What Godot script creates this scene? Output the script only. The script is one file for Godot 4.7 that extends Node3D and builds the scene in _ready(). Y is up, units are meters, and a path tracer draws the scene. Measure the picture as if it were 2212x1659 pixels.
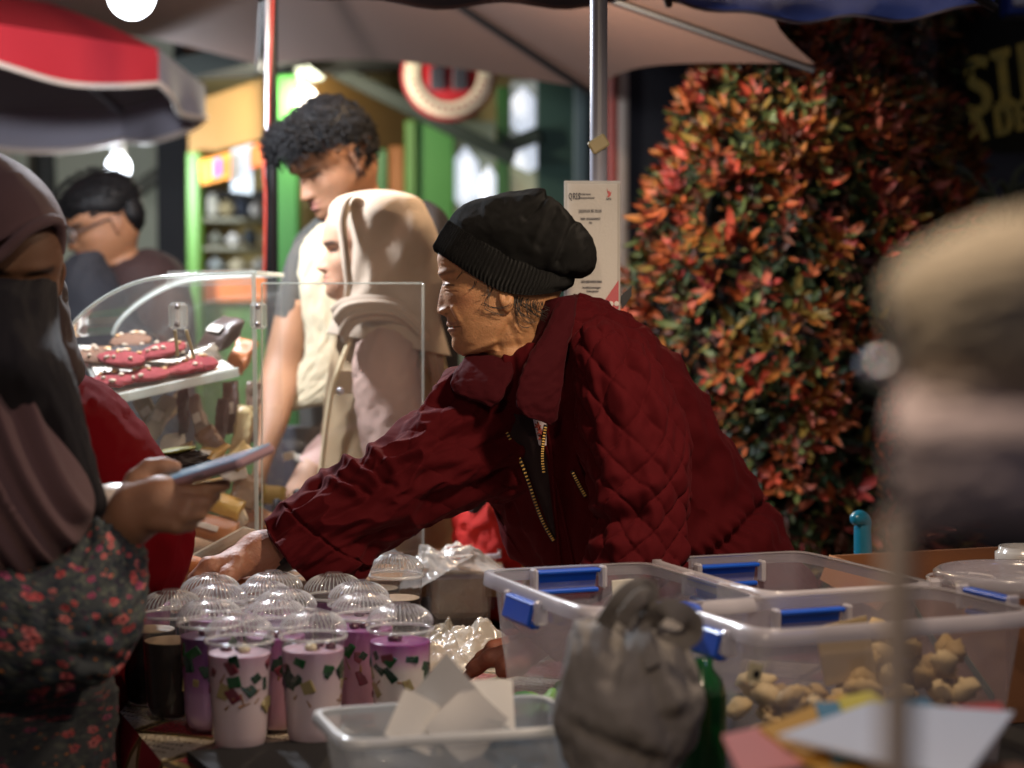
extends Node3D
# A night-market stall: an old vendor leans over a table of layered drinks.
# Outlines are traced in a 2212 x 1659 picture grid and set out in metres at their own depth.

const K := 2.344e-4
const CAM := Vector3(0, 1.35, 0)
const TABLE := 0.74
var CB := Basis(Vector3.RIGHT, deg_to_rad(-2.54))
var rng := RandomNumberGenerator.new()
var nz := FastNoiseLite.new()
var M := {}
var used := {}

func P(bx: float, by: float, d: float) -> Vector3:
	return CAM + CB * Vector3((bx - 1106.0) * K * d, (829.5 - by) * K * d, -d)

func TB(bx: float, by: float, y: float) -> Vector3:      # where the sight line meets the level y
	var r := CB * Vector3((bx - 1106.0) * K, (829.5 - by) * K, -1.0)
	return CAM + r * ((y - CAM.y) / r.y)

func PT(zx: float, zy: float, d: float) -> Vector3:      # the vendor's own tracing grid
	return P(540.0 + zx * 0.5615, 594.0 + zy * 0.5615, d)

# ---------------------------------------------------------------- materials
func mt(hex: String, rough := 0.7, o := {}) -> StandardMaterial3D:
	var m := StandardMaterial3D.new()
	var c := Color(hex)
	c.a = o.get("a", 1.0)
	m.albedo_color = c
	m.roughness = rough
	m.metallic = o.get("metal", 0.0)
	m.metallic_specular = o.get("spec", 0.5)
	if o.has("a"):
		m.transparency = BaseMaterial3D.TRANSPARENCY_ALPHA
		m.cull_mode = BaseMaterial3D.CULL_DISABLED
	if o.has("rim"):
		m.rim_enabled = true
		m.rim = o.rim
		m.rim_tint = o.get("tint", 0.5)
	if o.has("emit"):
		m.emission_enabled = true
		m.emission = Color(o.get("ecol", hex))
		m.emission_energy_multiplier = o.emit
	if o.get("vc", false):
		m.vertex_color_use_as_albedo = true
	if o.has("tex"):
		m.albedo_texture = o.tex
	if o.has("sss"):
		m.subsurf_scatter_enabled = true
		m.subsurf_scatter_strength = o.sss
	if o.has("back"):
		m.backlight_enabled = true
		m.backlight = Color(o.back)
	if o.has("coat"):
		m.clearcoat_enabled = true
		m.clearcoat = o.coat
		m.clearcoat_roughness = 0.15
	if o.has("bump"):
		m.heightmap_enabled = true
		m.heightmap_texture = o.bump
		m.heightmap_scale = o.get("bh", 0.1)
	if o.has("tri"):
		m.uv1_triplanar = true
		m.uv1_scale = Vector3.ONE * o.tri
	elif o.has("uvs"):
		m.uv1_scale = o.uvs
	return m

func noise_tex(freq: float, seed_: int, oct := 4, size := 256, ramp: Array = []) -> NoiseTexture2D:
	var t := NoiseTexture2D.new()
	var n := FastNoiseLite.new()
	n.seed = seed_
	n.frequency = freq
	n.noise_type = FastNoiseLite.TYPE_SIMPLEX_SMOOTH
	n.fractal_octaves = oct
	t.noise = n
	t.width = size
	t.height = size
	t.seamless = true
	if ramp.size():
		var g := Gradient.new()
		g.offsets = PackedFloat32Array()
		g.colors = PackedColorArray()
		var offs := PackedFloat32Array()
		var cols := PackedColorArray()
		for r in ramp:
			offs.append(r[0])
			cols.append(Color(r[1]))
		g.offsets = offs
		g.colors = cols
		t.color_ramp = g
	return t

func img_tex(w: int, h: int, f: Callable) -> ImageTexture:
	var im := Image.create(w, h, false, Image.FORMAT_RGB8)
	for y in h:
		for x in w:
			im.set_pixel(x, y, f.call(x, y))
	return ImageTexture.create_from_image(im)

# ---------------------------------------------------------------- nodes
func numbered(called: String) -> String:
	var n: int = used.get(called, 0)
	used[called] = n + 1
	return called if n == 0 else "%s_%03d" % [called, n]

func thing(called: String, label: String, category: String, at := Vector3.ZERO, group := "") -> Node3D:
	var o := Node3D.new()
	o.name = numbered(called)
	add_child(o)
	o.position = at
	o.set_meta("label", label)
	o.set_meta("category", category)
	if group:
		o.set_meta("group", group)
	return o

func solo(called: String, mesh: Mesh, m: Material, label: String, category: String, group := "") -> MeshInstance3D:
	var o := MeshInstance3D.new()
	o.name = numbered(called)
	o.mesh = mesh
	o.material_override = m
	add_child(o)
	o.set_meta("label", label)
	o.set_meta("category", category)
	if group:
		o.set_meta("group", group)
	return o

func struct(called: String, mesh: Mesh, m: Material) -> MeshInstance3D:
	var o := MeshInstance3D.new()
	o.name = numbered(called)
	o.mesh = mesh
	o.material_override = m
	add_child(o)
	o.set_meta("kind", "structure")
	return o

func part(t: Node3D, called: String, mesh: Mesh, m: Material, local := false) -> MeshInstance3D:
	var o := MeshInstance3D.new()
	o.name = called
	o.mesh = mesh
	o.material_override = m
	t.add_child(o, true)
	if not local:                     # the mesh is given in the scene's own metres
		var at := Vector3.ZERO
		var up: Node = t
		while up is Node3D and up != self:
			at += up.position
			up = up.get_parent()
		o.position = -at
	return o

func copy_of(t: Node3D, called: String, label: String, at: Vector3, turn := 0.0) -> Node3D:
	var r: Node3D = t.duplicate()
	r.name = numbered(called)
	add_child(r)
	r.position = at
	r.rotation.y = turn
	r.set_meta("label", label)
	return r

func many(t: Node3D, called: String, mesh: Mesh, m: Material, xf: Array, cols: Array = []) -> MultiMeshInstance3D:
	var mm := MultiMesh.new()
	mm.transform_format = MultiMesh.TRANSFORM_3D
	mm.use_colors = cols.size() > 0
	mm.mesh = mesh
	mm.instance_count = xf.size()
	for i in xf.size():
		mm.set_instance_transform(i, xf[i])
		if cols.size():
			mm.set_instance_color(i, cols[i])
	var o := MultiMeshInstance3D.new()
	o.name = called
	o.multimesh = mm
	o.material_override = m
	t.add_child(o, true)
	var at := Vector3.ZERO
	var up: Node = t
	while up is Node3D and up != self:
		at += up.position
		up = up.get_parent()
	o.position = -at
	o.set_meta("kind", "stuff")
	return o

# ---------------------------------------------------------------- meshes
func arrays_mesh(v: PackedVector3Array, n: PackedVector3Array, uv: PackedVector2Array, idx: PackedInt32Array, c := PackedColorArray()) -> ArrayMesh:
	var a := []
	a.resize(Mesh.ARRAY_MAX)
	a[Mesh.ARRAY_VERTEX] = v
	a[Mesh.ARRAY_NORMAL] = n
	if uv.size() == v.size():
		a[Mesh.ARRAY_TEX_UV] = uv
	if c.size() == v.size():
		a[Mesh.ARRAY_COLOR] = c
	a[Mesh.ARRAY_INDEX] = idx
	var m := ArrayMesh.new()
	m.add_surface_from_arrays(Mesh.PRIMITIVE_TRIANGLES, a)
	return m

func normals(v: PackedVector3Array, idx: PackedInt32Array) -> PackedVector3Array:
	var n := PackedVector3Array()
	n.resize(v.size())
	for i in range(0, idx.size(), 3):
		var a := idx[i]
		var b := idx[i + 1]
		var c := idx[i + 2]
		var f := (v[c] - v[a]).cross(v[b] - v[a])
		n[a] += f
		n[b] += f
		n[c] += f
	return n

# rows of points; wrap closes each row on itself (with a seam for the texture)
func rows_mesh(v: PackedVector3Array, nr: int, nc: int, wrap: bool, o := {}) -> ArrayMesh:
	var pts := PackedVector3Array()
	var uv := PackedVector2Array()
	var col := PackedColorArray()
	var cin: PackedColorArray = o.get("colors", PackedColorArray())
	var w := nc + 1 if wrap else nc
	for i in nr:
		for j in w:
			pts.append(v[i * nc + j % nc])
			uv.append(Vector2(float(j) / (w - 1), float(i) / (nr - 1)))
			if cin.size():
				col.append(cin[i * nc + j % nc])
	var idx := PackedInt32Array()
	for i in nr - 1:
		for j in w - 1:
			var a := i * w + j
			idx.append_array([a, a + 1, a + w, a + 1, a + w + 1, a + w])
	for e in [0, 1]:
		if o.get("cap%d" % e, false):
			var c := Vector3.ZERO
			var base: int = 0 if e == 0 else (nr - 1) * w
			for j in nc:
				c += pts[base + j]
			c /= nc
			var at := pts.size()
			pts.append(c)
			uv.append(Vector2(0.5, e))
			if cin.size():
				col.append(cin[0 if e == 0 else (nr - 1) * nc])
			for j in w - 1:
				if e == 0:
					idx.append_array([base + j, at, base + j + 1])
				else:
					idx.append_array([base + j, base + j + 1, at])
	if o.get("auto", wrap):
		var vol := 0.0
		var mid := pts[0]
		for i in range(0, idx.size(), 3):
			vol += (pts[idx[i]] - mid).dot((pts[idx[i + 2]] - mid).cross(pts[idx[i + 1]] - mid))
		if vol < 0.0:
			o["flip"] = true
	if o.get("flip", false):
		for i in range(0, idx.size(), 3):
			var k := idx[i]
			idx[i] = idx[i + 1]
			idx[i + 1] = k
	var n := normals(pts, idx)
	if wrap:
		for i in nr:
			var s := n[i * w] + n[i * w + nc]
			n[i * w] = s
			n[i * w + nc] = s
	for i in n.size():
		n[i] = n[i].normalized() if n[i].length_squared() > 1e-24 else Vector3.UP
	return arrays_mesh(pts, n, uv, idx, col)

func cr(rows: Array, t: float, k: int) -> float:        # Catmull-Rom through the k-th column
	var n := rows.size() - 1
	var f := clampf(t, 0.0, 1.0) * n
	var i := mini(int(f), n - 1)
	var u := f - i
	var p0: float = rows[maxi(i - 1, 0)][k]
	var p1: float = rows[i][k]
	var p2: float = rows[i + 1][k]
	var p3: float = rows[mini(i + 2, n)][k]
	return 0.5 * (2.0 * p1 + (p2 - p0) * u + (2.0 * p0 - 5.0 * p1 + 4.0 * p2 - p3) * u * u + (3.0 * p1 - p0 - 3.0 * p2 + p3) * u * u * u)

var last_pts := PackedVector3Array()
# A body between two traced edges: rows of [ax, ay, bx, by, depth, half thickness, (depth of edge a minus that of edge b)].
func loft(rows: Array, nr: int, nc: int, mapf: Callable, o := {}) -> ArrayMesh:
	var nvec: Vector3 = o.get("n", CB.z)
	var e: float = o.get("ex", 1.0)
	var disp = o.get("disp")
	var colf = o.get("col")
	var base := PackedVector3Array()
	var cols := PackedColorArray()
	var push := PackedFloat32Array()
	var tilt: bool = rows[0].size() > 6
	for i in nr:
		var s := float(i) / (nr - 1)
		var a := Vector2(cr(rows, s, 0), cr(rows, s, 1))
		var b := Vector2(cr(rows, s, 2), cr(rows, s, 3))
		var d := cr(rows, s, 4)
		var w := maxf(cr(rows, s, 5), 0.0005)
		var dt := cr(rows, s, 6) if tilt else 0.0
		for j in nc:
			var th := TAU * j / nc
			var cx := cos(th)
			var sz := sin(th)
			if e != 1.0:
				cx = signf(cx) * pow(absf(cx), e)
				sz = signf(sz) * pow(absf(sz), e)
			var q := (a + b) * 0.5 + (a - b) * 0.5 * cx
			var pu := 0.0
			if disp != null:
				var r: Vector3 = disp.call(s, th, q, sz, w)
				q.x += r.x
				q.y += r.y
				pu = r.z
			base.append(mapf.call(q.x, q.y, d + dt * 0.5 * cx) + nvec * (w * sz))
			push.append(pu)
			if colf != null:
				cols.append(colf.call(s, th, q, sz))
	if disp != null:
		var sgn := 1.0
		var cen := Vector3.ZERO
		for p in base:
			cen += p
		cen /= base.size()
		var ns := PackedVector3Array()
		ns.resize(base.size())
		var vote := 0.0
		for i in nr:
			var im := maxi(i - 1, 0)
			var ip := mini(i + 1, nr - 1)
			for j in nc:
				var du := base[i * nc + (j + 1) % nc] - base[i * nc + (j + nc - 1) % nc]
				var dv := base[ip * nc + j] - base[im * nc + j]
				var nn := du.cross(dv)
				ns[i * nc + j] = nn.normalized() if nn.length_squared() > 1e-20 else Vector3.ZERO
				if i == nr / 2:
					var rc := (base[i * nc] + base[i * nc + nc / 2]) * 0.5
					vote += nn.normalized().dot((base[i * nc + j] - rc).normalized())
		sgn = 1.0 if vote > 0.0 else -1.0
		for i in base.size():
			base[i] += ns[i] * (push[i] * sgn)
	last_pts = base
	o["colors"] = cols
	return rows_mesh(base, nr, nc, true, o)

# the point of the last traced body that the eye meets at a place of the picture
func surf(pts: PackedVector3Array, bx: float, by: float) -> Vector3:
	var best := Vector3.ZERO
	var bd := 1e9
	var inv := CB.inverse()
	var tx := (bx - 1106.0) * K
	var ty := (829.5 - by) * K
	for p in pts:
		var c := inv * (p - CAM)
		var dx := c.x / -c.z - tx
		var dy := c.y / -c.z - ty
		var e := sqrt(dx * dx + dy * dy) * 3.0 + (-c.z) * 0.12
		if e < bd:
			bd = e
			best = p
	var inb := inv * (best - CAM)
	return P(bx, by, -inb.z)

func tube(path: Array, radii, sides := 10, o := {}) -> ArrayMesh:
	var pts := PackedVector3Array()
	var n := path.size()
	var up := Vector3.UP
	var t0: Vector3 = (path[1] - path[0]).normalized()
	if absf(t0.dot(up)) > 0.9:
		up = Vector3.RIGHT
	for i in n:
		var t: Vector3 = (path[mini(i + 1, n - 1)] - path[maxi(i - 1, 0)]).normalized()
		var x := t.cross(up).normalized()
		var y := x.cross(t).normalized()
		up = y
		var r: float = radii[i] if radii is Array else radii
		for j in sides:
			var a := TAU * j / sides
			pts.append(path[i] + (x * cos(a) + y * sin(a)) * r)
	if not o.has("cap0"):
		o["cap0"] = true
		o["cap1"] = true
	return rows_mesh(pts, n, sides, true, o)

func smooth(path: Array, n: int) -> Array:
	var rows := []
	for p in path:
		rows.append([p.x, p.y, p.z])
	var out := []
	for i in n:
		var t := float(i) / (n - 1)
		out.append(Vector3(cr(rows, t, 0), cr(rows, t, 1), cr(rows, t, 2)))
	return out

func lathe(prof: Array, sides := 32, o := {}) -> ArrayMesh:
	var pts := PackedVector3Array()
	var f = o.get("ripple")
	for p in prof:
		for j in sides:
			var a := TAU * j / sides
			var r: float = p.x + (f.call(p.y, a) if f != null else 0.0)
			pts.append(Vector3(cos(a) * r, p.y, sin(a) * r))
	return rows_mesh(pts, prof.size(), sides, true, o)

# rounded box as one mesh, centred on the origin
func rbox(s: Vector3, r := 0.004) -> ArrayMesh:
	var h := s * 0.5
	r = minf(r, minf(h.x, minf(h.y, h.z)) * 0.98)
	var st := SurfaceTool.new()
	st.begin(Mesh.PRIMITIVE_TRIANGLES)
	st.set_smooth_group(-1)
	var ax := [Vector3.RIGHT, Vector3.UP, Vector3.BACK]
	for k in 3:
		for sg in [-1.0, 1.0]:
			var n: Vector3 = ax[k] * sg
			var u: Vector3 = ax[(k + 1) % 3]
			var v: Vector3 = ax[(k + 2) % 3]
			var hn: float = h.dot(ax[k])
			var hu: float = h.dot(u) - r
			var hv: float = h.dot(v) - r
			var c := n * hn
			quad(st, c - u * hu - v * hv, c + u * hu - v * hv, c + u * hu + v * hv, c - u * hu + v * hv, n)
			# edge to the next axis, both signs
			for s2 in [-1.0, 1.0]:
				var m: Vector3 = u * s2
				var e0: Vector3 = n * hn + m * hu
				var e1: Vector3 = n * (hn - r) + m * (hu + r)
				quad(st, e0 - v * hv, e0 + v * hv, e1 + v * hv, e1 - v * hv, (n + m).normalized())
	for sx in [-1.0, 1.0]:
		for sy in [-1.0, 1.0]:
			for sz in [-1.0, 1.0]:
				var g := Vector3(sx, sy, sz)
				var a := Vector3(h.x * sx, (h.y - r) * sy, (h.z - r) * sz)
				var b := Vector3((h.x - r) * sx, h.y * sy, (h.z - r) * sz)
				var c2 := Vector3((h.x - r) * sx, (h.y - r) * sy, h.z * sz)
				tri(st, a, b, c2, g)
	return st.commit()

func tri(st: SurfaceTool, a: Vector3, b: Vector3, c: Vector3, n: Vector3) -> void:
	var f := (c - a).cross(b - a)
	n = n.normalized()
	if f.dot(n) < 0.0:
		var k := b
		b = c
		c = k
	for p in [a, b, c]:
		st.set_normal(n)
		st.set_uv(Vector2(p.x + p.z, p.y))
		st.add_vertex(p)

func quad(st: SurfaceTool, a: Vector3, b: Vector3, c: Vector3, d: Vector3, n: Vector3) -> void:
	tri(st, a, b, c, n)
	tri(st, a, c, d, n)

func moved(mesh: Mesh, x: Transform3D) -> ArrayMesh:
	var st := SurfaceTool.new()
	for i in mesh.get_surface_count():
		st.append_from(mesh, i, x)
	return st.commit()

func joined(list: Array) -> ArrayMesh:                    # [[mesh, transform], ...]
	var st := SurfaceTool.new()
	for e in list:
		st.append_from(e[0], 0, e[1])
	return st.commit()

# outline in a plane, given thickness along its normal (x right, y up, thickness along z)
func prism(outline: PackedVector2Array, th: float, x := Transform3D()) -> ArrayMesh:
	var st := SurfaceTool.new()
	st.begin(Mesh.PRIMITIVE_TRIANGLES)
	var t := Geometry2D.triangulate_polygon(outline)
	for i in range(0, t.size(), 3):
		for s in [-1.0, 1.0]:
			var z: float = th * 0.5 * s
			var p := []
			for k in 3:
				p.append(Vector3(outline[t[i + k]].x, outline[t[i + k]].y, z))
			tri(st, p[0], p[1], p[2], Vector3(0, 0, s))
	var area := 0.0
	for i in outline.size():
		area += outline[i].cross(outline[(i + 1) % outline.size()])
	for i in outline.size():
		var a := outline[i]
		var b := outline[(i + 1) % outline.size()]
		var n := Vector3(b.y - a.y, a.x - b.x, 0) * signf(area)
		quad(st, Vector3(a.x, a.y, -th * 0.5), Vector3(b.x, b.y, -th * 0.5), Vector3(b.x, b.y, th * 0.5), Vector3(a.x, a.y, th * 0.5), n)
	return moved(st.commit(), x)

# a sheet between four corners with thickness; corners go round
func slab(a: Vector3, b: Vector3, c: Vector3, d: Vector3, th: float) -> ArrayMesh:
	var n := (b - a).cross(d - a).normalized() * th * 0.5
	var st := SurfaceTool.new()
	st.begin(Mesh.PRIMITIVE_TRIANGLES)
	quad(st, a + n, b + n, c + n, d + n, n)
	quad(st, a - n, b - n, c - n, d - n, -n)
	var r := [a, b, c, d]
	var mid := (a + b + c + d) * 0.25
	for i in 4:
		var p: Vector3 = r[i]
		var q: Vector3 = r[(i + 1) % 4]
		quad(st, p - n, q - n, q + n, p + n, ((p + q) * 0.5 - mid))
	return st.commit()

# a box that fills a rectangle of the picture at a depth, standing upright in the scene
func pbox(x0: float, y0: float, x1: float, y1: float, d: float, th: float, r := 0.006) -> ArrayMesh:
	var a := P(x0, y0, d)
	var b := P(x1, y1, d)
	var c := (a + b) * 0.5
	c.z -= th * 0.5
	return moved(rbox(Vector3(absf(b.x - a.x), absf(a.y - b.y), th), r), Transform3D(Basis(), c))

# a bar between two points
func bar(a: Vector3, b: Vector3, w: float, h: float, r := 0.003) -> ArrayMesh:
	var z := (b - a).normalized()
	var up := Vector3.UP if absf(z.y) < 0.9 else Vector3.BACK
	var x := up.cross(z).normalized()
	return moved(rbox(Vector3(w, h, a.distance_to(b)), r), Transform3D(Basis(x, z.cross(x), z), (a + b) * 0.5))

func blob(r: Vector3, amp: float, freq: float, seed_: int, nr := 14, nc := 20) -> ArrayMesh:
	var n := FastNoiseLite.new()
	n.seed = seed_
	n.frequency = freq
	var pts := PackedVector3Array()
	for i in nr:
		var ph := PI * (i + 0.02) / (nr - 0.96)
		for j in nc:
			var th := TAU * j / nc
			var u := Vector3(sin(ph) * cos(th), cos(ph), sin(ph) * sin(th))
			pts.append(u * r * (1.0 + amp * n.get_noise_3d(u.x * 10, u.y * 10, u.z * 10)))
	return rows_mesh(pts, nr, nc, true)

# ---------------------------------------------------------------- smooth bodies from tapered bones
func field(p: Vector3, pr: Array) -> float:
	var d := 10.0
	for q in pr:
		var ab: Vector3 = q[1] - q[0]
		var l := ab.length_squared()
		var t := 0.0 if l < 1e-12 else clampf((p - q[0]).dot(ab) / l, 0.0, 1.0)
		var e: float = (p - q[0] - ab * t).length() - lerpf(q[2], q[3], t)
		var k: float = q[4]
		var h := maxf(k - absf(d - e), 0.0) / k
		d = minf(d, e) - h * h * k * 0.25
	return d

func bones_mesh(pr: Array, cell: float, crease = null) -> ArrayMesh:
	var lo := Vector3.ONE * 1e9
	var hi := -lo
	for q in pr:
		for e in 2:
			var r: float = q[2 + e] + cell * 3.0
			lo = lo.min(q[e] - Vector3.ONE * r)
			hi = hi.max(q[e] + Vector3.ONE * r)
	var B := 4
	var nb := Vector3i(((hi - lo) / (cell * B)).ceil())
	var nx := nb.x * B + 1
	var ny := nb.y * B + 1
	var nzz := nb.z * B + 1
	var val := PackedFloat32Array()
	val.resize(nx * ny * nzz)
	val.fill(99.0)
	var act := []
	var reach := cell * B * 0.87 + 0.014
	for bz in nb.z:
		for byy in nb.y:
			for bx in nb.x:
				var c := lo + Vector3(bx + 0.5, byy + 0.5, bz + 0.5) * (cell * B)
				if absf(field(c, pr)) < reach:
					act.append(Vector3i(bx, byy, bz))
	for b in act:
		for z in B + 1:
			for y in B + 1:
				for x in B + 1:
					var ix: int = b.x * B + x
					var iy: int = b.y * B + y
					var iz: int = b.z * B + z
					var k: int = (iz * ny + iy) * nx + ix
					if val[k] > 98.0:
						var pp := lo + Vector3(ix, iy, iz) * cell
						val[k] = field(pp, pr)
						if crease != null and absf(val[k]) < 0.012:
							val[k] += crease.call(pp)
	var vid := {}
	var v := PackedVector3Array()
	var off := [0, 1, nx, nx + 1, nx * ny, nx * ny + 1, nx * ny + nx, nx * ny + nx + 1]
	var ed := [[0, 1], [2, 3], [4, 5], [6, 7], [0, 2], [1, 3], [4, 6], [5, 7], [0, 4], [1, 5], [2, 6], [3, 7]]
	for b in act:
		for z in B:
			for y in B:
				for x in B:
					var k: int = ((b.z * B + z) * ny + b.y * B + y) * nx + b.x * B + x
					var m := 0
					for c in 8:
						if val[k + off[c]] < 0.0:
							m |= 1 << c
					if m == 0 or m == 255:
						continue
					var s := Vector3.ZERO
					var cnt := 0
					for e in ed:
						var v0 := val[k + off[e[0]]]
						var v1 := val[k + off[e[1]]]
						if (v0 < 0.0) != (v1 < 0.0):
							var t := v0 / (v0 - v1)
							var p0 := Vector3(e[0] & 1, (e[0] >> 1) & 1, e[0] >> 2)
							var p1 := Vector3(e[1] & 1, (e[1] >> 1) & 1, e[1] >> 2)
							s += p0.lerp(p1, t)
							cnt += 1
					vid[k] = v.size()
					v.append(lo + (Vector3(b.x * B + x, b.y * B + y, b.z * B + z) + s / cnt) * cell)
	var idx := PackedInt32Array()
	var step := [1, nx, nx * ny]
	for k in vid:
		for a in 3:
			var s1: int = step[a]
			if (val[k] < 0.0) == (val[k + s1] < 0.0):
				continue
			var su: int = step[(a + 1) % 3]
			var sv: int = step[(a + 2) % 3]
			if not (vid.has(k - su) and vid.has(k - sv) and vid.has(k - su - sv)):
				continue
			var q := [vid[k], vid[k - su], vid[k - su - sv], vid[k - sv]]
			if val[k] < 0.0:
				idx.append_array([q[0], q[1], q[2], q[0], q[2], q[3]])
			else:
				idx.append_array([q[0], q[2], q[1], q[0], q[3], q[2]])
	var vol := 0.0
	for i in range(0, idx.size(), 3):
		vol += v[idx[i]].dot(v[idx[i + 2]].cross(v[idx[i + 1]]))
	if vol < 0.0:
		for i in range(0, idx.size(), 3):
			var kk := idx[i]
			idx[i] = idx[i + 1]
			idx[i + 1] = kk
	var n := normals(v, idx)
	var col := PackedColorArray()
	var uv := PackedVector2Array()
	for i in n.size():
		n[i] = n[i].normalized()
		col.append(Color.WHITE)
		uv.append(Vector2(v[i].x, v[i].y))
	return arrays_mesh(v, n, uv, idx, col)

func chain(pr: Array, pts: Array, radii: Array, k := 0.006) -> void:
	for i in pts.size() - 1:
		pr.append([pts[i], pts[i + 1], radii[i], radii[i + 1], k])

func g2(q: Vector2, cx: float, cy: float, sx: float, sy: float) -> float:
	var a := (q.x - cx) / sx
	var b := (q.y - cy) / sy
	var e := a * a + b * b
	return exp(-e) if e < 7.0 else 0.0

func seg(q: Vector2, x0: float, y0: float, x1: float, y1: float, w: float) -> float:
	var a := Vector2(x0, y0)
	var ab := Vector2(x1, y1) - a
	var t := clampf((q - a).dot(ab) / ab.length_squared(), 0.0, 1.0)
	var d := (q - a - ab * t).length() / w
	return exp(-d * d) if d < 2.6 else 0.0

func lettering(t: Node3D, text: String, height: float, at: Transform3D, m: Material, called := "lettering", font := "Droid Sans", depth := 0.0012) -> MeshInstance3D:
	var tm := TextMesh.new()
	var f := SystemFont.new()
	f.font_names = PackedStringArray([font])
	f.font_weight = 700
	tm.font = f
	tm.text = text
	tm.font_size = 40
	tm.pixel_size = height / 40.0
	tm.depth = depth
	var o := MeshInstance3D.new()
	o.name = called
	o.mesh = tm
	o.material_override = m
	t.add_child(o, true)
	var base := Vector3.ZERO
	var up: Node = t
	while up is Node3D and up != self:
		base += up.position
		up = up.get_parent()
	o.transform = Transform3D(at.basis, at.origin - base)
	return o

func lamp(called: String, label: String, at: Vector3, r: float, energy: float, color: Color, glow: float, cord := 0.0, aim = null) -> void:
	var t := thing(called, label, "lamp", at)
	var bm := mt("#ffffff", 0.4, {"emit": glow, "ecol": color.to_html(false)})
	var prof := []
	for i in 13:
		var a := PI * i / 12.0
		prof.append(Vector2(sin(a) * r + 0.0008, cos(a) * r * 1.08))
	part(t, "bulb_glass", lathe(prof, 20), bm, true)
	part(t, "socket", lathe([Vector2(0.001, r * 0.8), Vector2(r * 0.62, r * 0.82), Vector2(r * 0.55, r * 1.9), Vector2(0.004, r * 2.1)], 16), M.white_plastic, true)
	if cord > 0.0:
		part(t, "cord", tube([Vector3(0, r * 2.0, 0), Vector3(0, r * 2 + cord, 0)], 0.003, 6), M.black, true)
	var l: Light3D
	if aim == null:
		l = OmniLight3D.new()
		l.omni_range = 20.0
		l.omni_attenuation = 2.0
	else:                                    # a bulb in a tin shade that throws its light one way
		l = SpotLight3D.new()
		l.spot_range = 20.0
		l.spot_attenuation = 2.0
		l.spot_angle = 54.0
		l.spot_angle_attenuation = 1.0
		var dn: Vector3 = (aim - at).normalized()
		var sx := dn.cross(Vector3.UP).normalized()
		var bs := Basis(sx, -dn, sx.cross(-dn))
		part(t, "tin_shade", moved(lathe([Vector2(r * 1.1, r * 1.6), Vector2(r * 1.5, r * 1.2), Vector2(r * 2.6, -r * 0.2), Vector2(r * 2.65, -r * 0.25), Vector2(r * 2.55, -r * 0.2), Vector2(r * 1.4, r * 1.15)], 28), Transform3D(bs, Vector3.ZERO)), M.steel, true)
		l.basis = Basis(sx, sx.cross(dn), -dn)
	l.name = "light"
	l.light_color = color
	l.light_energy = energy
	l.light_size = r * (0.9 if aim == null else 2.2)
	l.shadow_enabled = true
	t.add_child(l)

func _ready() -> void:
	rng.seed = 7
	nz.seed = 3
	nz.frequency = 1.0
	nz.fractal_octaves = 3
	# ---- camera, sky, exposure
	var cam := Camera3D.new()
	cam.name = "camera"
	cam.position = CAM
	cam.basis = CB
	cam.fov = 22.0
	cam.near = 0.05
	cam.far = 200.0
	var at := CameraAttributesPhysical.new()
	at.frustum_focal_length = 61.7
	at.frustum_focus_distance = 3.13
	at.frustum_near = 0.05
	at.frustum_far = 200.0
	at.exposure_aperture = 2.3
	cam.attributes = at
	add_child(cam)
	cam.fov = 22.0
	cam.current = true
	var we := WorldEnvironment.new()
	we.name = "environment"
	var env := Environment.new()
	env.background_mode = Environment.BG_SKY
	var sm := ProceduralSkyMaterial.new()
	sm.sky_top_color = Color("#5a5664")
	sm.sky_horizon_color = Color("#8d8078")
	sm.sky_curve = 0.25
	sm.ground_bottom_color = Color("#2c2826")
	sm.ground_horizon_color = Color("#6d625c")
	sm.sun_angle_max = 1.0
	env.sky = Sky.new()
	env.sky.sky_material = sm
	env.background_energy_multiplier = 0.6
	env.tonemap_mode = Environment.TONE_MAPPER_LINEAR
	env.tonemap_exposure = 1.0
	env.sdfgi_enabled = true
	env.ssao_enabled = true
	env.ssil_enabled = true
	we.environment = env
	add_child(we)
	var sun := DirectionalLight3D.new()
	sun.name = "moon"
	sun.light_energy = 0.03
	sun.light_color = Color("#b9c4ff")
	sun.light_angular_distance = 0.5
	sun.shadow_enabled = true
	sun.rotation_degrees = Vector3(-55, 30, 0)
	add_child(sun)
	materials()
	lamps()
	setting()
	kiosk()
	hedge()
	parasols()
	display_case()
	background_people()
	vendor()
	left_people()
	cups()
	table_goods()
	bins()
	front_right()

func lamps() -> void:
	var cool := Color(0.93, 0.96, 1.0)
	var warm := Color(1.0, 0.89, 0.77)
	lamp("led_bulb", "big round cool white bulb glowing under the beige canopy, top left", P(284, -14, 4.0), 0.05, 2.7, cool, 9.0, 0.06)
	lamp("led_bulb", "bright squarish white bulb above the curly haired man", P(661, 214, 7.3), 0.04, 0.7, Color(1.0, 0.95, 0.86), 9.0, 0.1)
	lamp("led_bulb", "round white bulb above the man with glasses", P(256, 362, 7.0), 0.042, 1.3, cool, 9.0, 0.1)
	lamp("led_bulb", "warm bulb hung over the storage bins from the blue parasol", Vector3(0.5, 1.95, -2.45), 0.035, 1.4, warm, 6.0, 0.08, Vector3(0.06, 0.9, -2.95))
	lamp("led_bulb", "warm bulb hung over the front of the stall near the viewer", Vector3(-0.12, 1.98, -0.85), 0.035, 0.62, warm, 6.0, 0.12)
	lamp("led_bulb", "warm bulb hung under the beige canopy near the red hedge", Vector3(-0.05, 2.08, -4.3), 0.035, 0.85, Color(1.0, 0.88, 0.72), 6.0, 0.08)

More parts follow.
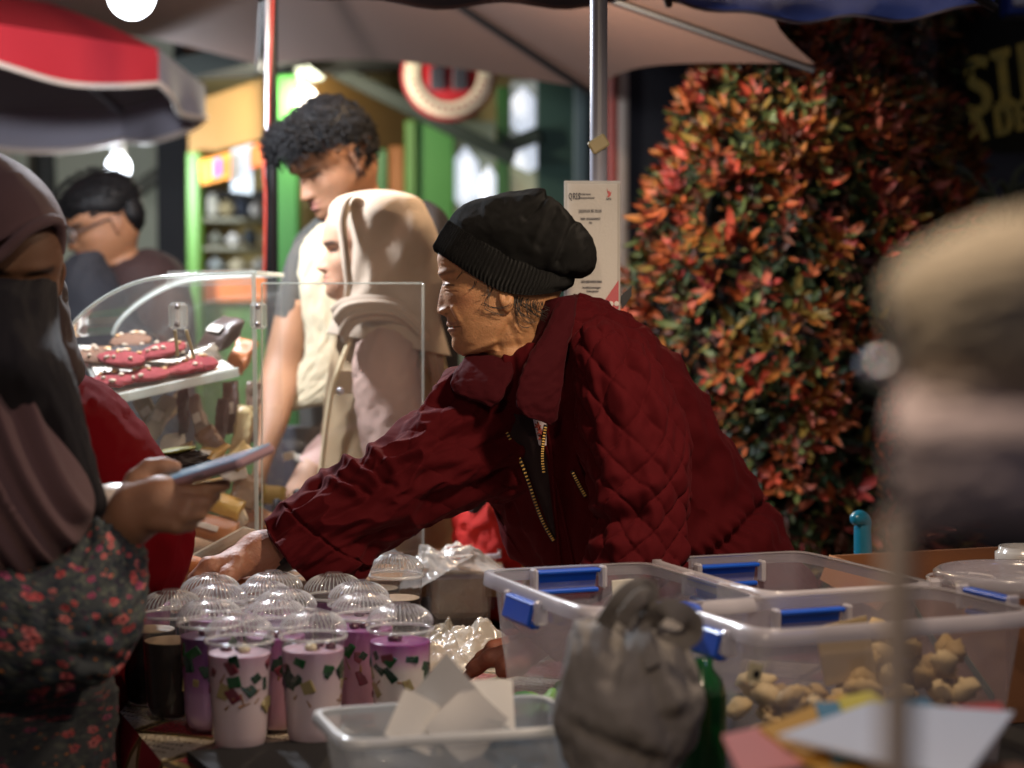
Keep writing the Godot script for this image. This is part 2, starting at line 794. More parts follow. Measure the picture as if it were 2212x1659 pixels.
func materials() -> void:
	M.fine = noise_tex(0.09, 11, 3)
	M.cloth = noise_tex(0.22, 5, 2)
	M.weave = img_tex(64, 64, func(x, y):
		var v := 0.5 + 0.25 * sin(TAU * x / 4.0) * (1.0 if (y / 4) % 2 == 0 else -1.0) + 0.25 * cos(TAU * y / 4.0)
		return Color(v, v, v))
	M.knit = img_tex(64, 64, func(x, y):
		var u := fposmod(x / 8.0, 1.0) - 0.5
		var w := fposmod((y + absf(u) * 10.0) / 6.4, 1.0) - 0.5
		var v := clampf(1.0 - absf(w) * 1.3 - absf(absf(u) - 0.25) * 1.2, 0.0, 1.0)
		return Color(v, v, v))
	M.white_plastic = mt("#d9d7d2", 0.4)
	M.black = mt("#17161a", 0.5)
	M.black_matte = mt("#0d0c0e", 0.9)
	M.steel = mt("#b9bac0", 0.28, {"metal": 0.9})
	M.velvet = mt("#450b10", 0.85, {"rim": 1.0, "tint": 0.9, "bump": M.cloth, "bh": 0.03, "tri": 14.0, "spec": 0.2})
	M.velvet_dark = mt("#380b11", 0.85, {"rim": 0.7, "tint": 0.75, "spec": 0.2})
	M.skin = mt("#ffffff", 0.58, {"vc": true, "sss": 0.1, "bump": M.fine, "bh": 0.05, "tri": 11.0})
	M.hat = mt("#0a0a09", 0.95, {"rim": 0.3, "tint": 0.3, "bump": M.knit, "bh": 0.2, "uvs": Vector3(40, 24, 1), "spec": 0.15})
	M.acrylic = mt("#e8f0ee", 0.03, {"a": 0.03})
	M.acrylic_edge = mt("#e4ece6", 0.2, {"a": 0.55})
	M.cup = mt("#eef2f4", 0.04, {"a": 0.02})
	M.cup_lid = mt("#dbe2e8", 0.06, {"a": 0.10, "coat": 0.4})
	M.cup_rib = mt("#e9eef2", 0.2, {"a": 0.42, "coat": 0.8})
	M.rim_clear = mt("#f2f5f5", 0.12, {"a": 0.3})
	M.bin = mt("#bdb8c6", 0.2, {"a": 0.25})
	M.bin_rim = mt("#cfcbd2", 0.22, {"a": 0.55})
	M.blue = mt("#0d4fbe", 0.35)
	M.blue_deep = mt("#0a3a9a", 0.4)
	M.kraft = mt("#a5773f", 0.8, {"bump": M.cloth, "bh": 0.05, "tri": 6.0})
	M.card = mt("#8a5c3a", 0.85, {"bump": M.cloth, "bh": 0.05, "tri": 5.0})
	M.paper = mt("#d8d3c8", 0.8)
	M.brown_pack = mt("#3f2b22", 0.5)
	M.bag = mt("#f0eee8", 0.12, {"a": 0.42})
	M.gold = mt("#e0b866", 0.35, {"metal": 0.25})

# ---------------------------------------------------------------- ground
func setting() -> void:
	var asphalt := mt("#3b3a39", 0.9, {"bump": M.cloth, "bh": 0.4, "tri": 3.0})
	struct("ground", moved(rbox(Vector3(80, 0.2, 80), 0.001), Transform3D(Basis(), Vector3(0, -0.1, -20))), asphalt)
	struct("pavement", moved(rbox(Vector3(14, 0.12, 9), 0.01), Transform3D(Basis(), Vector3(0, 0.06, -9.2))), mt("#6b665f", 0.9, {"bump": M.cloth, "bh": 0.3, "tri": 2.0}))

# ---------------------------------------------------------------- the stalls behind
func kiosk() -> void:
	var green := mt("#2f6a28", 0.5)
	var lime := mt("#4f7a30", 0.5)
	var dkgreen := mt("#0a1a08", 0.6)
	var ochre := mt("#80602f", 0.7, {"bump": M.cloth, "bh": 0.1, "tri": 2.0})
	var wood := mt("#8a5423", 0.65, {"bump": M.cloth, "bh": 0.1, "tri": 2.0})
	# far street wall
	var w := thing("plaster_wall", "grey green plaster wall behind the man with glasses", "wall", P(260, 1500, 9.0))
	part(w, "wall_face", pbox(-500, -300, 420, 1900, 9.0, 0.2), mt("#a2a490", 0.9, {"bump": M.cloth, "bh": 0.3, "tri": 1.0}))
	part(w, "pipe", tube([P(95, 300, 8.95), P(105, 640, 8.95)], 0.05, 10), mt("#2d2d28", 0.7))
	var beam := [P(150, 520, 8.9), P(345, 375, 8.9)]
	part(w, "drain_pipe", tube(beam, 0.035, 10), mt("#5d5c50", 0.7))
	part(w, "drain_pipe", tube([P(0, 240, 8.9), P(0, 460, 8.9)], 0.05, 10), mt("#a89f8a", 0.7))
	var hole := thing("window_recess", "dark square window recess in the plaster wall, far left", "window", P(70, 420, 8.93))
	part(hole, "frame", pbox(48, 290, 118, 420, 8.96, 0.03), mt("#3a372f", 0.8))
	part(hole, "pane", pbox(60, 300, 108, 405, 8.94, 0.02), mt("#4a4334", 0.3))
	solo("dark_pillar", pbox(343, 270, 410, 1700, 8.2, 0.35), M.black_matte, "tall black pillar beside the green kiosk", "pillar")
	# kiosk
	var k := thing("food_kiosk", "green and ochre food kiosk with shelves and a menu board", "kiosk", P(700, 1500, 8.3))
	part(k, "back_wall", pbox(400, 150, 1290, 1700, 9.3, 0.12), mt("#b9a56a", 0.8))
	part(k, "ceiling", slab(P(400, 100, 7.6), P(900, 90, 7.6), P(900, 150, 9.3), P(400, 160, 9.3), 0.05), wood)
	var fa := [P(410, 225, 7.5), P(575, 172, 7.5), P(575, 300, 7.5), P(410, 342, 7.5)]
	part(k, "fascia", slab(fa[0], fa[1], fa[2], fa[3], 0.05), ochre)
	var fb := [P(668, 150, 7.7), P(880, 235, 8.3), P(880, 318, 8.3), P(790, 318, 8.3), ]
	part(k, "fascia", slab(P(668, 148, 7.7), P(885, 232, 8.4), P(885, 318, 8.4), P(668, 318, 7.7), 0.05), ochre)
	part(k, "roof_edge", slab(P(605, 160, 7.45), P(668, 144, 7.45), P(700, 170, 7.45), P(605, 184, 7.45), 0.05), mt("#8f988c", 0.5))
	part(k, "roof", slab(P(380, 150, 7.3), P(690, 80, 7.3), P(1250, 120, 8.4), P(380, 100, 9.3), 0.08), mt("#151a16", 0.9))
	part(k, "post", pbox(408, 330, 434, 1700, 7.45, 0.1), lime)
	part(k, "post", pbox(600, 165, 646, 1700, 7.45, 0.1), green)
	part(k, "post", pbox(876, 262, 900, 1700, 8.0, 0.1), lime)
	part(k, "post", pbox(842, 318, 874, 1700, 8.05, 0.1), wood)
	part(k, "post", pbox(805, 325, 838, 1700, 8.1, 0.1), green)
	part(k, "door_panel", pbox(902, 250, 982, 1700, 8.05, 0.06), mt("#3c7f2e", 0.55))
	part(k, "mullion", pbox(1072, 190, 1102, 1700, 7.9, 0.09), mt("#25521f", 0.55))
	part(k, "brace", bar(P(700, 140, 7.75), P(1110, 345, 7.75), 0.07, 0.058), dkgreen)
	part(k, "brace", bar(P(1085, 320, 7.82), P(1165, 290, 7.82), 0.07, 0.06), dkgreen)
	var lit := mt("#8f947c", 0.25, {"emit": 0.10, "ecol": "#c4cba8"})
	var litw := mt("#a3aaa6", 0.25, {"emit": 0.15, "ecol": "#dfe8ea"})
	var panes := [[984, 262, 1070, 345, lit], [984, 330, 1070, 1700, lit], [1103, 175, 1160, 300, litw], [1103, 318, 1160, 1700, lit]]
	for p in panes:
		var o := part(k, "lit_window", pbox(p[0], p[1], p[2], p[3], 8.25, 0.02), p[4])
		o.set_meta("label", "lit frosted window pane beside the round red sign")
	for g in [[1005, 385, 0.055, 0.13], [1056, 410, 0.035, 0.1], [1130, 240, 0.05, 0.1], [1142, 335, 0.06, 0.07]]:
		var gm := lathe([Vector2(0.002, -g[3]), Vector2(g[2], -g[3] * 0.6), Vector2(g[2], g[3] * 0.5), Vector2(0.002, g[3])], 14)
		part(k, "lit_window_lamp", moved(gm, Transform3D(Basis(), P(g[0], g[1], 8.1))), mt("#f2f6ff", 0.4, {"emit": 0.7, "ecol": "#e6efff"}))
	part(k, "side_wall", pbox(1160, 120, 1262, 1700, 7.9, 0.1), mt("#16352a", 0.7))
	part(k, "corner_post", pbox(1240, 150, 1268, 1700, 7.6, 0.1), mt("#3f4f52", 0.6))
	# shelves
	for s in [[470, 7.9], [532, 7.9], [590, 7.9]]:
		part(k, "shelf", pbox(434, s[0], 596, s[0] + 9, s[1], 0.45), mt("#9d9a84", 0.6))
	part(k, "counter", pbox(434, 655, 640, 1700, 7.6, 0.3), mt("#4f7a36", 0.6))
	part(k, "hatch", pbox(440, 410, 600, 470, 8.2, 0.1), mt("#2a2722", 0.8))
	var menu := thing("menu_board", "orange and yellow menu board hung in the kiosk hatch", "sign", P(470, 400, 7.44))
	part(menu, "board", slab(P(432, 348, 7.42), P(497, 330, 7.42), P(497, 385, 7.42), P(436, 400, 7.42), 0.02), mt("#e08a22", 0.6))
	part(menu, "picture", slab(P(462, 345, 7.405), P(478, 340, 7.405), P(478, 378, 7.405), P(462, 384, 7.405), 0.008), mt("#7a4f9a", 0.6))
	part(menu, "picture", slab(P(440, 360, 7.405), P(458, 355, 7.405), P(458, 386, 7.405), P(440, 391, 7.405), 0.008), mt("#f0b52c", 0.6))
	part(menu, "picture", slab(P(482, 345, 7.405), P(494, 341, 7.405), P(494, 375, 7.405), P(482, 379, 7.405), 0.008), mt("#e86a1e", 0.6))
	solo("white_sheet_sign", slab(P(500, 325, 7.46), P(546, 312, 7.46), P(546, 420, 7.46), P(500, 415, 7.46), 0.02), mt("#949fa8", 0.5), "pale blue white sheet hanging right of the orange menu board", "sign")
	solo("price_board", slab(P(540, 318, 7.44), P(584, 304, 7.44), P(584, 352, 7.44), P(540, 364, 7.44), 0.02), mt("#b5551c", 0.6), "plain rust orange board at the right end of the hatch", "sign")
	var gc := ["#d9d6c4", "#b7a77e", "#2e3440", "#e2dfd8", "#c98a55", "#8e8f80", "#efece2", "#3d4348", "#d8c9a3", "#a9b0ad", "#cabfa0", "#e6e3da"]
	var gp := [[446, 470, 22, 54], [472, 470, 30, 40], [508, 470, 24, 46], [538, 470, 26, 36], [568, 470, 22, 50], [448, 532, 30, 34], [484, 532, 34, 30], [524, 532, 24, 40], [554, 532, 30, 34], [446, 590, 34, 36], [488, 590, 42, 30], [540, 590, 44, 34]]
	var gl := ["pale jar at the left end of the top kiosk shelf", "tan box second on the top kiosk shelf", "dark tin in the middle of the top kiosk shelf", "white tub right of the dark tin on the top shelf", "orange brown jar at the right end of the top shelf", "grey box at the left end of the middle shelf", "white carton second on the middle kiosk shelf", "dark canister third on the middle kiosk shelf", "cream carton at the right end of the middle shelf", "grey tray box on the bottom kiosk shelf", "cream box in the middle of the bottom shelf", "white box at the right end of the bottom shelf"]
	for i in gp.size():
		var g: Array = gp[i]
		solo("goods_box", pbox(g[0], g[1] - g[3], g[0] + g[2], g[1] - 0.5, 7.98, 0.16, 0.03), mt(gc[i], 0.5), gl[i], "goods", "goods on the kiosk shelves")
	solo("orange_banner", pbox(440, 592, 596, 652, 7.52, 0.02), mt("#d9701f", 0.6), "orange banner across the kiosk counter", "banner")
	# round sign
	var rs := thing("round_sign", "round red and white sign hung on the green brace", "sign", P(970, 160, 7.5))
	var R := 102 * K * 7.5
	var rx := Basis(Vector3.RIGHT, PI / 2)
	part(rs, "disc", moved(lathe([Vector2(0.001, 0.0), Vector2(R, 0.0), Vector2(R, 0.03), Vector2(0.001, 0.03)], 48), Transform3D(rx, Vector3.ZERO)), mt("#8e1620", 0.5), true)
	part(rs, "white_ring", moved(lathe([Vector2(R * 0.62, 0.03), Vector2(R * 0.62, 0.042), Vector2(R * 0.92, 0.042), Vector2(R * 0.92, 0.03)], 48), Transform3D(rx, Vector3.ZERO)), mt("#d8c9ac", 0.5), true)
	part(rs, "red_centre", moved(lathe([Vector2(0.001, 0.036), Vector2(R * 0.6, 0.036), Vector2(R * 0.6, 0.03)], 40), Transform3D(rx, Vector3.ZERO)), mt("#b3141c", 0.5), true)
	for sx in [-1, 1]:
		part(rs, "emblem", moved(rbox(Vector3(R * 0.3, R * 0.5, 0.012), 0.004), Transform3D(Basis(), Vector3(sx * R * 0.24, -R * 0.12, 0.043))), mt("#3b3a40", 0.5), true)
	for i in 15:
		var a := PI * (1.08 + 0.84 * i / 14.0)
		var tr := Transform3D(Basis(Vector3.BACK, a - PI * 1.5 + PI * 0.0), Vector3(cos(a) * R * 0.77, sin(a) * R * 0.77, 0.044))
		part(rs, "ring_mark", moved(rbox(Vector3(R * 0.045, R * 0.11, 0.004), 0.001), tr), mt("#a0493f", 0.5), true)
	part(rs, "hanger", tube([Vector3(0, R, 0.01), Vector3(0, R + 0.6, 0.01)], 0.008, 6), M.black, true)
	# striped post
	var sp := thing("striped_post", "red and white post between the white pole and the hedge", "post", P(1334, 1500, 6.4))
	part(sp, "red_half", pbox(1312, 150, 1334, 1500, 6.4, 0.06, 0.015), mt("#9c3a2c", 0.5))
	part(sp, "white_half", pbox(1334, 150, 1356, 1500, 6.39, 0.06, 0.015), mt("#b7a99c", 0.5))
	# dark wall behind the hedge, with the lettered board
	solo("dark_wall", pbox(1262, -500, 2700, 1700, 8.0, 0.2), mt("#1b1a20", 0.9, {"bump": M.cloth, "bh": 0.3, "tri": 1.0}), "dark wall standing behind the red hedge", "wall")
	var sb := thing("letter_board", "dark board with large worn yellow letters, top right", "sign", P(2130, 400, 5.6))
	part(sb, "panel", slab(P(2030, 40, 5.75), P(2420, -80, 5.3), P(2420, 330, 5.3), P(2030, 330, 5.75), 0.03), mt("#20251f", 0.8, {"bump": M.cloth, "bh": 0.3, "tri": 3.0}))
	var dirv := (P(2420, -80, 5.3) - P(2030, 40, 5.75)).normalized()
	var nrm := dirv.cross(Vector3.UP).normalized() * -1.0
	if nrm.z < 0:
		nrm = -nrm
	var upv := nrm.cross(dirv).normalized()
	var yel := mt("#b59a35", 0.6, {"tex": noise_tex(0.02, 8, 4, 256, [[0.0, "#2a281c"], [0.38, "#80703a"], [0.6, "#c9bd80"], [1.0, "#f0e6b8"]]), "tri": 2.0, "emit": 0.03, "ecol": "#d8c070"})
	lettering(sb, "SINI", 0.26, Transform3D(Basis(dirv * 0.72, upv * 0.9, nrm), P(2222, 165, 5.54) + nrm * 0.03), yel, "lettering", "Droid Sans", 0.02)
	lettering(sb, "A DEN", 0.12, Transform3D(Basis(dirv * 0.82, upv * 0.95, nrm), P(2195, 258, 5.54) + nrm * 0.03), yel, "lettering", "Droid Sans", 0.015)
	var bb := thing("blue_box_sign", "blue sign corner with a white patch, top right corner", "sign", P(2200, 20, 5.2))
	part(bb, "box", pbox(2180, -120, 2400, 30, 5.2, 0.1), M.blue_deep)
	part(bb, "white_patch", pbox(2190, -100, 2400, 12, 5.19, 0.05), mt("#c9d4e2", 0.5))
	# grassy plant by the board
	var gp2 := thing("strappy_plant", "dark strappy plant below the lettered board", "plant", P(2170, 520, 5.0))
	var gm2 := mt("#39422c", 0.6)
	rng.seed = 31
	for i in 26:
		var a := rng.randf_range(-1.5, 1.5)
		var l := rng.randf_range(0.1, 0.24)
		var b := P(2170 + rng.randf_range(-30, 30), 470 + rng.randf_range(-30, 60), 5.0 + rng.randf_range(-0.1, 0.1))
		var tip := b + Vector3(sin(a) * l, cos(a) * l * 0.6, rng.randf_range(-0.05, 0.1))
		part(gp2, "leaf", tube(smooth([b, b.lerp(tip, 0.5) + Vector3(0, 0.05, 0), tip], 6), [0.006, 0.008, 0.008, 0.006, 0.004, 0.001], 5), gm2)

# ---------------------------------------------------------------- the red hedge
func leaf_mesh(l: float, w: float) -> ArrayMesh:
	var pts := PackedVector3Array()
	var nr := 5
	var prof := [0.08, 0.8, 1.0, 0.7, 0.03]
	for i in nr:
		var t := float(i) / (nr - 1)
		for j in 3:
			var s := j - 1
			pts.append(Vector3(s * w * 0.5 * prof[i], t * l, absf(s) * w * 0.16 - sin(t * 2.2) * l * 0.14 + 0.02 * l))
	return rows_mesh(pts, nr, 3, false, {"auto": false})

func hedge() -> void:
	# radius by height: a foot, a broad waist and a domed top
	bush("red_leaf_hedge", "rounded hedge of red and orange young leaves right of the white pole", P(1722, 700, 4.98), 0.415, 1.12, 0.93, 3300, 300, 99)
	bush("dark_leaf_hedge", "taller darker red leaved hedge behind the rounded one, under the blue parasol edge", P(1800, 300, 5.75), 0.38, 1.7, 1.0, 2200, 0, 55)

func bush(called: String, label: String, where: Vector3, R: float, mid: float, cap: float, count: int, most: int, seed_: int) -> void:
	rng.seed = seed_
	var c := Vector3(where.x, 0, where.z)
	var t := thing(called, label, "hedge", c)
	var cols := ["#a2422f", "#964e2b", "#8a5626", "#80302c", "#74602c", "#505c34", "#233220", "#a65c4a", "#4a281b"]
	var mats := []
	for h in cols:
		mats.append(mt(h, 0.5, {"back": h, "spec": 0.35}))
		mats[-1].backlight = Color(0.16, 0.1, 0.06)
	var lm := [leaf_mesh(0.046, 0.0135), leaf_mesh(0.038, 0.012), leaf_mesh(0.054, 0.015)]
	for i in 5:
		var a := TAU * i / 5.0
		part(t, "stem", tube(smooth([Vector3(cos(a) * 0.06, 0.0, sin(a) * 0.06), Vector3(cos(a) * 0.12, mid * 0.6, sin(a) * 0.1), Vector3(cos(a) * 0.2, mid * 1.2, sin(a) * 0.18)], 8), [0.02, 0.018, 0.017, 0.015, 0.013, 0.011, 0.009, 0.005], 7), mt("#2c2018", 0.9), true)
	var singles := []
	var xf := []
	var cl := []
	for sh in [[1.0, 1.0], [0.5, 0.9], [0.25, 0.78]]:
		for i in int(count * sh[0]):
			var y := rng.randf_range(0.2, mid + cap)
			var th := rng.randf_range(0.0, TAU)
			if rng.randf() < 0.35:
				th = rng.randf_range(0.1, PI - 0.1)
			var r := R
			if y < mid:
				r *= lerpf(0.78, 1.0, sqrt(clampf((y - 0.1) / mid, 0, 1)))
			else:
				r *= sqrt(maxf(0.0, 1.0 - pow((y - mid) / cap, 2.0)))
			var lump := nz.get_noise_3d(cos(th) * 2.6 + seed_, y * 3.0, sin(th) * 2.6)
			r *= sh[1] * (1.0 + 0.2 * lump)
			if lump < -0.3 and sh[1] > 0.95 and rng.randf() < 0.6:
				continue                                     # thin places where the dark inside shows
			var pos := Vector3(cos(th) * r, y, sin(th) * r)
			var out := Vector3(cos(th), 0.35 + 0.5 * maxf(0.0, (y - mid) / cap), sin(th)).normalized()
			var young: bool = sh[1] > 0.95 and rng.randf() < 0.5 + lump
			var mood := nz.get_noise_3d(pos.x * 4 + 9, pos.y * 4, pos.z * 4)
			var n := rng.randi_range(5, 8) if young else rng.randi_range(3, 5)
			var ci: int
			if young:
				ci = [0, 1, 2, 3, 7, 1, 4, 1, 2][rng.randi_range(0, 8)] if mood > -0.1 else [2, 4, 8, 1, 5][rng.randi_range(0, 4)]
			else:
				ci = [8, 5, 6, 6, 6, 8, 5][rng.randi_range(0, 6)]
			var side := out.cross(Vector3.UP).normalized()
			var up2 := side.cross(out)
			var whole := rng.randf_range(0.7, 1.3)
			for k in n:
				var a := TAU * k / n + rng.randf_range(-0.5, 0.5)
				var spread := rng.randf_range(0.3, 1.15) if young else rng.randf_range(0.7, 1.6)
				var dir := (out * cos(spread) + (side * cos(a) + up2 * sin(a)) * sin(spread)).normalized()
				var zz := dir.cross(side * sin(a) - up2 * cos(a)).normalized()
				var sc := rng.randf_range(0.65, 1.3) * whole * (0.85 if sh[1] < 0.95 else 1.0)
				var b := Basis(dir.cross(zz), dir, zz).scaled(Vector3.ONE * sc)
				var cj := ci if rng.randf() < 0.75 else rng.randi_range(0, cols.size() - 1)
				var front: bool = pos.z > 0.2 and sh[1] > 0.95 and y > 0.7 and y < 1.9
				if front and singles.size() < most and rng.randf() < 0.2:
					singles.append([Transform3D(b, pos + dir * 0.004), cj, k % 3])
				else:
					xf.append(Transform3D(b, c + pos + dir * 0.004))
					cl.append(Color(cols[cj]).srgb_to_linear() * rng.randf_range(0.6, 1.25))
	for s in singles:
		var o := part(t, "leaf", lm[s[2]], mats[s[1]], true)
		o.transform = s[0]
	var lmm := mt("#ffffff", 0.5, {"vc": true, "spec": 0.35})
	lmm.backlight_enabled = true
	lmm.backlight = Color(0.16, 0.1, 0.06)
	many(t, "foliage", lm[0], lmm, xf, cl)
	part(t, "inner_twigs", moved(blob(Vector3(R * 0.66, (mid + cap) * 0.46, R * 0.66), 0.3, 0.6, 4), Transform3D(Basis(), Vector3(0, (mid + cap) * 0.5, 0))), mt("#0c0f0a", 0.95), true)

# ---------------------------------------------------------------- parasols, canopy and poles
func canopy(t: Node3D, cen: Vector3, top: float, corners: Array, mats: Array, sag: float, called := "panel") -> void:
	var apex := cen + Vector3(0, top, 0)
	var n := corners.size()
	for i in n:
		var a: Vector3 = corners[i]
		var b: Vector3 = corners[(i + 1) % n]
		var pts := PackedVector3Array()
		var nr := 14
		var nc := 14
		for r in nr:
			var u := float(r) / (nr - 1)
			for cc in nc:
				var v := float(cc) / (nc - 1)
				var e := a.lerp(b, v)
				e += (cen - e) * Vector3(1, 0, 1) * 0.09 * sin(PI * v)
				var p := apex.lerp(e, u)
				p.y -= sag * sin(PI * u) * (0.35 + 0.65 * sin(PI * v))
				p.y += 0.03 * sin(PI * v) * u
				pts.append(p)
		part(t, called, rows_mesh(pts, nr, nc, false, {"auto": false}), mats[i % mats.size()])
	for i in n:
		var a: Vector3 = corners[i]
		part(t, "rib", tube([apex - Vector3(0, 0.03, 0), a - Vector3(0, 0.015, 0)], 0.009, 7), M.black)

func parasols() -> void:
	# large beige parasol: its black pole stands left of the curly haired man
	var beige := mt("#76584b", 0.85, {"bump": M.weave, "bh": 0.03, "uvs": Vector3(40, 40, 1), "back": "#8d7468"})
	beige.backlight = Color(0.3, 0.26, 0.22)
	var cen := P(588, 640, 5.0)
	cen.y = 0.0
	var t := thing("beige_parasol", "large beige parasol whose underside spans the top of the view", "parasol", cen)
	var cs := []
	for q in [[1760, 138, 4.42], [1280, 192, 5.5], [560, 140, 6.6], [-160, 60, 6.2]]:
		cs.append(P(q[0], q[1], q[2]))
	cs.append(Vector3(-2.0, 2.02, -4.6))
	cs.append(Vector3(-1.5, 2.02, -3.7))
	cs.append(Vector3(-0.1, 2.02, -3.5))
	cs.append(Vector3(0.66, 1.97, -3.75))
	canopy(t, Vector3(cen.x, 2.0, cen.z), 0.42, cs, [beige], 0.02)
	var pole := mt("#1a191d", 0.35, {"metal": 0.4})
	part(t, "pole", tube([Vector3(cen.x, 0.0, cen.z), Vector3(cen.x, 2.42, cen.z)], 0.0165, 14), pole)
	part(t, "silver_sleeve", tube([P(577, -60, 4.93), P(577, 280, 4.93)], 0.007, 10), M.steel)
	part(t, "red_cable", tube(smooth([P(590, -40, 4.92), P(586, 80, 4.92), P(580, 200, 4.92), P(579, 270, 4.92), P(572, 320, 4.92), P(570, 380, 4.92), P(573, 430, 4.92), P(571, 600, 4.92)], 24), 0.0032, 7), mt("#b83a28", 0.5))
	# red, white and blue parasol on the left
	var red := mt("#b8202f", 0.75, {"bump": M.weave, "bh": 0.03, "uvs": Vector3(30, 30, 1)})
	var rc := P(-60, 200, 6.1)
	rc.y = 0.0
	var rt := thing("red_parasol", "red parasol with white trimmed scalloped edge, far left", "parasol", rc)
	var blu := mt("#27344f", 0.75)
	var grey := mt("#766c72", 0.8)
	var R := 0.72
	var n := 8
	var hub := Vector3(rc.x, 2.31, rc.z)
	var ec := []
	for i in n:
		var a := TAU * (i + 0.62) / n
		ec.append(Vector3(rc.x + cos(a) * R, 2.04 + 0.065 * sin(a), rc.z + sin(a) * R))
	for i in n:
		var a2: Vector3 = ec[i]
		var b2: Vector3 = ec[(i + 1) % n]
		var m: Material = [red, red, red, grey, grey, grey, grey, blu][i]
		var pts := PackedVector3Array()
		for r in 10:
			for cidx in 12:
				var v := cidx / 11.0
				var e := a2.lerp(b2, v)
				var p := hub.lerp(e, r / 9.0)
				p.y += 0.025 * sin(PI * r / 9.0)
				pts.append(p)
		part(rt, "panel", rows_mesh(pts, 10, 12, false, {"auto": false}), m)
		var vp := PackedVector3Array()
		for r in 6:
			for cidx in 17:
				var v := cidx / 16.0
				var e := a2.lerp(b2, v)
				var dpt := 0.1 + 0.035 * sin(PI * v)
				var outw := (e - hub) * Vector3(1, 0, 1)
				vp.append(e + Vector3(0, -dpt * r / 5.0, 0) + outw.normalized() * 0.012 * sin(PI * 3.0 * v) * r / 5.0)
		var val := part(rt, "valance", rows_mesh(vp, 6, 17, false, {"auto": false}), red if i in [1, 0, 2] else mt("#9c98a4", 0.8))
		var edge := []
		for cidx in 17:
			edge.append(vp[5 * 17 + cidx])
		part(rt, "white_trim", tube(edge, 0.009, 6), mt("#d9c8bd", 0.7))
		part(rt, "rib", tube([hub - Vector3(0, 0.02, 0), a2 - Vector3(0, 0.01, 0)], 0.007, 6), M.steel)
	part(rt, "pole", tube([Vector3(rc.x, 0, rc.z), hub], 0.018, 10), M.steel)
	# blue parasol over the front stall, on the white plastic pole
	var wp := P(1293, 200, 3.42)
	var bt := thing("blue_parasol", "blue parasol over the stall on a white plastic pole", "parasol", Vector3(wp.x, 0, wp.z))
	var bluem := mt("#0d2a74", 0.7, {"bump": M.weave, "bh": 0.03, "uvs": Vector3(40, 40, 1)})
	var dk := mt("#23232f", 0.8)
	var pm := mt("#8e8e9b", 0.32)
	part(bt, "pole", tube([Vector3(wp.x, 0.0, wp.z), Vector3(wp.x, 2.3, wp.z)], 0.0152, 18), pm)
	part(bt, "tape_band", bar(P(1275, 322, 3.4), P(1311, 300, 3.4), 0.006, 0.024), mt("#b5a67c", 0.5))
	var fr := []
	for q in [[1440, -12, 3.75], [2150, 4, 3.55]]:
		fr.append(P(q[0], q[1], q[2]))
	var bc := Vector3(wp.x, 2.28, wp.z)
	var ring := [P(560, -20, 3.9), P(1445, -6, 4.1), P(2150, 0, 3.75), Vector3(1.05, 1.98, -2.7), Vector3(0.75, 2.0, -2.2), Vector3(-0.3, 2.0, -2.2), Vector3(-0.75, 2.0, -2.9)]
	canopy(bt, Vector3(wp.x, 1.95, wp.z), 0.33, ring, [dk, bluem], 0.0)
	for s in [[0, 0.03, dk], [1, 0.05, bluem]]:
		var a3: Vector3 = ring[s[0]]
		var b3: Vector3 = ring[s[0] + 1]
		var vp := PackedVector3Array()
		for r in 5:
			for cidx in 25:
				var v := cidx / 24.0
				var e := a3.lerp(b3, v)
				e.y -= (s[1] + 0.008 * sin(v * 19.0)) * sqrt(sin(PI * clampf(v, 0.02, 0.98))) * r / 4.0
				vp.append(e + Vector3(0, 0.008, 0.008 * sin(v * 23.0) * r / 4.0))
		part(bt, "valance", rows_mesh(vp, 5, 25, false, {"auto": false}), s[2])
		var edge := []
		for cidx in 25:
			edge.append(vp[4 * 25 + cidx])
		part(bt, "edge_binding", tube(edge, 0.004, 6), mt("#3a2a2e", 0.7))
	qr_sign(bt)

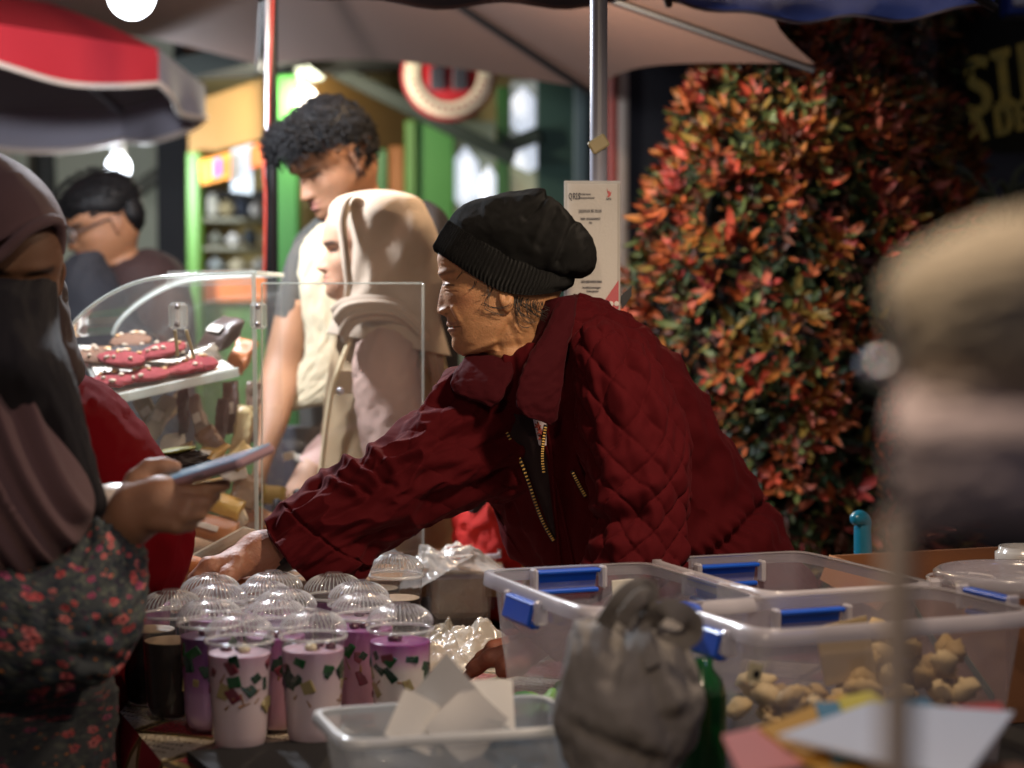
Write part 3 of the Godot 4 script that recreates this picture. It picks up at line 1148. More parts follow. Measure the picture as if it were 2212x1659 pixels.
func qr_sign(_pole: Node3D) -> void:
	var d := 3.36
	var t := thing("payment_sign", "laminated white payment sign taped on the white pole", "sign", P(1279, 535, d))
	var s := K * d
	var cx := 1279.0
	var cy := 535.0
	var q := func(bx: float, by: float, z: float) -> Vector3: return P(bx, by, d - z)
	var tilt := Transform3D(CB, P(cx, cy, d))
	part(t, "backing_board", moved(rbox(Vector3(121 * s, 288 * s, 0.003), 0.001), tilt), mt("#b7b2aa", 0.5))
	var x := tilt
	x.origin += CB.z * 0.0024
	part(t, "paper", moved(rbox(Vector3(108 * s, 268 * s, 0.001), 0.0004), Transform3D(CB, x.origin + CB * Vector3(0, 4 * s, 0))), mt("#d3cfc9", 0.75, {"bump": M.fine, "bh": 0.03, "tri": 6.0}))
	part(t, "laminate", moved(rbox(Vector3(123 * s, 290 * s, 0.0008), 0.0003), Transform3D(CB, tilt.origin + CB.z * 0.0062)), mt("#ffffff", 0.12, {"a": 0.04}))
	var tri_o := PackedVector2Array([Vector2((1336 - cx) * s, (cy - 605) * s), Vector2((1336 - cx) * s, (cy - 668) * s), Vector2((1293 - cx) * s, (cy - 668) * s)])
	part(t, "red_corner", prism(tri_o, 0.0008, Transform3D(CB, tilt.origin + CB.z * 0.0035)), mt("#c02a38", 0.6))
	var tri_l := PackedVector2Array([Vector2((1223 - cx) * s, (cy - 462) * s), Vector2((1233 - cx) * s, (cy - 490) * s), Vector2((1223 - cx) * s, (cy - 500) * s)])
	part(t, "red_corner", prism(tri_l, 0.0008, Transform3D(CB, tilt.origin + CB.z * 0.0035)), mt("#c02a38", 0.6))
	var ink := mt("#1c1a2c", 0.7)
	var put := func(text: String, bx: float, by: float, h: float, wide := 1.0, m: Material = ink, font := "Droid Sans") -> void:
		lettering(t, text, h * s, Transform3D(Basis(CB.x * wide, CB.y, CB.z), P(bx, by, d - 0.0042)), m, "lettering", font, 0.0006)
	put.call("QRIS", 1241, 424, 19, 0.6)
	put.call("QR Code Standar", 1264, 419.5, 6.0, 0.52)
	put.call("Pembayaran Nasional", 1267, 427.5, 6.0, 0.54)
	put.call("JAJANAN BU DIAN", 1275, 456, 9.0, 0.6, ink, "Droid Serif")
	put.call("NMID : ID1024366425572", 1275.5, 473, 7.0, 0.52)
	put.call("TID", 1275.5, 481.5, 6, 0.7)
	put.call("SATU QRIS UNTUK SEMUA", 1278, 608.5, 7.0, 0.52)
	put.call("Cek aplikasi penyelenggara", 1278, 621, 6.0, 0.5)
	put.call("di: www.aspi-qris.id", 1280, 629, 6.0, 0.46)
	put.call("GPN", 1315, 430, 6.5, 0.8)
	var bird := PackedVector2Array([Vector2(-5, 11), Vector2(-2, 3), Vector2(0, 6), Vector2(2, 1), Vector2(5, 3), Vector2(3, -6), Vector2(-1, -10), Vector2(-5, -7), Vector2(-2, -4), Vector2(-4, 1)])
	for i in bird.size():
		bird[i] *= s
	part(t, "red_logo", prism(bird, 0.0007, Transform3D(CB, P(1316, 417, d - 0.0038))), mt("#c8322e", 0.6))
	for k in 3:
		var rr := 5.2 * s
		part(t, "white_icon", moved(lathe([Vector2(0.0002, 0), Vector2(rr, 0), Vector2(rr, 0.0006), Vector2(0.0002, 0.0006)], 20), Transform3D(CB * Basis(Vector3.RIGHT, PI / 2), P(1308 + k * 12.0, 656, d - 0.0044))), mt("#e6dcd8", 0.6))
	solo("black_clip", slab(P(1340, 640, 3.4), P(1364, 617, 3.4), P(1364, 640, 3.4), P(1344, 668, 3.4), 0.012), M.black, "black clip behind the lower right edge of the payment sign", "clip")

# ---------------------------------------------------------------- acrylic case with cookies and packets
func display_case() -> void:
	var wood := mt("#7a5a3c", 0.7, {"bump": M.cloth, "bh": 0.1, "tri": 3.0})
	# the counter it stands on
	var ct := thing("case_counter", "low wooden counter under the clear display case", "counter", P(380, 1260, 4.0))
	var ca := P(60, 1275, 3.62)
	var cy := ca.y
	part(ct, "top", slab(Vector3(-1.15, cy, -3.62), Vector3(-0.02, cy, -3.62), Vector3(-0.02, cy, -4.35), Vector3(-1.15, cy, -4.35), 0.03), wood)
	for q in [[-1.1, -3.68], [-0.07, -3.68], [-0.07, -4.3], [-1.1, -4.3]]:
		part(ct, "leg", bar(Vector3(q[0], 0.0, q[1]), Vector3(q[0], cy - 0.016, q[1]), 0.05, 0.05), wood)
	var d0 := 3.68
	var d1 := 4.12
	var t := thing("display_case", "clear acrylic display case with a curved front and a cookie shelf", "display case", P(350, 1200, 3.9))
	var curve := [[140, 735], [150, 712], [170, 688], [200, 662], [240, 636], [285, 615], [335, 602], [385, 597], [430, 595], [480, 593], [548, 590]]
	var out := PackedVector2Array()
	var sc := K * d0
	for c in curve:
		out.append(Vector2((c[0] - 350) * sc, (829.5 - c[1]) * sc))
	out.append(Vector2((556 - 350) * sc, (829.5 - 1215) * sc))
	out.append(Vector2((140 - 350) * sc, (829.5 - 1215) * sc))
	for d in [d0, d1]:
		var o := PackedVector2Array()
		for p in out:
			o.append(p)
		var x := Transform3D(CB, P(350, 829.5, d0))
		x.origin.z -= d - d0
		part(t, "side_pane", prism(o, 0.004, x), M.acrylic)
	# curved sheet over the two sides
	var pts := PackedVector3Array()
	var sm := []
	for c in curve:
		sm.append([c[0], c[1]])
	var n := 40
	for i in n:
		var u := float(i) / (n - 1)
		var a := P(cr(sm, u, 0), cr(sm, u, 1) - 4, d0)
		for j in 8:
			pts.append(a + Vector3(0, 0, -(d1 - d0) * j / 7.0 + 0.004 - 0.008 * j / 7.0))
	part(t, "curved_pane", rows_mesh(pts, n, 8, false, {"auto": false}), mt("#e9eef2", 0.06, {"a": 0.07, "coat": 1.0}))
	for dd in [0.004, -(d1 - d0) - 0.004]:
		var path := []
		for i in n:
			var u := float(i) / (n - 1)
			path.append(P(cr(sm, u, 0), cr(sm, u, 1) - 1, d0) + Vector3(0, 0, dd))
		part(t, "edge", tube(path, 0.0038, 6), M.acrylic_edge)
	part(t, "edge", bar(P(548, 590, d0), P(556, 1210, d0), 0.008, 0.006, 0.001), M.acrylic_edge)
	part(t, "edge", bar(P(548, 589, d0), P(548, 589, d0) + Vector3(0, 0, -(d1 - d0)), 0.012, 0.008, 0.001), M.acrylic_edge)
	part(t, "top_rail", bar(P(362, 603, d0 - 0.02), P(546, 598, d0 - 0.02), 0.012, 0.03, 0.002), mt("#dfe8e4", 0.15, {"a": 0.14}))
	for hx in [[383, 682, 40, 58], [557, 682, 36, 58]]:
		var h := part(t, "hinge", pbox(hx[0] - hx[2] * 0.5, hx[1] - hx[3] * 0.5, hx[0] + hx[2] * 0.5, hx[1] + hx[3] * 0.5, d0 - 0.03, 0.02), mt("#e6ece8", 0.12, {"a": 0.4}))
		part(h, "pin", tube([P(hx[0], hx[1] - 28, d0 - 0.034), P(hx[0], hx[1] + 28, d0 - 0.034)], 0.006, 8), mt("#ffffff", 0.1, {"a": 0.5}))
		for k in [-1, 1]:
			part(h, "screw", moved(blob(Vector3.ONE * 0.005, 0, 1, 1, 8, 10), Transform3D(Basis(), P(hx[0], hx[1] + k * 19, d0 - 0.045))), M.steel)
	part(t, "strap", bar(P(378, 712, d0), P(384, 770, d0), 0.006, 0.004, 0.001), mt("#b9ab88", 0.6))
	part(t, "strap", bar(P(402, 712, d0), P(420, 775, d0), 0.006, 0.004, 0.001), mt("#b9ab88", 0.6))
	var FL := P(225, 868, 3.66)
	var FR := P(515, 803, 3.82)
	var BR := P(470, 770, 4.08)
	var BL := P(165, 752, 4.08)
	var shelf := part(t, "shelf", slab(FL, FR, BR, BL, 0.007), mt("#e8ece6", 0.1, {"a": 0.28}))
	part(shelf, "shelf_lip", bar(FL, FR, 0.01, 0.018, 0.002), M.acrylic_edge)
	part(shelf, "shelf_lip", bar(BL, BR, 0.006, 0.012, 0.002), M.acrylic_edge)
	part(t, "tray_liner", slab(FL.lerp(BR, 0.03) + Vector3(0, 0.006, 0), FR.lerp(BL, 0.03) + Vector3(0, 0.006, 0), BR.lerp(FL, 0.03) + Vector3(0, 0.006, 0), BL.lerp(FR, 0.03) + Vector3(0, 0.006, 0), 0.002), M.paper)
	# cookies
	var sx := (FR - FL).normalized()
	var sz := (FL - BL).normalized()
	var up := sz.cross(sx).normalized()
	if up.y < 0:
		up = -up
	sz = sx.cross(up).normalized()
	var red := mt("#861a22", 0.85, {"bump": M.cloth, "bh": 0.2, "tri": 14.0})
	var dark := mt("#221a1b", 0.7, {"bump": M.cloth, "bh": 0.2, "tri": 14.0})
	var brown := mt("#6b4a34", 0.8, {"bump": M.cloth, "bh": 0.2, "tri": 14.0})
	var white := mt("#c4b59e", 0.6)
	var cream := mt("#c99a5e", 0.6)
	# [u along the shelf, v from front to back, height, material, radius, label]
	var ck := [[0.12, 0.16, 0.012, red, 0.048, "red cookie at the front left end of the acrylic shelf"], [0.36, 0.14, 0.012, red, 0.048, "red cookie in the middle of the shelf's front row"], [0.6, 0.15, 0.012, red, 0.05, "red cookie right of the middle of the front row"], [0.74, 0.2, 0.012, red, 0.042, "rightmost red cookie near the bare end of the shelf"],
		[0.2, 0.25, 0.04, red, 0.05, "red cookie on top of the left pair, white chips showing"], [0.5, 0.28, 0.043, red, 0.052, "largest red cookie, on top of the middle of the row"],
		[0.1, 0.66, 0.012, brown, 0.05, "brown cookie with pale topping at the back left"], [0.3, 0.62, 0.018, dark, 0.05, "black cookie with pale chips behind the left red ones"], [0.47, 0.6, 0.02, dark, 0.048, "black cookie in the middle of the back row"], [0.36, 0.78, 0.03, brown, 0.045, "brown cookie with a large caramel lump at the back"], [0.62, 0.6, 0.018, dark, 0.04, "black cookie at the right end of the back row"]]
	rng.seed = 5
	for i in ck.size():
		var c: Array = ck[i]
		var pos: Vector3 = FL.lerp(FR, c[0]).lerp(BL.lerp(BR, c[0]), c[1]) + up * (c[2] + 0.008)
		var b := Basis(sx, up, sz).rotated(sx, rng.randf_range(-0.12, 0.12)).rotated(sz, rng.randf_range(-0.15, 0.15) if c[2] > 0.03 else 0.0)
		var o := thing("cookie", c[5], "cookie", pos, "cookies on the acrylic shelf")
		var cm := part(o, "cookie_body", moved(blob(Vector3(c[4], 0.0125, c[4]) * 0.92, 0.13, 0.35, 40 + i, 16, 30), Transform3D(b, Vector3.ZERO)), c[3], true)
		for k in (8 if c[3] != dark else 6):
			var a := rng.randf_range(0, TAU)
			var rr: float = c[4] * sqrt(rng.randf()) * 0.88
			var tt := Transform3D(b.rotated(up, a), b * Vector3(cos(a) * rr, 0.012 * sqrt(maxf(0.05, 1 - pow(rr / c[4], 2))) + 0.001, sin(a) * rr))
			part(cm, "chip", moved(blob(Vector3(rng.randf_range(0.004, 0.009), 0.0032, rng.randf_range(0.003, 0.0055)), 0.3, 0.5, i * 20 + k, 7, 9), tt), white if rng.randf() < 0.75 else cream, true)
	# packets and pouches heaped in the case and beside it
	var pk := [
		[320, 890, 40, 90, -30, 4.0, "#8f7a58", "kraft stick packet leaning left behind the pale tube"], [370, 880, 30, 80, 35, 4.05, "#d0c4a8", "cream bar packet leaning right behind the shelf strap"], [455, 950, 44, 60, -35, 3.82, "#6d4a2c", "chestnut brown packet tilted in front of the dark bar"], [330, 1000, 60, 44, 20, 3.82, "#d8ccb0", "cream pouch lying at the left of the heap"],
		[400, 985, 50, 50, -15, 3.78, "#7d5f3a", "square kraft packet in front of the white one"], [520, 985, 40, 60, 40, 3.78, "#cbb06a", "straw yellow packet tilted at the right of the heap"], [450, 1060, 70, 50, -12, 3.76, "#c2a672", "sand coloured pouch above the bright yellow bag"], [360, 1085, 70, 50, 16, 3.78, "#93703e", "brown pouch low at the left of the heap"],
		[505, 1120, 60, 50, -30, 3.74, "#ddd0b2", "pale paper sachet between the yellow and orange bags"],
		[478, 722, 78, 92, 32, 4.0, "#3d2c25", "dark brown pouch with a white label leaning at the case top right"], [438, 770, 70, 40, -24, 3.95, "#8d8272", "grey clear pouch below the dark brown labelled one"], [520, 770, 44, 90, 18, 4.05, "#b0672c", "orange kraft packet behind the right hinge"],
		[500, 880, 34, 120, -6, 3.95, "#5a463c", "narrow brown bar standing right of the shelf end"], [478, 905, 30, 90, 4, 3.9, "#4a3830", "dark bar packet under the shelf, middle"], [396, 890, 26, 104, -3, 3.85, "#2e211f", "blackish bar standing under the cookie shelf"],
		[430, 900, 32, 96, -18, 3.9, "#8a7c70", "grey wrapped bar leaning left under the shelf"], [525, 930, 40, 110, 8, 3.9, "#c9b27c", "yellowish paper packet standing near the case edge"], [545, 890, 30, 130, 3, 4.1, "#6a5546", "brown bar at the right edge of the case"],
		[345, 900, 40, 110, 22, 3.95, "#b3aea2", "pale clear tube leaning right under the shelf"], [372, 965, 54, 60, 0, 3.85, "#cfc9bd", "white packet in the middle of the heap"], [300, 950, 60, 50, 12, 3.95, "#3b4048", "dark blue packet at the left of the heap"],
		[450, 990, 60, 92, 30, 3.8, "#b28a3e", "golden kraft pouch leaning in the heap"], [500, 1010, 54, 70, -20, 3.8, "#e2dcd0", "white printed packet right in the heap"], [410, 1035, 90, 60, 8, 3.8, "#b89a5e", "wide tan pouch lying low in the heap"],
		[350, 1040, 70, 60, -10, 3.85, "#a3905e", "olive tan pouch left in the heap"], [530, 1060, 60, 80, 14, 3.8, "#8a6b48", "brown kraft pouch right of the golden one"], [470, 1085, 120, 46, 22, 3.74, "#c99f3d", "bright yellow brown paper bag lying at the case foot"],
		[440, 1135, 150, 56, 18, 3.72, "#a8682c", "large orange kraft bag at the foot of the case"], [535, 1130, 90, 90, 28, 3.85, "#8f5a2a", "dark kraft bag behind the orange one"], [590, 1070, 50, 40, 10, 4.0, "#c8b04a", "small yellow packet behind the clear screen"], [385, 1120, 90, 60, -8, 3.8, "#b5a27a", "beige pouch at the left foot of the heap"], [520, 1180, 120, 30, 6, 3.74, "#9a7448", "flat kraft bag under the heap"]]
	rng.seed = 17
	for i in pk.size():
		var q: Array = pk[i]
		var s: float = K * q[5]
		var pos := P(q[0], q[1], q[5])
		var o := thing("packet", q[7], "packet", pos, "packets heaped in the display case")
		var hw: float = q[2] * s * 0.5
		var hh: float = q[3] * s * 0.5
		var th := minf(hw, hh) * 0.5
		var rows := []
		for r in 7:
			var u := r / 6.0
			var y := lerpf(hh, -hh, u)
			var fat: float = th * pow(sin(PI * clampf(u, 0.03, 0.97)), 0.6)
			rows.append([-hw, y, hw, y, 0.0, maxf(fat, 0.002)])
		var sd := i * 7.3
		var lm := loft(rows, 20, 26, func(x, y, _d): return Vector3(x, y, 0), {"n": Vector3.BACK, "ex": 0.6, "cap0": true, "cap1": true, "disp": func(s_, th_, qq, sz_, w_): return Vector3(0, 0, 0.006 * nz.get_noise_3d(qq.x * 22 + sd, qq.y * 22, sz_))})
		var b := Basis(Vector3.RIGHT, rng.randf_range(-0.75, -0.2)) * Basis(Vector3.BACK, deg_to_rad(-q[4])) * Basis(Vector3.UP, rng.randf_range(-0.6, 0.4))
		var clear: bool = q[6] in ["#b3aea2", "#8d8272", "#cfc9bd"]
		part(o, "wrapper", moved(lm, Transform3D(b, Vector3.ZERO)), mt(q[6], 0.22 if clear else 0.4, {"spec": 0.6} if not clear else {"a": 0.75}), true)
		if i % 3 == 0:
			part(o, "label", moved(rbox(Vector3(hw * 1.1, hh * 0.45, 0.002), 0.0008), Transform3D(b, b * Vector3(0, -hh * 0.1, th * 0.95 + 0.004))), mt("#d9d3ca", 0.5), true)
		else:
			part(o, "seal", moved(rbox(Vector3(hw * 1.9, hh * 0.12, 0.003), 0.001), Transform3D(b, b * Vector3(0, hh * 0.97, 0))), mt(q[6], 0.35), true)
	# glossy dark cake under the phone
	var ck2 := thing("dark_cake", "dark chocolate loaf piece behind the phone", "cake", P(390, 1000, 3.6))
	part(ck2, "crumb", moved(blob(Vector3(0.05, 0.022, 0.035), 0.5, 0.5, 77, 20, 28), Transform3D(Basis(Vector3.BACK, 0.15), Vector3(0.0, 0, 0))), mt("#1f1210", 0.6), true)
	part(ck2, "wrap", moved(blob(Vector3(0.042, 0.006, 0.03), 0.3, 0.5, 78, 10, 20), Transform3D(Basis(Vector3.BACK, 0.15), Vector3(-0.012, 0.022, 0))), mt("#6a6a1e", 0.5), true)
	# flat clear screen
	var s2 := thing("acrylic_screen", "flat clear acrylic screen standing right of the display case", "screen", P(740, 1230, 3.62))
	var A := P(566, 612, 3.66)
	var Bq := P(914, 612, 3.66)
	var C := P(914, 1215, 3.66)
	var D := P(566, 1215, 3.66)
	part(s2, "pane", slab(A, Bq, C, D, 0.004), M.acrylic)
	part(s2, "edge", bar(Bq, C, 0.0045, 0.006, 0.001), M.acrylic_edge)
	part(s2, "edge", bar(A, Bq, 0.003, 0.003, 0.001), M.acrylic_edge)
	part(s2, "edge", bar(A, D, 0.003, 0.005, 0.001), M.acrylic_edge)
	part(s2, "foot", bar(D - Vector3(0, 0, 0.03), D + Vector3(0, 0, 0.03), 0.012, 0.006), M.acrylic)
	part(s2, "foot", bar(C - Vector3(0, 0, 0.03), C + Vector3(0, 0, 0.03), 0.012, 0.006), M.acrylic)

# ---------------------------------------------------------------- heads
# A head in profile, facing -x, in metres about the middle of the skull. Rows are [front, height, back, height, depth, half width] in millimetres.
func head_mesh(o := {}) -> ArrayMesh:
	var sc: float = o.get("size", 1.0)
	var rows := [[-15, 1, 30, 1, 0, 12], [-52, 12, 68, 14, 0, 44], [-78, 32, 90, 36, 0, 62], [-92, 62, 99, 68, 0, 74], [-95, 92, 101, 98, 0, 77], [-86, 112, 99, 118, 0, 75], [-87, 132, 95, 138, 0, 72], [-89, 156, 88, 158, 0, 69], [-93, 178, 82, 174, 0, 63], [-91, 200, 72, 190, 0, 54], [-80, 219, 66, 204, 0, 45], [-52, 228, 63, 215, 0, 47], [-22, 234, 62, 230, 0, 52], [-8, 262, 66, 256, 0, 55], [-2, 320, 78, 320, 0, 60], [6, 380, 90, 380, 0, 70]]
	var nose := [[100, 0], [112, 2], [130, 11], [146, 20], [154, 22], [160, 12], [164, 0]]
	var skin: Color = o.get("skin", Color(0.36, 0.2, 0.125))
	var brow: Color = o.get("brow", Color(0.03, 0.022, 0.02))
	var lip: Color = o.get("lip", Color(0.3, 0.12, 0.1))
	var disp := func(_s, _th, q: Vector2, sz: float, w: float) -> Vector3:
		var y := q.y
		var z := sz * w * 1000.0
		var dx := 0.0
		if q.x < -40.0 and y > 98.0 and y < 166.0:
			for i in nose.size() - 1:
				if y >= nose[i][0] and y < nose[i + 1][0]:
					var h: float = lerpf(nose[i][1], nose[i + 1][1], (y - nose[i][0]) / (nose[i + 1][0] - nose[i][0]))
					var wd: float = lerpf(8.0, 13.0, clampf((y - 110.0) / 45.0, 0, 1))
					dx -= h * exp(-pow(z / wd, 2.0))
			dx -= 5.0 * g2(Vector2(absf(z), y), 14, 153, 7, 8)
		var f := Vector2(absf(z), y)
		var p := 0.0
		if q.x < -20.0:
			p += 0.004 * g2(f, 28, 98, 22, 9) - 0.007 * g2(f, 31, 114, 17, 11) + 0.0055 * g2(f, 31, 116, 12, 8)
			p -= 0.0012 * g2(f, 31, 118, 15, 1.8)
			p += 0.003 * g2(f, 46, 140, 22, 16) - 0.003 * g2(f, 38, 172, 14, 14)
			p += 0.003 * g2(f, 0, 171, 20, 5) + 0.0035 * g2(f, 0, 182, 17, 5) - 0.0035 * g2(f, 0, 176.5, 24, 2.2)
			p += 0.003 * g2(f, 0, 206, 16, 10) - 0.0025 * g2(f, 0, 192, 20, 5)
		return Vector3(dx, 0, p)
	var col := func(_s, _th, q: Vector2, sz: float) -> Color:
		var z := absf(sz) * 70.0
		var c := skin
		if q.x < -20.0:
			var f := Vector2(z, q.y)
			c = c.lerp(lip, clampf(1.3 * (g2(f, 0, 171, 20, 4.5) + g2(f, 0, 182, 17, 5.5)), 0, 0.85))
			c = c.lerp(brow, clampf(1.6 * seg(f, 16, 101, 44, 98, 4.0), 0, 0.85))
			c = c.lerp(brow, clampf(1.5 * seg(f, 20, 117, 43, 116, 2.6), 0, 0.9))
		return c
	var m := func(x: float, y: float, _d: float) -> Vector3: return Vector3(x, 120.0 - y, 0) * 0.001
	for r in rows:
		r[5] = r[5] * 0.001
	var mesh := loft(rows, o.get("nr", 110), o.get("nc", 96), m, {"n": Vector3.BACK, "ex": 0.93, "disp": disp, "col": col, "cap0": true, "cap1": true})
	var ear := []
	for zz in [1.0, -1.0]:
		var er := [[6, 98, 24, 102, 0.074, 0.003], [0, 104, 31, 110, 0.078, 0.006], [0, 118, 33, 122, 0.08, 0.007], [2, 132, 26, 138, 0.078, 0.006], [4, 146, 15, 152, 0.074, 0.005], [7, 154, 11, 156, 0.072, 0.002]]
		var em := func(x: float, y: float, d: float) -> Vector3: return Vector3(x * 0.001, (120.0 - y) * 0.001, d * zz)
		ear.append(loft(er, 18, 16, em, {"n": Vector3.BACK * zz, "cap0": true, "cap1": true, "col": func(_a, _b, _c, _d): return skin * 0.97, "disp": func(_s, th, q, sz, _w): return Vector3(0, 0, -0.004 * g2(q, 16, 120, 8, 14) if sz > 0 else 0.0)}))
	var st := SurfaceTool.new()
	st.append_from(mesh, 0, Transform3D().scaled(Vector3.ONE * sc))
	for e in ear:
		st.append_from(e, 0, Transform3D().scaled(Vector3.ONE * sc))
	return st.commit()

func hair_tufts(t: Node3D, x: Transform3D, count: int, seed_: int, size: float, m: Material, keep: Callable, rad := Vector3(0.1, 0.105, 0.085)) -> void:
	rng.seed = seed_
	var lock := tube(smooth([Vector3.ZERO, Vector3(0.008, 0.008, 0), Vector3(0.012, 0.016, 0.008), Vector3(0.024, 0.018, 0.006), Vector3(0.032, 0.026, -0.002), Vector3(0.04, 0.022, 0.004)], 12), [0.0022, 0.0022, 0.0021, 0.002, 0.002, 0.0019, 0.0018, 0.0016, 0.0014, 0.0012, 0.0009, 0.0005], 4)
	var xf := []
	while xf.size() < count:
		var u := Vector3(rng.randfn(), rng.randfn(), rng.randfn()).normalized()
		if not keep.call(u):
			continue
		var b := Basis(Quaternion(Vector3.UP, u) if u.y > -0.99 else Quaternion(Vector3.RIGHT, PI))
		b = b.rotated(u, rng.randf_range(0, TAU)).scaled(Vector3.ONE * size * rng.randf_range(0.6, 1.35))
		xf.append(x * Transform3D(b, u * rad * rng.randf_range(0.97, 1.04) + Vector3(0, 0.022, 0)))
	many(t, "hair_locks", lock, m, xf)

func limb(t: Node3D, called: String, rows: Array, m: Material, o := {}) -> MeshInstance3D:
	var oo := {"cap0": true, "cap1": true}
	oo.merge(o, true)
	return part(t, called, loft(rows, o.get("nr", 40), o.get("nc", 40), P, oo), m)

func folds(amp: float, fx: float, fy: float, sd: float) -> Callable:
	return func(_s, _th, q: Vector2, sz, _w):
		var v := nz.get_noise_3d(q.x * fx + sd, q.y * fy, sz * 1.3 + sd)
		return Vector3(0, 0, amp * (1.0 - 2.2 * absf(v)))

func background_people() -> void:
	var skin := Color(0.34, 0.17, 0.095)
	# --- tall man with curly hair
	var mh := P(722, 350, 4.55)
	var man := thing("person", "man with curly black hair and grey T-shirt looking down behind the case", "person", Vector3(mh.x, 0.12, mh.z))
	var hb := Basis(Vector3.UP, 0.6) * Basis(Vector3.BACK, 0.52)
	var hx := Transform3D(hb, mh)
	var body := SurfaceTool.new()
	body.append_from(head_mesh({"skin": Color(0.25, 0.12, 0.065), "size": 1.08}), 0, hx)
	var arm := loft([[600, 650, 668, 650, 4.42, 0.04], [588, 705, 664, 735, 4.4, 0.043], [572, 770, 652, 800, 4.38, 0.04], [560, 830, 640, 850, 4.33, 0.036], [556, 900, 622, 915, 4.28, 0.034], [552, 960, 596, 975, 4.24, 0.028], [548, 1010, 580, 1020, 4.2, 0.024], [538, 1040, 572, 1052, 4.18, 0.02], [522, 1075, 560, 1085, 4.15, 0.016], [510, 1100, 540, 1112, 4.13, 0.01]], 40, 28, P, {"cap0": true, "cap1": true, "col": func(_a, _b, _c, _d): return Color(0.3, 0.15, 0.08)})
	body.append_from(arm, 0, Transform3D())
	for f in [[520, 1085, 505, 1120], [530, 1090, 520, 1130], [542, 1090, 536, 1132], [552, 1085, 552, 1122], [556, 1060, 572, 1088]]:
		body.append_from(tube([P(f[0], f[1] - 20, 4.14), P((f[0] + f[2]) * 0.5, (f[1] + f[3]) * 0.5 - 6, 4.12), P(f[2], f[3], 4.13)], [0.011, 0.009, 0.006], 8), 0, Transform3D())
	part(man, "body", body.commit(), M.skin)
	var hairm := mt("#0a090b", 0.6, {"spec": 0.35})
	var shell := blob(Vector3(0.1, 0.1, 0.084) * 1.0, 0.12, 0.4, 5, 22, 30)
	var hairn := part(man, "hair", moved(shell, hx * Transform3D(Basis(), Vector3(0.018, 0.052, 0))), hairm)
	var keep := func(u: Vector3) -> bool: return u.y > 0.1 + (0.25 if u.x < -0.55 else 0.0) - (0.75 if u.x > 0.1 else 0.0) and u.y > -0.7
	hair_tufts(hairn, hx * Transform3D(Basis(), Vector3(0.0, 0.014, 0)), 2600, 8, 0.62, hairm, keep, Vector3(0.102, 0.096, 0.088))
	hair_tufts(hairn, hx * Transform3D(Basis(), Vector3(-0.075, 0.062, 0.0)), 1000, 9, 0.75, hairm, func(u): return u.y > -0.35 and u.x < 0.5, Vector3(0.036, 0.032, 0.066))
	var tee := mt("#403f3b", 0.85, {"bump": M.weave, "bh": 0.03, "uvs": Vector3(60, 60, 1)})
	limb(man, "t_shirt", [[690, 470, 880, 440, 4.62, 0.07], [640, 520, 945, 455, 4.62, 0.12], [625, 600, 980, 540, 4.62, 0.14], [640, 720, 985, 680, 4.62, 0.14], [650, 860, 985, 860, 4.62, 0.13], [655, 1100, 985, 1100, 4.62, 0.14], [650, 1280, 1000, 1280, 4.62, 0.15]], tee, {"disp": folds(0.006, 0.03, 0.012, 3.0)})
	limb(man, "sleeve", [[660, 505, 720, 560, 4.5, 0.05], [628, 540, 690, 640, 4.47, 0.06], [606, 610, 672, 690, 4.44, 0.06], [592, 690, 660, 722, 4.42, 0.055]], tee, {"disp": folds(0.0015, 0.02, 0.01, 5.0)})
	var black := mt("#15141a", 0.8)
	limb(man, "black_vest", [[880, 440, 930, 436, 4.66, 0.06], [895, 470, 968, 470, 4.66, 0.12], [900, 560, 990, 560, 4.66, 0.15], [900, 720, 992, 720, 4.66, 0.155], [880, 900, 992, 900, 4.66, 0.15], [860, 1250, 1000, 1250, 4.66, 0.15]], black)
	var apron := mt("#b8ad92", 0.75, {"bump": M.weave, "bh": 0.04, "uvs": Vector3(40, 40, 1)})
	limb(man, "apron_bib", [[690, 490, 760, 470, 4.44, 0.02], [655, 540, 740, 540, 4.42, 0.02], [650, 640, 740, 640, 4.4, 0.02], [665, 740, 745, 740, 4.38, 0.02], [640, 820, 740, 820, 4.36, 0.018], [610, 890, 700, 870, 4.34, 0.01]], apron, {"disp": folds(0.008, 0.05, 0.02, 9.0)})
	limb(man, "trousers", [[600, 920, 720, 920, 4.6, 0.12], [570, 1100, 760, 1100, 4.6, 0.14], [570, 1500, 760, 1500, 4.6, 0.13]], mt("#2b2a30", 0.85))
	for c in [[625, 985, 26, 8, 12], [648, 990, 22, 7, -10]]:
		solo("paper_tag", moved(rbox(Vector3(c[2] * K * 4.3, c[3] * 2 * K * 4.3, 0.004), 0.001), Transform3D(Basis(Vector3.BACK, deg_to_rad(c[4])), P(c[0], c[1], 4.28))), M.paper, "white paper slip behind the screen, %s" % ("left one of two" if c[0] < 630 else "right one of two"), "paper")
	# --- young woman in a pale pink hijab and beige vest
	var gh := P(792, 545, 4.12)
	var girl := thing("person", "woman in pale pink hijab and beige vest seen in profile", "person", Vector3(gh.x, 0.12, gh.z))
	var gb := SurfaceTool.new()
	gb.append_from(head_mesh({"skin": Color(0.4, 0.215, 0.13), "lip": Color(0.4, 0.12, 0.11), "size": 0.95}), 0, Transform3D(Basis(Vector3.UP, 0.12) * Basis(Vector3.BACK, 0.03), gh))
	gb.append_from(loft([[656, 985, 704, 1010, 4.14, 0.028], [634, 1020, 684, 1050, 4.1, 0.026], [612, 1060, 660, 1085, 4.04, 0.026], [600, 1090, 645, 1110, 3.98, 0.02], [590, 1115, 630, 1125, 3.94, 0.013]], 24, 22, P, {"cap0": true, "cap1": true, "col": func(_a, _b, _c, _d): return Color(0.5, 0.3, 0.2)}), 0, Transform3D())
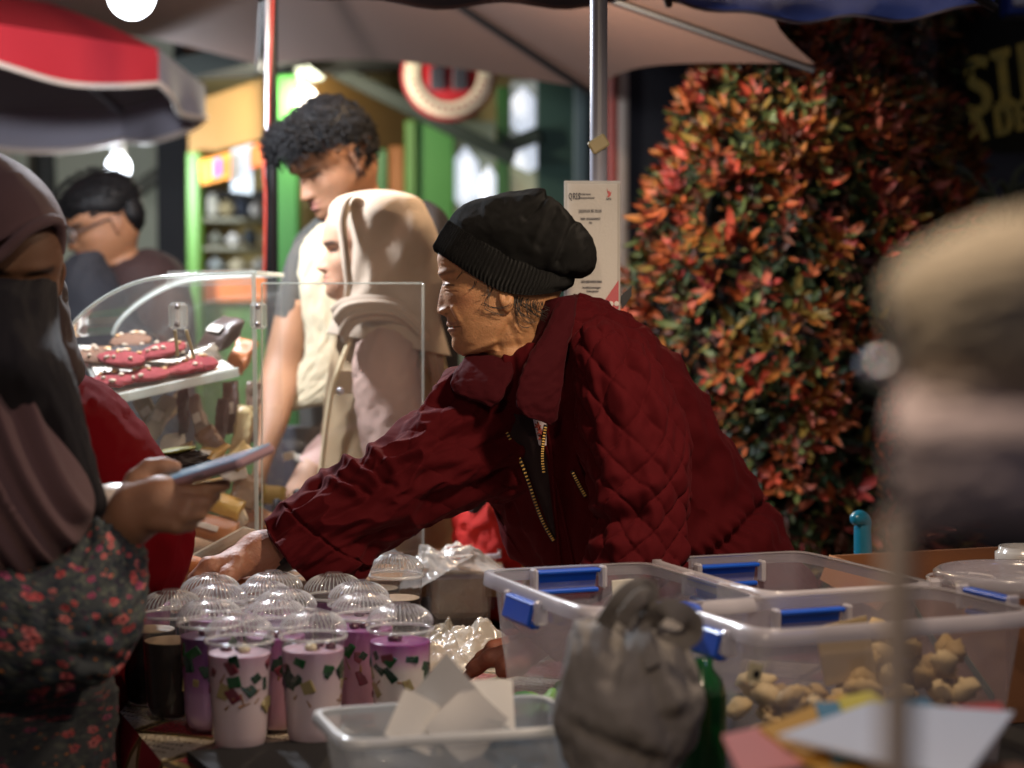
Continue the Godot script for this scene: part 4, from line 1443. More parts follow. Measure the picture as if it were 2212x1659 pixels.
	for f in [[600, 1100, 585, 1140], [612, 1105, 602, 1150], [624, 1105, 618, 1148], [634, 1100, 634, 1138], [642, 1080, 660, 1110]]:
		gb.append_from(tube([P(f[0], f[1] - 18, 3.91), P((f[0] + f[2]) * 0.5, (f[1] + f[3]) * 0.5 - 4, 3.89), P(f[2], f[3], 3.91)], [0.01, 0.0085, 0.006], 8), 0, Transform3D())
	part(girl, "body", gb.commit(), M.skin)
	var pink := mt("#ad9a86", 0.75, {"rim": 0.4, "bump": M.weave, "bh": 0.03, "uvs": Vector3(60, 60, 1)})
	var fold_h := func(s, th, q: Vector2, sz, _w):
		var u := (q.x - 740.0) / 200.0
		var ang := atan2(q.y - 668.0, q.x - 738.0)
		var f := sin(ang * 10.0 + (q.x - 740.0) * 0.012 + sin(q.y * 0.015))
		return Vector3(0, 0, (0.004 * f * smoothstep(20.0, 120.0, Vector2(q.x - 738.0, q.y - 668.0).length()) + 0.006 * nz.get_noise_3d(q.x * 0.012, q.y * 0.006, 2.0)) * clampf(sz + 0.2, 0, 1) * smoothstep(0.05, 0.3, s))
	limb(girl, "hijab", [[790, 412, 850, 412, 4.12, 0.02], [738, 424, 905, 428, 4.12, 0.07], [714, 446, 930, 470, 4.12, 0.094], [712, 478, 950, 520, 4.12, 0.1], [728, 520, 962, 570, 4.12, 0.1], [738, 560, 966, 610, 4.12, 0.1], [744, 600, 960, 645, 4.12, 0.1], [742, 640, 950, 680, 4.12, 0.095], [720, 680, 960, 720, 4.12, 0.1], [706, 720, 975, 770, 4.12, 0.1]], pink, {"nr": 90, "nc": 110, "disp": fold_h})
	limb(girl, "hijab_edge", [[770, 418, 752, 430, 4.04, 0.012], [738, 434, 756, 452, 4.03, 0.014], [727, 470, 750, 478, 4.02, 0.014], [732, 520, 752, 522, 4.015, 0.014], [738, 570, 757, 566, 4.01, 0.014], [744, 620, 762, 612, 4.01, 0.012], [740, 655, 756, 640, 4.02, 0.008]], pink, {"nr": 50, "nc": 20})
	limb(girl, "scarf_wrap", [[716, 668, 742, 740, 4.0, 0.02], [742, 648, 770, 700, 3.99, 0.03], [800, 640, 820, 690, 4.0, 0.03], [860, 650, 868, 700, 4.03, 0.03], [915, 690, 905, 740, 4.06, 0.03], [950, 760, 920, 790, 4.1, 0.025], [965, 860, 930, 850, 4.14, 0.02], [975, 930, 945, 925, 4.14, 0.008]], pink, {"nr": 60, "nc": 40, "disp": func(_s, th, _q, _z, _w): return Vector3(0, 0, 0.004 * sin(th * 7.0))})
	var vest := mt("#a48d6c", 0.8, {"bump": M.weave, "bh": 0.03, "uvs": Vector3(60, 60, 1)})
	limb(girl, "vest", [[742, 690, 940, 690, 4.2, 0.09], [722, 750, 955, 740, 4.2, 0.13], [708, 840, 968, 830, 4.2, 0.14], [696, 940, 972, 930, 4.2, 0.14], [682, 1040, 978, 1040, 4.2, 0.14], [672, 1150, 984, 1150, 4.2, 0.15], [668, 1290, 990, 1290, 4.2, 0.15]], vest, {"disp": folds(0.005, 0.02, 0.008, 1.0)})
	part(girl, "vest_flap", slab(P(735, 800, 4.05), P(795, 800, 4.04), P(800, 850, 4.04), P(722, 850, 4.06), 0.006), vest)
	part(girl, "vest_button", moved(blob(Vector3.ONE * 0.008, 0, 1, 1, 8, 12), Transform3D(Basis(), P(735, 845, 4.03))), M.steel)
	part(girl, "vest_edge", tube(smooth([P(770, 700, 4.06), P(735, 790, 4.06), P(716, 850, 4.07), P(700, 960, 4.08), P(690, 1060, 4.08)], 16), 0.006, 6), mt("#d8c7a2", 0.7))
	var blouse := mt("#ad8f82", 0.8, {"bump": M.weave, "bh": 0.03, "uvs": Vector3(50, 50, 1)})
	limb(girl, "sleeve", [[800, 690, 850, 680, 4.1, 0.03], [775, 730, 890, 730, 4.07, 0.06], [765, 800, 905, 800, 4.05, 0.065], [770, 870, 910, 880, 4.04, 0.065], [780, 940, 905, 960, 4.02, 0.06], [790, 1000, 890, 1030, 4.0, 0.055], [760, 1060, 850, 1090, 3.98, 0.05]], blouse, {"disp": folds(0.006, 0.03, 0.02, 2.0)})
	limb(girl, "cuff", [[700, 930, 790, 950, 4.2, 0.04], [668, 960, 740, 985, 4.18, 0.038], [645, 990, 702, 1018, 4.14, 0.034]], mt("#c4a39a", 0.8))
	limb(girl, "skirt", [[672, 1200, 985, 1200, 4.25, 0.15], [650, 1700, 1010, 1700, 4.25, 0.18]], mt("#6e625a", 0.85))
	# --- man with glasses, farther back
	var bh := P(222, 484, 5.15)
	var bm := thing("person", "man with black hair and glasses behind the case, far left", "person", Vector3(bh.x, 0.12, bh.z))
	var bx := Transform3D(Basis(Vector3.UP, 0.5) * Basis(Vector3.BACK, 0.34), bh)
	part(bm, "body", moved(head_mesh({"skin": Color(0.22, 0.1, 0.05)}), bx), M.skin)
	var h2 := part(bm, "hair", moved(blob(Vector3(0.11, 0.074, 0.088), 0.1, 0.4, 15, 22, 30), bx * Transform3D(Basis(), Vector3(0.012, 0.058, 0))), hairm)
	part(h2, "back_hair", moved(blob(Vector3(0.05, 0.07, 0.08), 0.1, 0.4, 16, 16, 22), bx * Transform3D(Basis(), Vector3(0.066, 0.015, 0))), hairm)
	hair_tufts(h2, bx * Transform3D(Basis(), Vector3(0.0, 0.03, 0)), 1200, 21, 0.34, hairm, func(u): return u.y > 0.05 - (0.55 if u.x > 0.2 else 0.0), Vector3(0.11, 0.088, 0.09))
	var gl := part(bm, "glasses", tube([bx * Vector3(-0.092, 0.006, 0.062), bx * Vector3(-0.02, 0.012, 0.08), bx * Vector3(0.03, 0.012, 0.082)], 0.0022, 6), M.black)
	for zz in [-1, 1]:
		var ring := []
		for i in 21:
			var a := TAU * i / 20.0
			ring.append(bx * Vector3(-0.104 + 0.008 * absf(cos(a)), 0.002 + sin(a) * 0.02, zz * 0.033 + cos(a) * 0.026))
		part(gl, "rim", tube(ring, 0.002, 6), M.steel)
		part(gl, "lens", moved(lathe([Vector2(0.0005, 0), Vector2(0.024, 0), Vector2(0.024, 0.002), Vector2(0.0005, 0.002)], 20), bx * Transform3D(Basis(Vector3.BACK, PI / 2), Vector3(-0.1, 0.002, zz * 0.033))), mt("#dfe6ea", 0.03, {"a": 0.1}))
	limb(bm, "brown_shirt", [[235, 560, 330, 540, 5.25, 0.06], [225, 590, 390, 575, 5.25, 0.14], [215, 680, 415, 660, 5.25, 0.16], [210, 850, 420, 850, 5.25, 0.16], [210, 1500, 420, 1500, 5.25, 0.16]], mt("#2a1615", 0.85), {"disp": folds(0.006, 0.02, 0.01, 7.0)})
	limb(bm, "navy_jacket", [[150, 560, 215, 545, 5.1, 0.05], [125, 600, 240, 590, 5.1, 0.09], [110, 700, 300, 690, 5.08, 0.1], [110, 820, 380, 800, 5.06, 0.1], [130, 950, 390, 930, 5.06, 0.1], [150, 1500, 390, 1500, 5.1, 0.1]], mt("#181920", 0.85), {"disp": folds(0.008, 0.02, 0.02, 4.0)})
	# --- red bag of cloth behind the clear tub
	var rb := thing("red_cloth_bag", "bright red orange cloth bag behind the clear tub of bags", "bag", P(1075, 1300, 4.0))
	limb(rb, "bag_body", [[985, 1040, 1110, 1040, 4.0, 0.05], [984, 1100, 1140, 1100, 4.0, 0.09], [985, 1170, 1160, 1170, 4.0, 0.1], [990, 1250, 1180, 1250, 4.0, 0.1], [1000, 1330, 1190, 1330, 4.0, 0.08]], mt("#d3241a", 0.75, {"bump": M.weave, "bh": 0.03, "uvs": Vector3(40, 40, 1)}), {"disp": folds(0.01, 0.02, 0.01, 12.0)})
	limb(rb, "yellow_patch", [[1118, 1190, 1160, 1190, 3.93, 0.03], [1112, 1230, 1170, 1230, 3.93, 0.03], [1112, 1290, 1175, 1290, 3.93, 0.03]], mt("#d8a94a", 0.7))
	limb(rb, "dark_strap", [[1020, 1030, 1075, 1030, 3.9, 0.02], [1015, 1070, 1060, 1075, 3.89, 0.02], [1012, 1105, 1030, 1110, 3.88, 0.012]], mt("#2b1713", 0.8))
	solo("bag_stool", moved(rbox(Vector3(0.3, 0.69, 0.28), 0.02), Transform3D(Basis(), P(1075, 1300, 4.0) * Vector3(1, 0, 1) + Vector3(0.02, 0.345, 0))), mt("#3a3230", 0.8), "dark stool under the red cloth bag", "stool")

# ---------------------------------------------------------------- the vendor
const HD := 3.24                                            # depth of her head
func HB(zx: float, zy: float, zc: float) -> Vector3:        # her head's tracing grid; zc is metres towards the viewer
	return P(864.0 + zx * 0.26855, 351.0 + zy * 0.26855, HD) + CB.z * zc

func quilt(u: float, v: float) -> float:
	return pow(absf(sin(PI * (u + v))) * absf(sin(PI * (u - v))), 0.22) - 0.75

func vendor() -> void:
	var foot := P(1560, 1659, 3.5)
	var t := thing("person", "old woman in a black knitted hat and maroon quilted jacket leaning over the table", "person", Vector3(foot.x, 0.0, foot.z))
	var skin := Color(0.47, 0.235, 0.108)
	# --- head and neck
	var hr := [[690, 330, 990, 350, 0, 0.03], [460, 480, 1290, 560, 0, 0.066], [312, 720, 1330, 850, 0, 0.074], [314, 860, 1320, 960, 0, 0.0745], [343, 985, 1290, 1060, 0, 0.0725], [352, 1080, 1250, 1140, 0, 0.071], [372, 1230, 1190, 1240, 0, 0.069], [384, 1290, 1170, 1290, 0, 0.067], [392, 1345, 1160, 1330, 0, 0.065], [412, 1410, 1150, 1370, 0, 0.061], [432, 1478, 1150, 1410, 0, 0.056], [468, 1535, 1150, 1445, 0, 0.05], [540, 1552, 1152, 1475, 0, 0.049], [640, 1560, 1160, 1510, 0, 0.05], [760, 1610, 1185, 1570, 0, 0.054], [900, 1720, 1240, 1700, 0, 0.058], [980, 1900, 1300, 1900, 0, 0.06]]
	var nose := [[900, 0], [985, 4], [1040, 24], [1110, 44], [1165, 62], [1190, 68], [1208, 66], [1224, 44], [1236, 8], [1250, 0]]
	var disp := func(_s, _th, q: Vector2, sz: float, w: float) -> Vector3:
		var z := sz * w * 1000.0
		var az := absf(z)
		var dx := 0.0
		if q.x < 620.0 and q.y > 900.0 and q.y < 1250.0:
			for i in nose.size() - 1:
				if q.y >= nose[i][0] and q.y < nose[i + 1][0]:
					var h: float = lerpf(nose[i][1], nose[i + 1][1], (q.y - nose[i][0]) / (nose[i + 1][0] - nose[i][0]))
					var wd: float = lerpf(8.0, 12.5, clampf((q.y - 1000.0) / 180.0, 0, 1))
					dx -= h * exp(-pow(z / wd, 2.0))
			dx -= 40.0 * g2(Vector2(az, q.y), 15.5, 1203, 7.5, 28)
		if q.y > 1262.0 and q.y < 1400.0 and q.x < 560.0:
			dx -= 13.0 * g2(Vector2(az, q.y), 0, 1302, 17, 17) + 11.0 * g2(Vector2(az, q.y), 0, 1352, 17, 15)
			dx += 9.0 * g2(Vector2(az, q.y), 0, 1327, 24, 7)
		if q.x < 560.0:
			dx -= 14.0 * g2(Vector2(az, q.y), 0, 1490, 17, 38) - 8.0 * g2(Vector2(az, q.y), 0, 1408, 22, 20)
		var p := 0.0
		if q.x < 1180.0 and q.y > 700.0:
			p += 0.0035 * g2(q, 340, 895, 60, 26) - 0.0052 * g2(q, 392, 960, 55, 30) + 0.0065 * g2(q, 392, 988, 32, 19)
			p -= 0.0016 * seg(q, 352, 950, 440, 966, 7) + 0.0022 * seg(q, 352, 990, 436, 1000, 5)
			p += 0.0016 * g2(q, 405, 1035, 36, 13) - 0.0015 * seg(q, 372, 1040, 470, 1052, 8)
			p += 0.0048 * g2(q, 505, 1075, 85, 58) - 0.001 * g2(q, 610, 1245, 80, 80)
			p -= 0.0048 * seg(q, 402, 1190, 450, 1290, 13) + 0.0036 * seg(q, 450, 1290, 488, 1385, 14)
			p += 0.004 * seg(q, 432, 1180, 486, 1280, 20)
			p -= 0.0032 * seg(q, 404, 1328, 478, 1331, 6) + 0.0022 * g2(q, 484, 1338, 15, 12)
			p += 0.0034 * g2(q, 560, 1430, 75, 55) - 0.0012 * seg(q, 468, 1400, 500, 1470, 12)
			p -= 0.0022 * seg(q, 394, 1180, 396, 1222, 7)
			p -= 0.0035 * g2(q, 570, 900, 70, 60)
			p += 0.004 * seg(q, 520, 1535, 760, 1450, 26) - 0.0085 * seg(q, 620, 1600, 790, 1515, 36) - 0.007 * seg(q, 800, 1480, 880, 1320, 34)
			p -= 0.002 * seg(q, 880, 1330, 1010, 1650, 16) - 0.0022 * seg(q, 930, 1330, 1050, 1650, 16)
			for k in 3:
				p -= 0.0007 * seg(q, 450, 978 + k * 14, 530, 955 + k * 38, 5)
				p -= 0.0006 * seg(q, 640 + k * 50, 1590 + k * 22, 860 + k * 40, 1560 + k * 50, 7)
			p -= 0.0006 * seg(q, 325, 800, 430, 830, 6) + 0.0006 * seg(q, 325, 835, 420, 858, 6)
			p = p * (0.62 if q.x > 450.0 else lerpf(0.9, 0.62, clampf((q.x - 380.0) / 70.0, 0, 1))) + 0.0003 * nz.get_noise_3d(q.x * 0.02, q.y * 0.02, 1.0)
		return Vector3(dx, 0, p)
	var col := func(_s, _th, q: Vector2, sz: float) -> Color:
		var c := skin
		var v := nz.get_noise_3d(q.x * 0.012, q.y * 0.012, 5.0)
		c = c * (1.0 + 0.07 * v + 0.09 * nz.get_noise_3d(q.x * 0.05, q.y * 0.05, 9.0) - 0.28 * smoothstep(0.42, 0.6, nz.get_noise_3d(q.x * 0.035, q.y * 0.035, 17.0)))
		c = c.lerp(Color(0.42, 0.17, 0.09), 0.5 * g2(q, 520, 1120, 120, 80))
		if sz > -0.9:
			c = c.lerp(Color(0.24, 0.09, 0.07), 0.75 * clampf(g2(q, 418, 1302, 46, 14) + g2(q, 420, 1352, 46, 14), 0, 1))
			c = c.lerp(Color(0.05, 0.02, 0.015), 0.8 * seg(q, 400, 1328, 474, 1331, 4.5))
			c = c.lerp(Color(0.03, 0.018, 0.014), 0.95 * seg(q, 350, 984, 440, 1000, 8.0))
			c = c.lerp(Color(0.13, 0.07, 0.05), 0.65 * seg(q, 332, 905, 440, 888, 14))
			c = c.lerp(Color(0.03, 0.015, 0.01), 0.85 * g2(q, 372, 1222, 13, 8))
			for s in [[858, 1398, 6], [896, 1392, 7], [760, 1540, 6], [940, 1580, 5], [355, 1112, 6], [700, 1330, 5], [640, 1200, 5]]:
				c = c.lerp(Color(0.12, 0.05, 0.03), 0.7 * g2(q, s[0], s[1], s[2], s[2]))
		return c
	var head := loft(hr, 250, 220, HB, {"ex": 0.94, "disp": disp, "col": col, "cap0": true, "cap1": true})
	var ear := loft([[796, 1030, 900, 1050, 0.069, 0.006], [792, 1080, 915, 1100, 0.074, 0.008], [800, 1130, 914, 1145, 0.076, 0.008], [812, 1170, 905, 1185, 0.075, 0.007], [830, 1205, 886, 1215, 0.073, 0.006], [848, 1224, 868, 1228, 0.071, 0.002]], 40, 30, HB, {"cap0": true, "cap1": true, "col": func(_a, _b, _c, _d): return skin * 1.05, "disp": func(_s, _th, q, sz, _w): return Vector3(0, 0, -0.004 * g2(q, 850, 1095, 26, 36) if sz > 0 else 0.0)})
	# --- forearm and hand that reach into the case
	var fr := [[1840, 800, 1860, 1200, 3.16, 0.036], [1480, 945, 1640, 1215, 3.14, 0.034], [1330, 1000, 1500, 1275, 3.12, 0.031], [1200, 1058, 1390, 1318, 3.1, 0.028], [1110, 1110, 1330, 1362, 3.09, 0.027]]
	var HM := func(zx: float, zy: float, d: float) -> Vector3: return P(216.0 + zx * 0.2441, 918.0 + zy * 0.2441, d)
	var hands := []
	var bones := []
	var J := func(a: Array) -> Vector3: return HM.call(a[0], a[1], a[2])
	chain(bones, [J.call([1700, 1080, 3.15]), J.call([1420, 1130, 3.13]), J.call([1230, 1205, 3.11])], [0.034, 0.031, 0.0255], 0.02)
	for f in 4:
		var z0 := 3.07 + 0.019 * f
		chain(bones, [J.call([1225, 1215, 3.1 + 0.006 * f]), J.call([965 - 6 * f, 1245 + 12 * f, z0]), J.call([870 - 8 * f, 1340 + 8 * f, z0 - 0.004]), J.call([846 - 4 * f, 1460, z0]), J.call([866, 1545, z0 + 0.004])], [0.021, 0.0135, 0.0105, 0.0088, 0.0072], 0.009)
	chain(bones, [J.call([1215, 1240, 3.085]), J.call([1120, 1350, 3.06]), J.call([1080, 1440, 3.055]), J.call([1020, 1530, 3.06])], [0.019, 0.0145, 0.011, 0.0085], 0.01)
	var crease := func(p: Vector3) -> float: return 0.0007 * sin(p.x * 640.0 + 40.0 * nz.get_noise_3d(p.x * 9, p.y * 9, p.z * 9)) + 0.0016 * nz.get_noise_3d(p.x * 26, p.y * 26, p.z * 26)
	var hand1 := bones_mesh(bones, 0.0034, crease)
	# --- hand that rests on the table beside the bin
	var b2 := []
	var HT := func(zx: float, zy: float, d: float) -> Vector3: return P((1850.0 + zx / 4.1467) * 0.54, (2400.0 + zy / 4.1467) * 0.54, d)
	var T2 := func(a: Array) -> Vector3: return HT.call(a[0], a[1], a[2])
	chain(b2, [T2.call([1500, 520, 3.02]), T2.call([1150, 760, 3.02])], [0.026, 0.026], 0.02)
	chain(b2, [T2.call([1080, 830, 2.985]), T2.call([700, 920, 2.965]), T2.call([470, 950, 2.965]), T2.call([230, 1120, 2.98]), T2.call([95, 1262, 2.99])], [0.02, 0.0145, 0.0128, 0.0108, 0.0086], 0.008)
	chain(b2, [T2.call([1100, 760, 3.01]), T2.call([720, 760, 3.0]), T2.call([520, 800, 3.0]), T2.call([330, 950, 3.02]), T2.call([120, 1120, 3.04])], [0.02, 0.0128, 0.0118, 0.0098, 0.0075], 0.008)
	chain(b2, [T2.call([1100, 740, 3.03]), T2.call([760, 740, 3.03]), T2.call([560, 800, 3.04]), T2.call([380, 940, 3.06]), T2.call([230, 1080, 3.08])], [0.02, 0.0122, 0.0112, 0.0094, 0.0072], 0.008)
	chain(b2, [T2.call([1100, 760, 3.05]), T2.call([800, 780, 3.06]), T2.call([640, 850, 3.07]), T2.call([500, 980, 3.08])], [0.018, 0.011, 0.01, 0.007], 0.008)
	chain(b2, [T2.call([1120, 860, 2.99]), T2.call([930, 1060, 2.95]), T2.call([760, 1110, 2.945]), T2.call([672, 1190, 2.95])], [0.02, 0.0155, 0.0135, 0.011], 0.01)
	var crease2 := func(p: Vector3) -> float: return 0.0007 * sin((p.x * 0.9 + p.y * 0.4) * 900.0) * (0.5 + nz.get_noise_3d(p.x * 12, p.y * 12, p.z * 12)) + 0.0014 * nz.get_noise_3d(p.x * 24, p.y * 24, p.z * 24)
	var hand2 := bones_mesh(b2, 0.0032, crease2)
	for h in [hand1, hand2]:
		var a: Array = h.surface_get_arrays(0)
		var c: PackedColorArray = a[Mesh.ARRAY_COLOR]
		var vv: PackedVector3Array = a[Mesh.ARRAY_VERTEX]
		for i in c.size():
			c[i] = Color(0.31, 0.135, 0.08) * (1.0 + 0.2 * nz.get_noise_3d(vv[i].x * 14, vv[i].y * 14, vv[i].z * 14)) if h == hand1 else Color(0.24, 0.085, 0.05) * (1.0 + 0.25 * nz.get_noise_3d(vv[i].x * 20, vv[i].y * 20, vv[i].z * 20))
		a[Mesh.ARRAY_COLOR] = c
		var m := ArrayMesh.new()
		m.add_surface_from_arrays(Mesh.PRIMITIVE_TRIANGLES, a)
		hands.append(m)
	var up1 := tube(smooth([PT(1150, 380, 3.26), PT(900, 560, 3.28), PT(640, 760, 3.22), PT(330, 960, 3.16), PT(120, 1075, 3.14), HM.call(1500, 1120, 3.14)], 30), 0.03, 12)
	var up2 := tube(smooth([PT(1200, 380, 3.24), PT(1350, 400, 3.18), PT(1480, 700, 3.13), PT(1460, 1080, 3.07), PT(1250, 1340, 3.03), HT.call(1450, 560, 3.02)], 30), 0.026, 12)
	var neck := tube([PT(1120, 300, 3.24), PT(1200, 400, 3.25), PT(1210, 420, 3.25)], 0.05, 14)
	for e in [up1, up2, neck]:
		hands.append(e)
	part(t, "body", joined([[hands[2], Transform3D()], [hands[3], Transform3D()], [hands[4], Transform3D()], [head, Transform3D()], [ear, Transform3D()], [hands[0], Transform3D()], [hands[1], Transform3D()]]), M.skin)
	part(t, "eye", moved(blob(Vector3.ONE * 0.0115, 0, 1, 1, 14, 20), Transform3D(Basis(), HB(446, 1002, 0.0288))), mt("#1c110b", 0.08, {"coat": 1.0}))
	# --- wisps of grey hair
	var wisps := [[[690, 940, 0.066], [720, 1010, 0.074], [700, 1080, 0.078], [640, 1090, 0.077]], [[760, 1010, 0.07], [700, 1150, 0.077], [780, 1180, 0.079], [890, 1165, 0.08]], [[930, 1090, 0.07], [925, 1160, 0.074], [960, 1230, 0.073], [1040, 1250, 0.07]], [[940, 1100, 0.07], [940, 1190, 0.073], [1000, 1290, 0.07], [1090, 1300, 0.066]], [[960, 1110, 0.07], [970, 1220, 0.072], [1080, 1290, 0.066]], [[1000, 1130, 0.07], [1040, 1230, 0.07], [1140, 1250, 0.06]], [[1060, 1140, 0.066], [1100, 1210, 0.064], [1180, 1200, 0.055]], [[670, 1155, 0.078], [760, 1182, 0.081], [850, 1180, 0.083], [905, 1150, 0.082]], [[620, 960, 0.065], [600, 1020, 0.07], [560, 1050, 0.07]], [[520, 900, 0.06], [470, 930, 0.055], [460, 960, 0.05]], [[700, 1190, 0.076], [780, 1240, 0.076], [850, 1230, 0.076]], [[980, 1120, 0.071], [930, 1260, 0.07], [980, 1330, 0.066], [1050, 1330, 0.063]]]
	var hl := []
	rng.seed = 3
	for w in wisps:
		for rep in 3:
			var path := []
			for q in w:
				path.append(HB(q[0] + rng.randf_range(-16, 16), q[1] + rng.randf_range(-12, 12), q[2] + 0.001))
			var pp := smooth(path, 14)
			var rr := []
			for i in 14:
				rr.append(lerpf(0.0005, 0.00025, i / 13.0))
			hl.append([tube(pp, rr, 5), Transform3D()])
	var hair := part(t, "hair", joined(hl), mt("#3b322c", 0.5))
	var nl := []
	for i in 34:
		var x0 := rng.randf_range(905, 1150)
		var y0 := 1085.0 + (x0 - 905) * 0.2 + rng.randf_range(-10, 10)
		var z0 := lerpf(0.071, 0.06, (x0 - 905) / 245.0)
		var dx := rng.randf_range(40, 150)
		var dy := rng.randf_range(60, 190)
		var pth := smooth([HB(x0, y0, z0), HB(x0 - rng.randf_range(-4, 26), y0 + dy * 0.45, z0 + 0.0015), HB(x0 + dx * 0.4, y0 + dy * 0.85, z0 - 0.001), HB(x0 + dx, y0 + dy, z0 - 0.006)], 12)
		nl.append([tube(pth, [0.0005, 0.0005, 0.0005, 0.0005, 0.0004, 0.0004, 0.0004, 0.0004, 0.0003, 0.0003, 0.0002, 0.0002], 4), Transform3D()])
	part(hair, "nape_hair", joined(nl), mt("#1f1812", 0.5))
	# --- knitted hat: ribbed band and slouching crown
	var sag := func(q: Vector2, s: float, sz: float) -> float: return lerpf(186.0, 85.0, s) * sz * sz * (1.0 - (1.0 - s) * 0.42 * clampf((809.0 - q.x) / 529.0, 0.0, 1.0))
	var band := loft([[280, 712, 1338, 1020, 0, 0.084], [272, 672, 1362, 1000, 0, 0.0875], [292, 630, 1385, 985, 0, 0.0885], [334, 560, 1398, 955, 0, 0.0885], [380, 488, 1402, 930, 0, 0.087], [392, 468, 1400, 920, 0, 0.084]], 26, 620, HB, {"disp": func(s, th, q, sz, _w):
		var rib := pow(0.5 + 0.5 * cos(th * 104.0), 1.5)
		return Vector3(0, sag.call(q, s, sz), 0.0016 * rib + 0.0012 * nz.get_noise_3d(q.x * 0.01, q.y * 0.01, sz * 2))})
	var hat := part(t, "knitted_hat", band, M.hat)
	part(hat, "hat_lining", loft([[300, 712, 1328, 1020, 0, 0.081], [312, 640, 1350, 985, 0, 0.083], [420, 500, 1380, 930, 0, 0.082], [700, 420, 1250, 700, 0, 0.03]], 14, 60, HB, {"cap1": true, "disp": func(s, _th, q, sz, _w): return Vector3(0, lerpf(180.0, 85.0, minf(s * 1.5, 1.0)) * sz * sz * (1.0 - (1.0 - s) * 0.42 * clampf((809.0 - q.x) / 529.0, 0.0, 1.0)), 0)}), M.black_matte)
	var crown := loft([[388, 480, 1400, 925, 0, 0.085], [420, 430, 1470, 925, 0, 0.089], [480, 372, 1530, 905, 0, 0.091], [560, 322, 1566, 868, 0, 0.09], [660, 284, 1582, 815, 0, 0.087], [790, 258, 1584, 750, 0, 0.081], [930, 236, 1572, 680, 0, 0.073], [1060, 216, 1548, 610, 0, 0.063], [1140, 212, 1500, 545, 0, 0.05], [1196, 262, 1452, 500, 0, 0.036], [1230, 320, 1420, 470, 0, 0.022], [1290, 400, 1380, 440, 0, 0.004]], 110, 190, HB, {"cap1": true, "disp": func(s, _th, q, sz, _w):
		var p := 0.004 * nz.get_noise_3d(q.x * 0.0045, q.y * 0.0045, sz * 1.5)
		p -= 0.007 * seg(q, 1190, 262, 1010, 420, 26) + 0.006 * seg(q, 1250, 380, 1120, 640, 30) + 0.008 * seg(q, 1395, 488, 1270, 770, 30) + 0.006 * seg(q, 960, 800, 1250, 910, 30)
		p += 0.006 * seg(q, 1180, 330, 1080, 560, 40) + 0.006 * seg(q, 1330, 470, 1200, 760, 40) + 0.004 * seg(q, 900, 740, 1300, 860, 40)
		return Vector3(0, 85.0 * sz * sz * (1.0 - s), p)})
	part(hat, "slouching_crown", crown, M.hat)
	jacket(t)

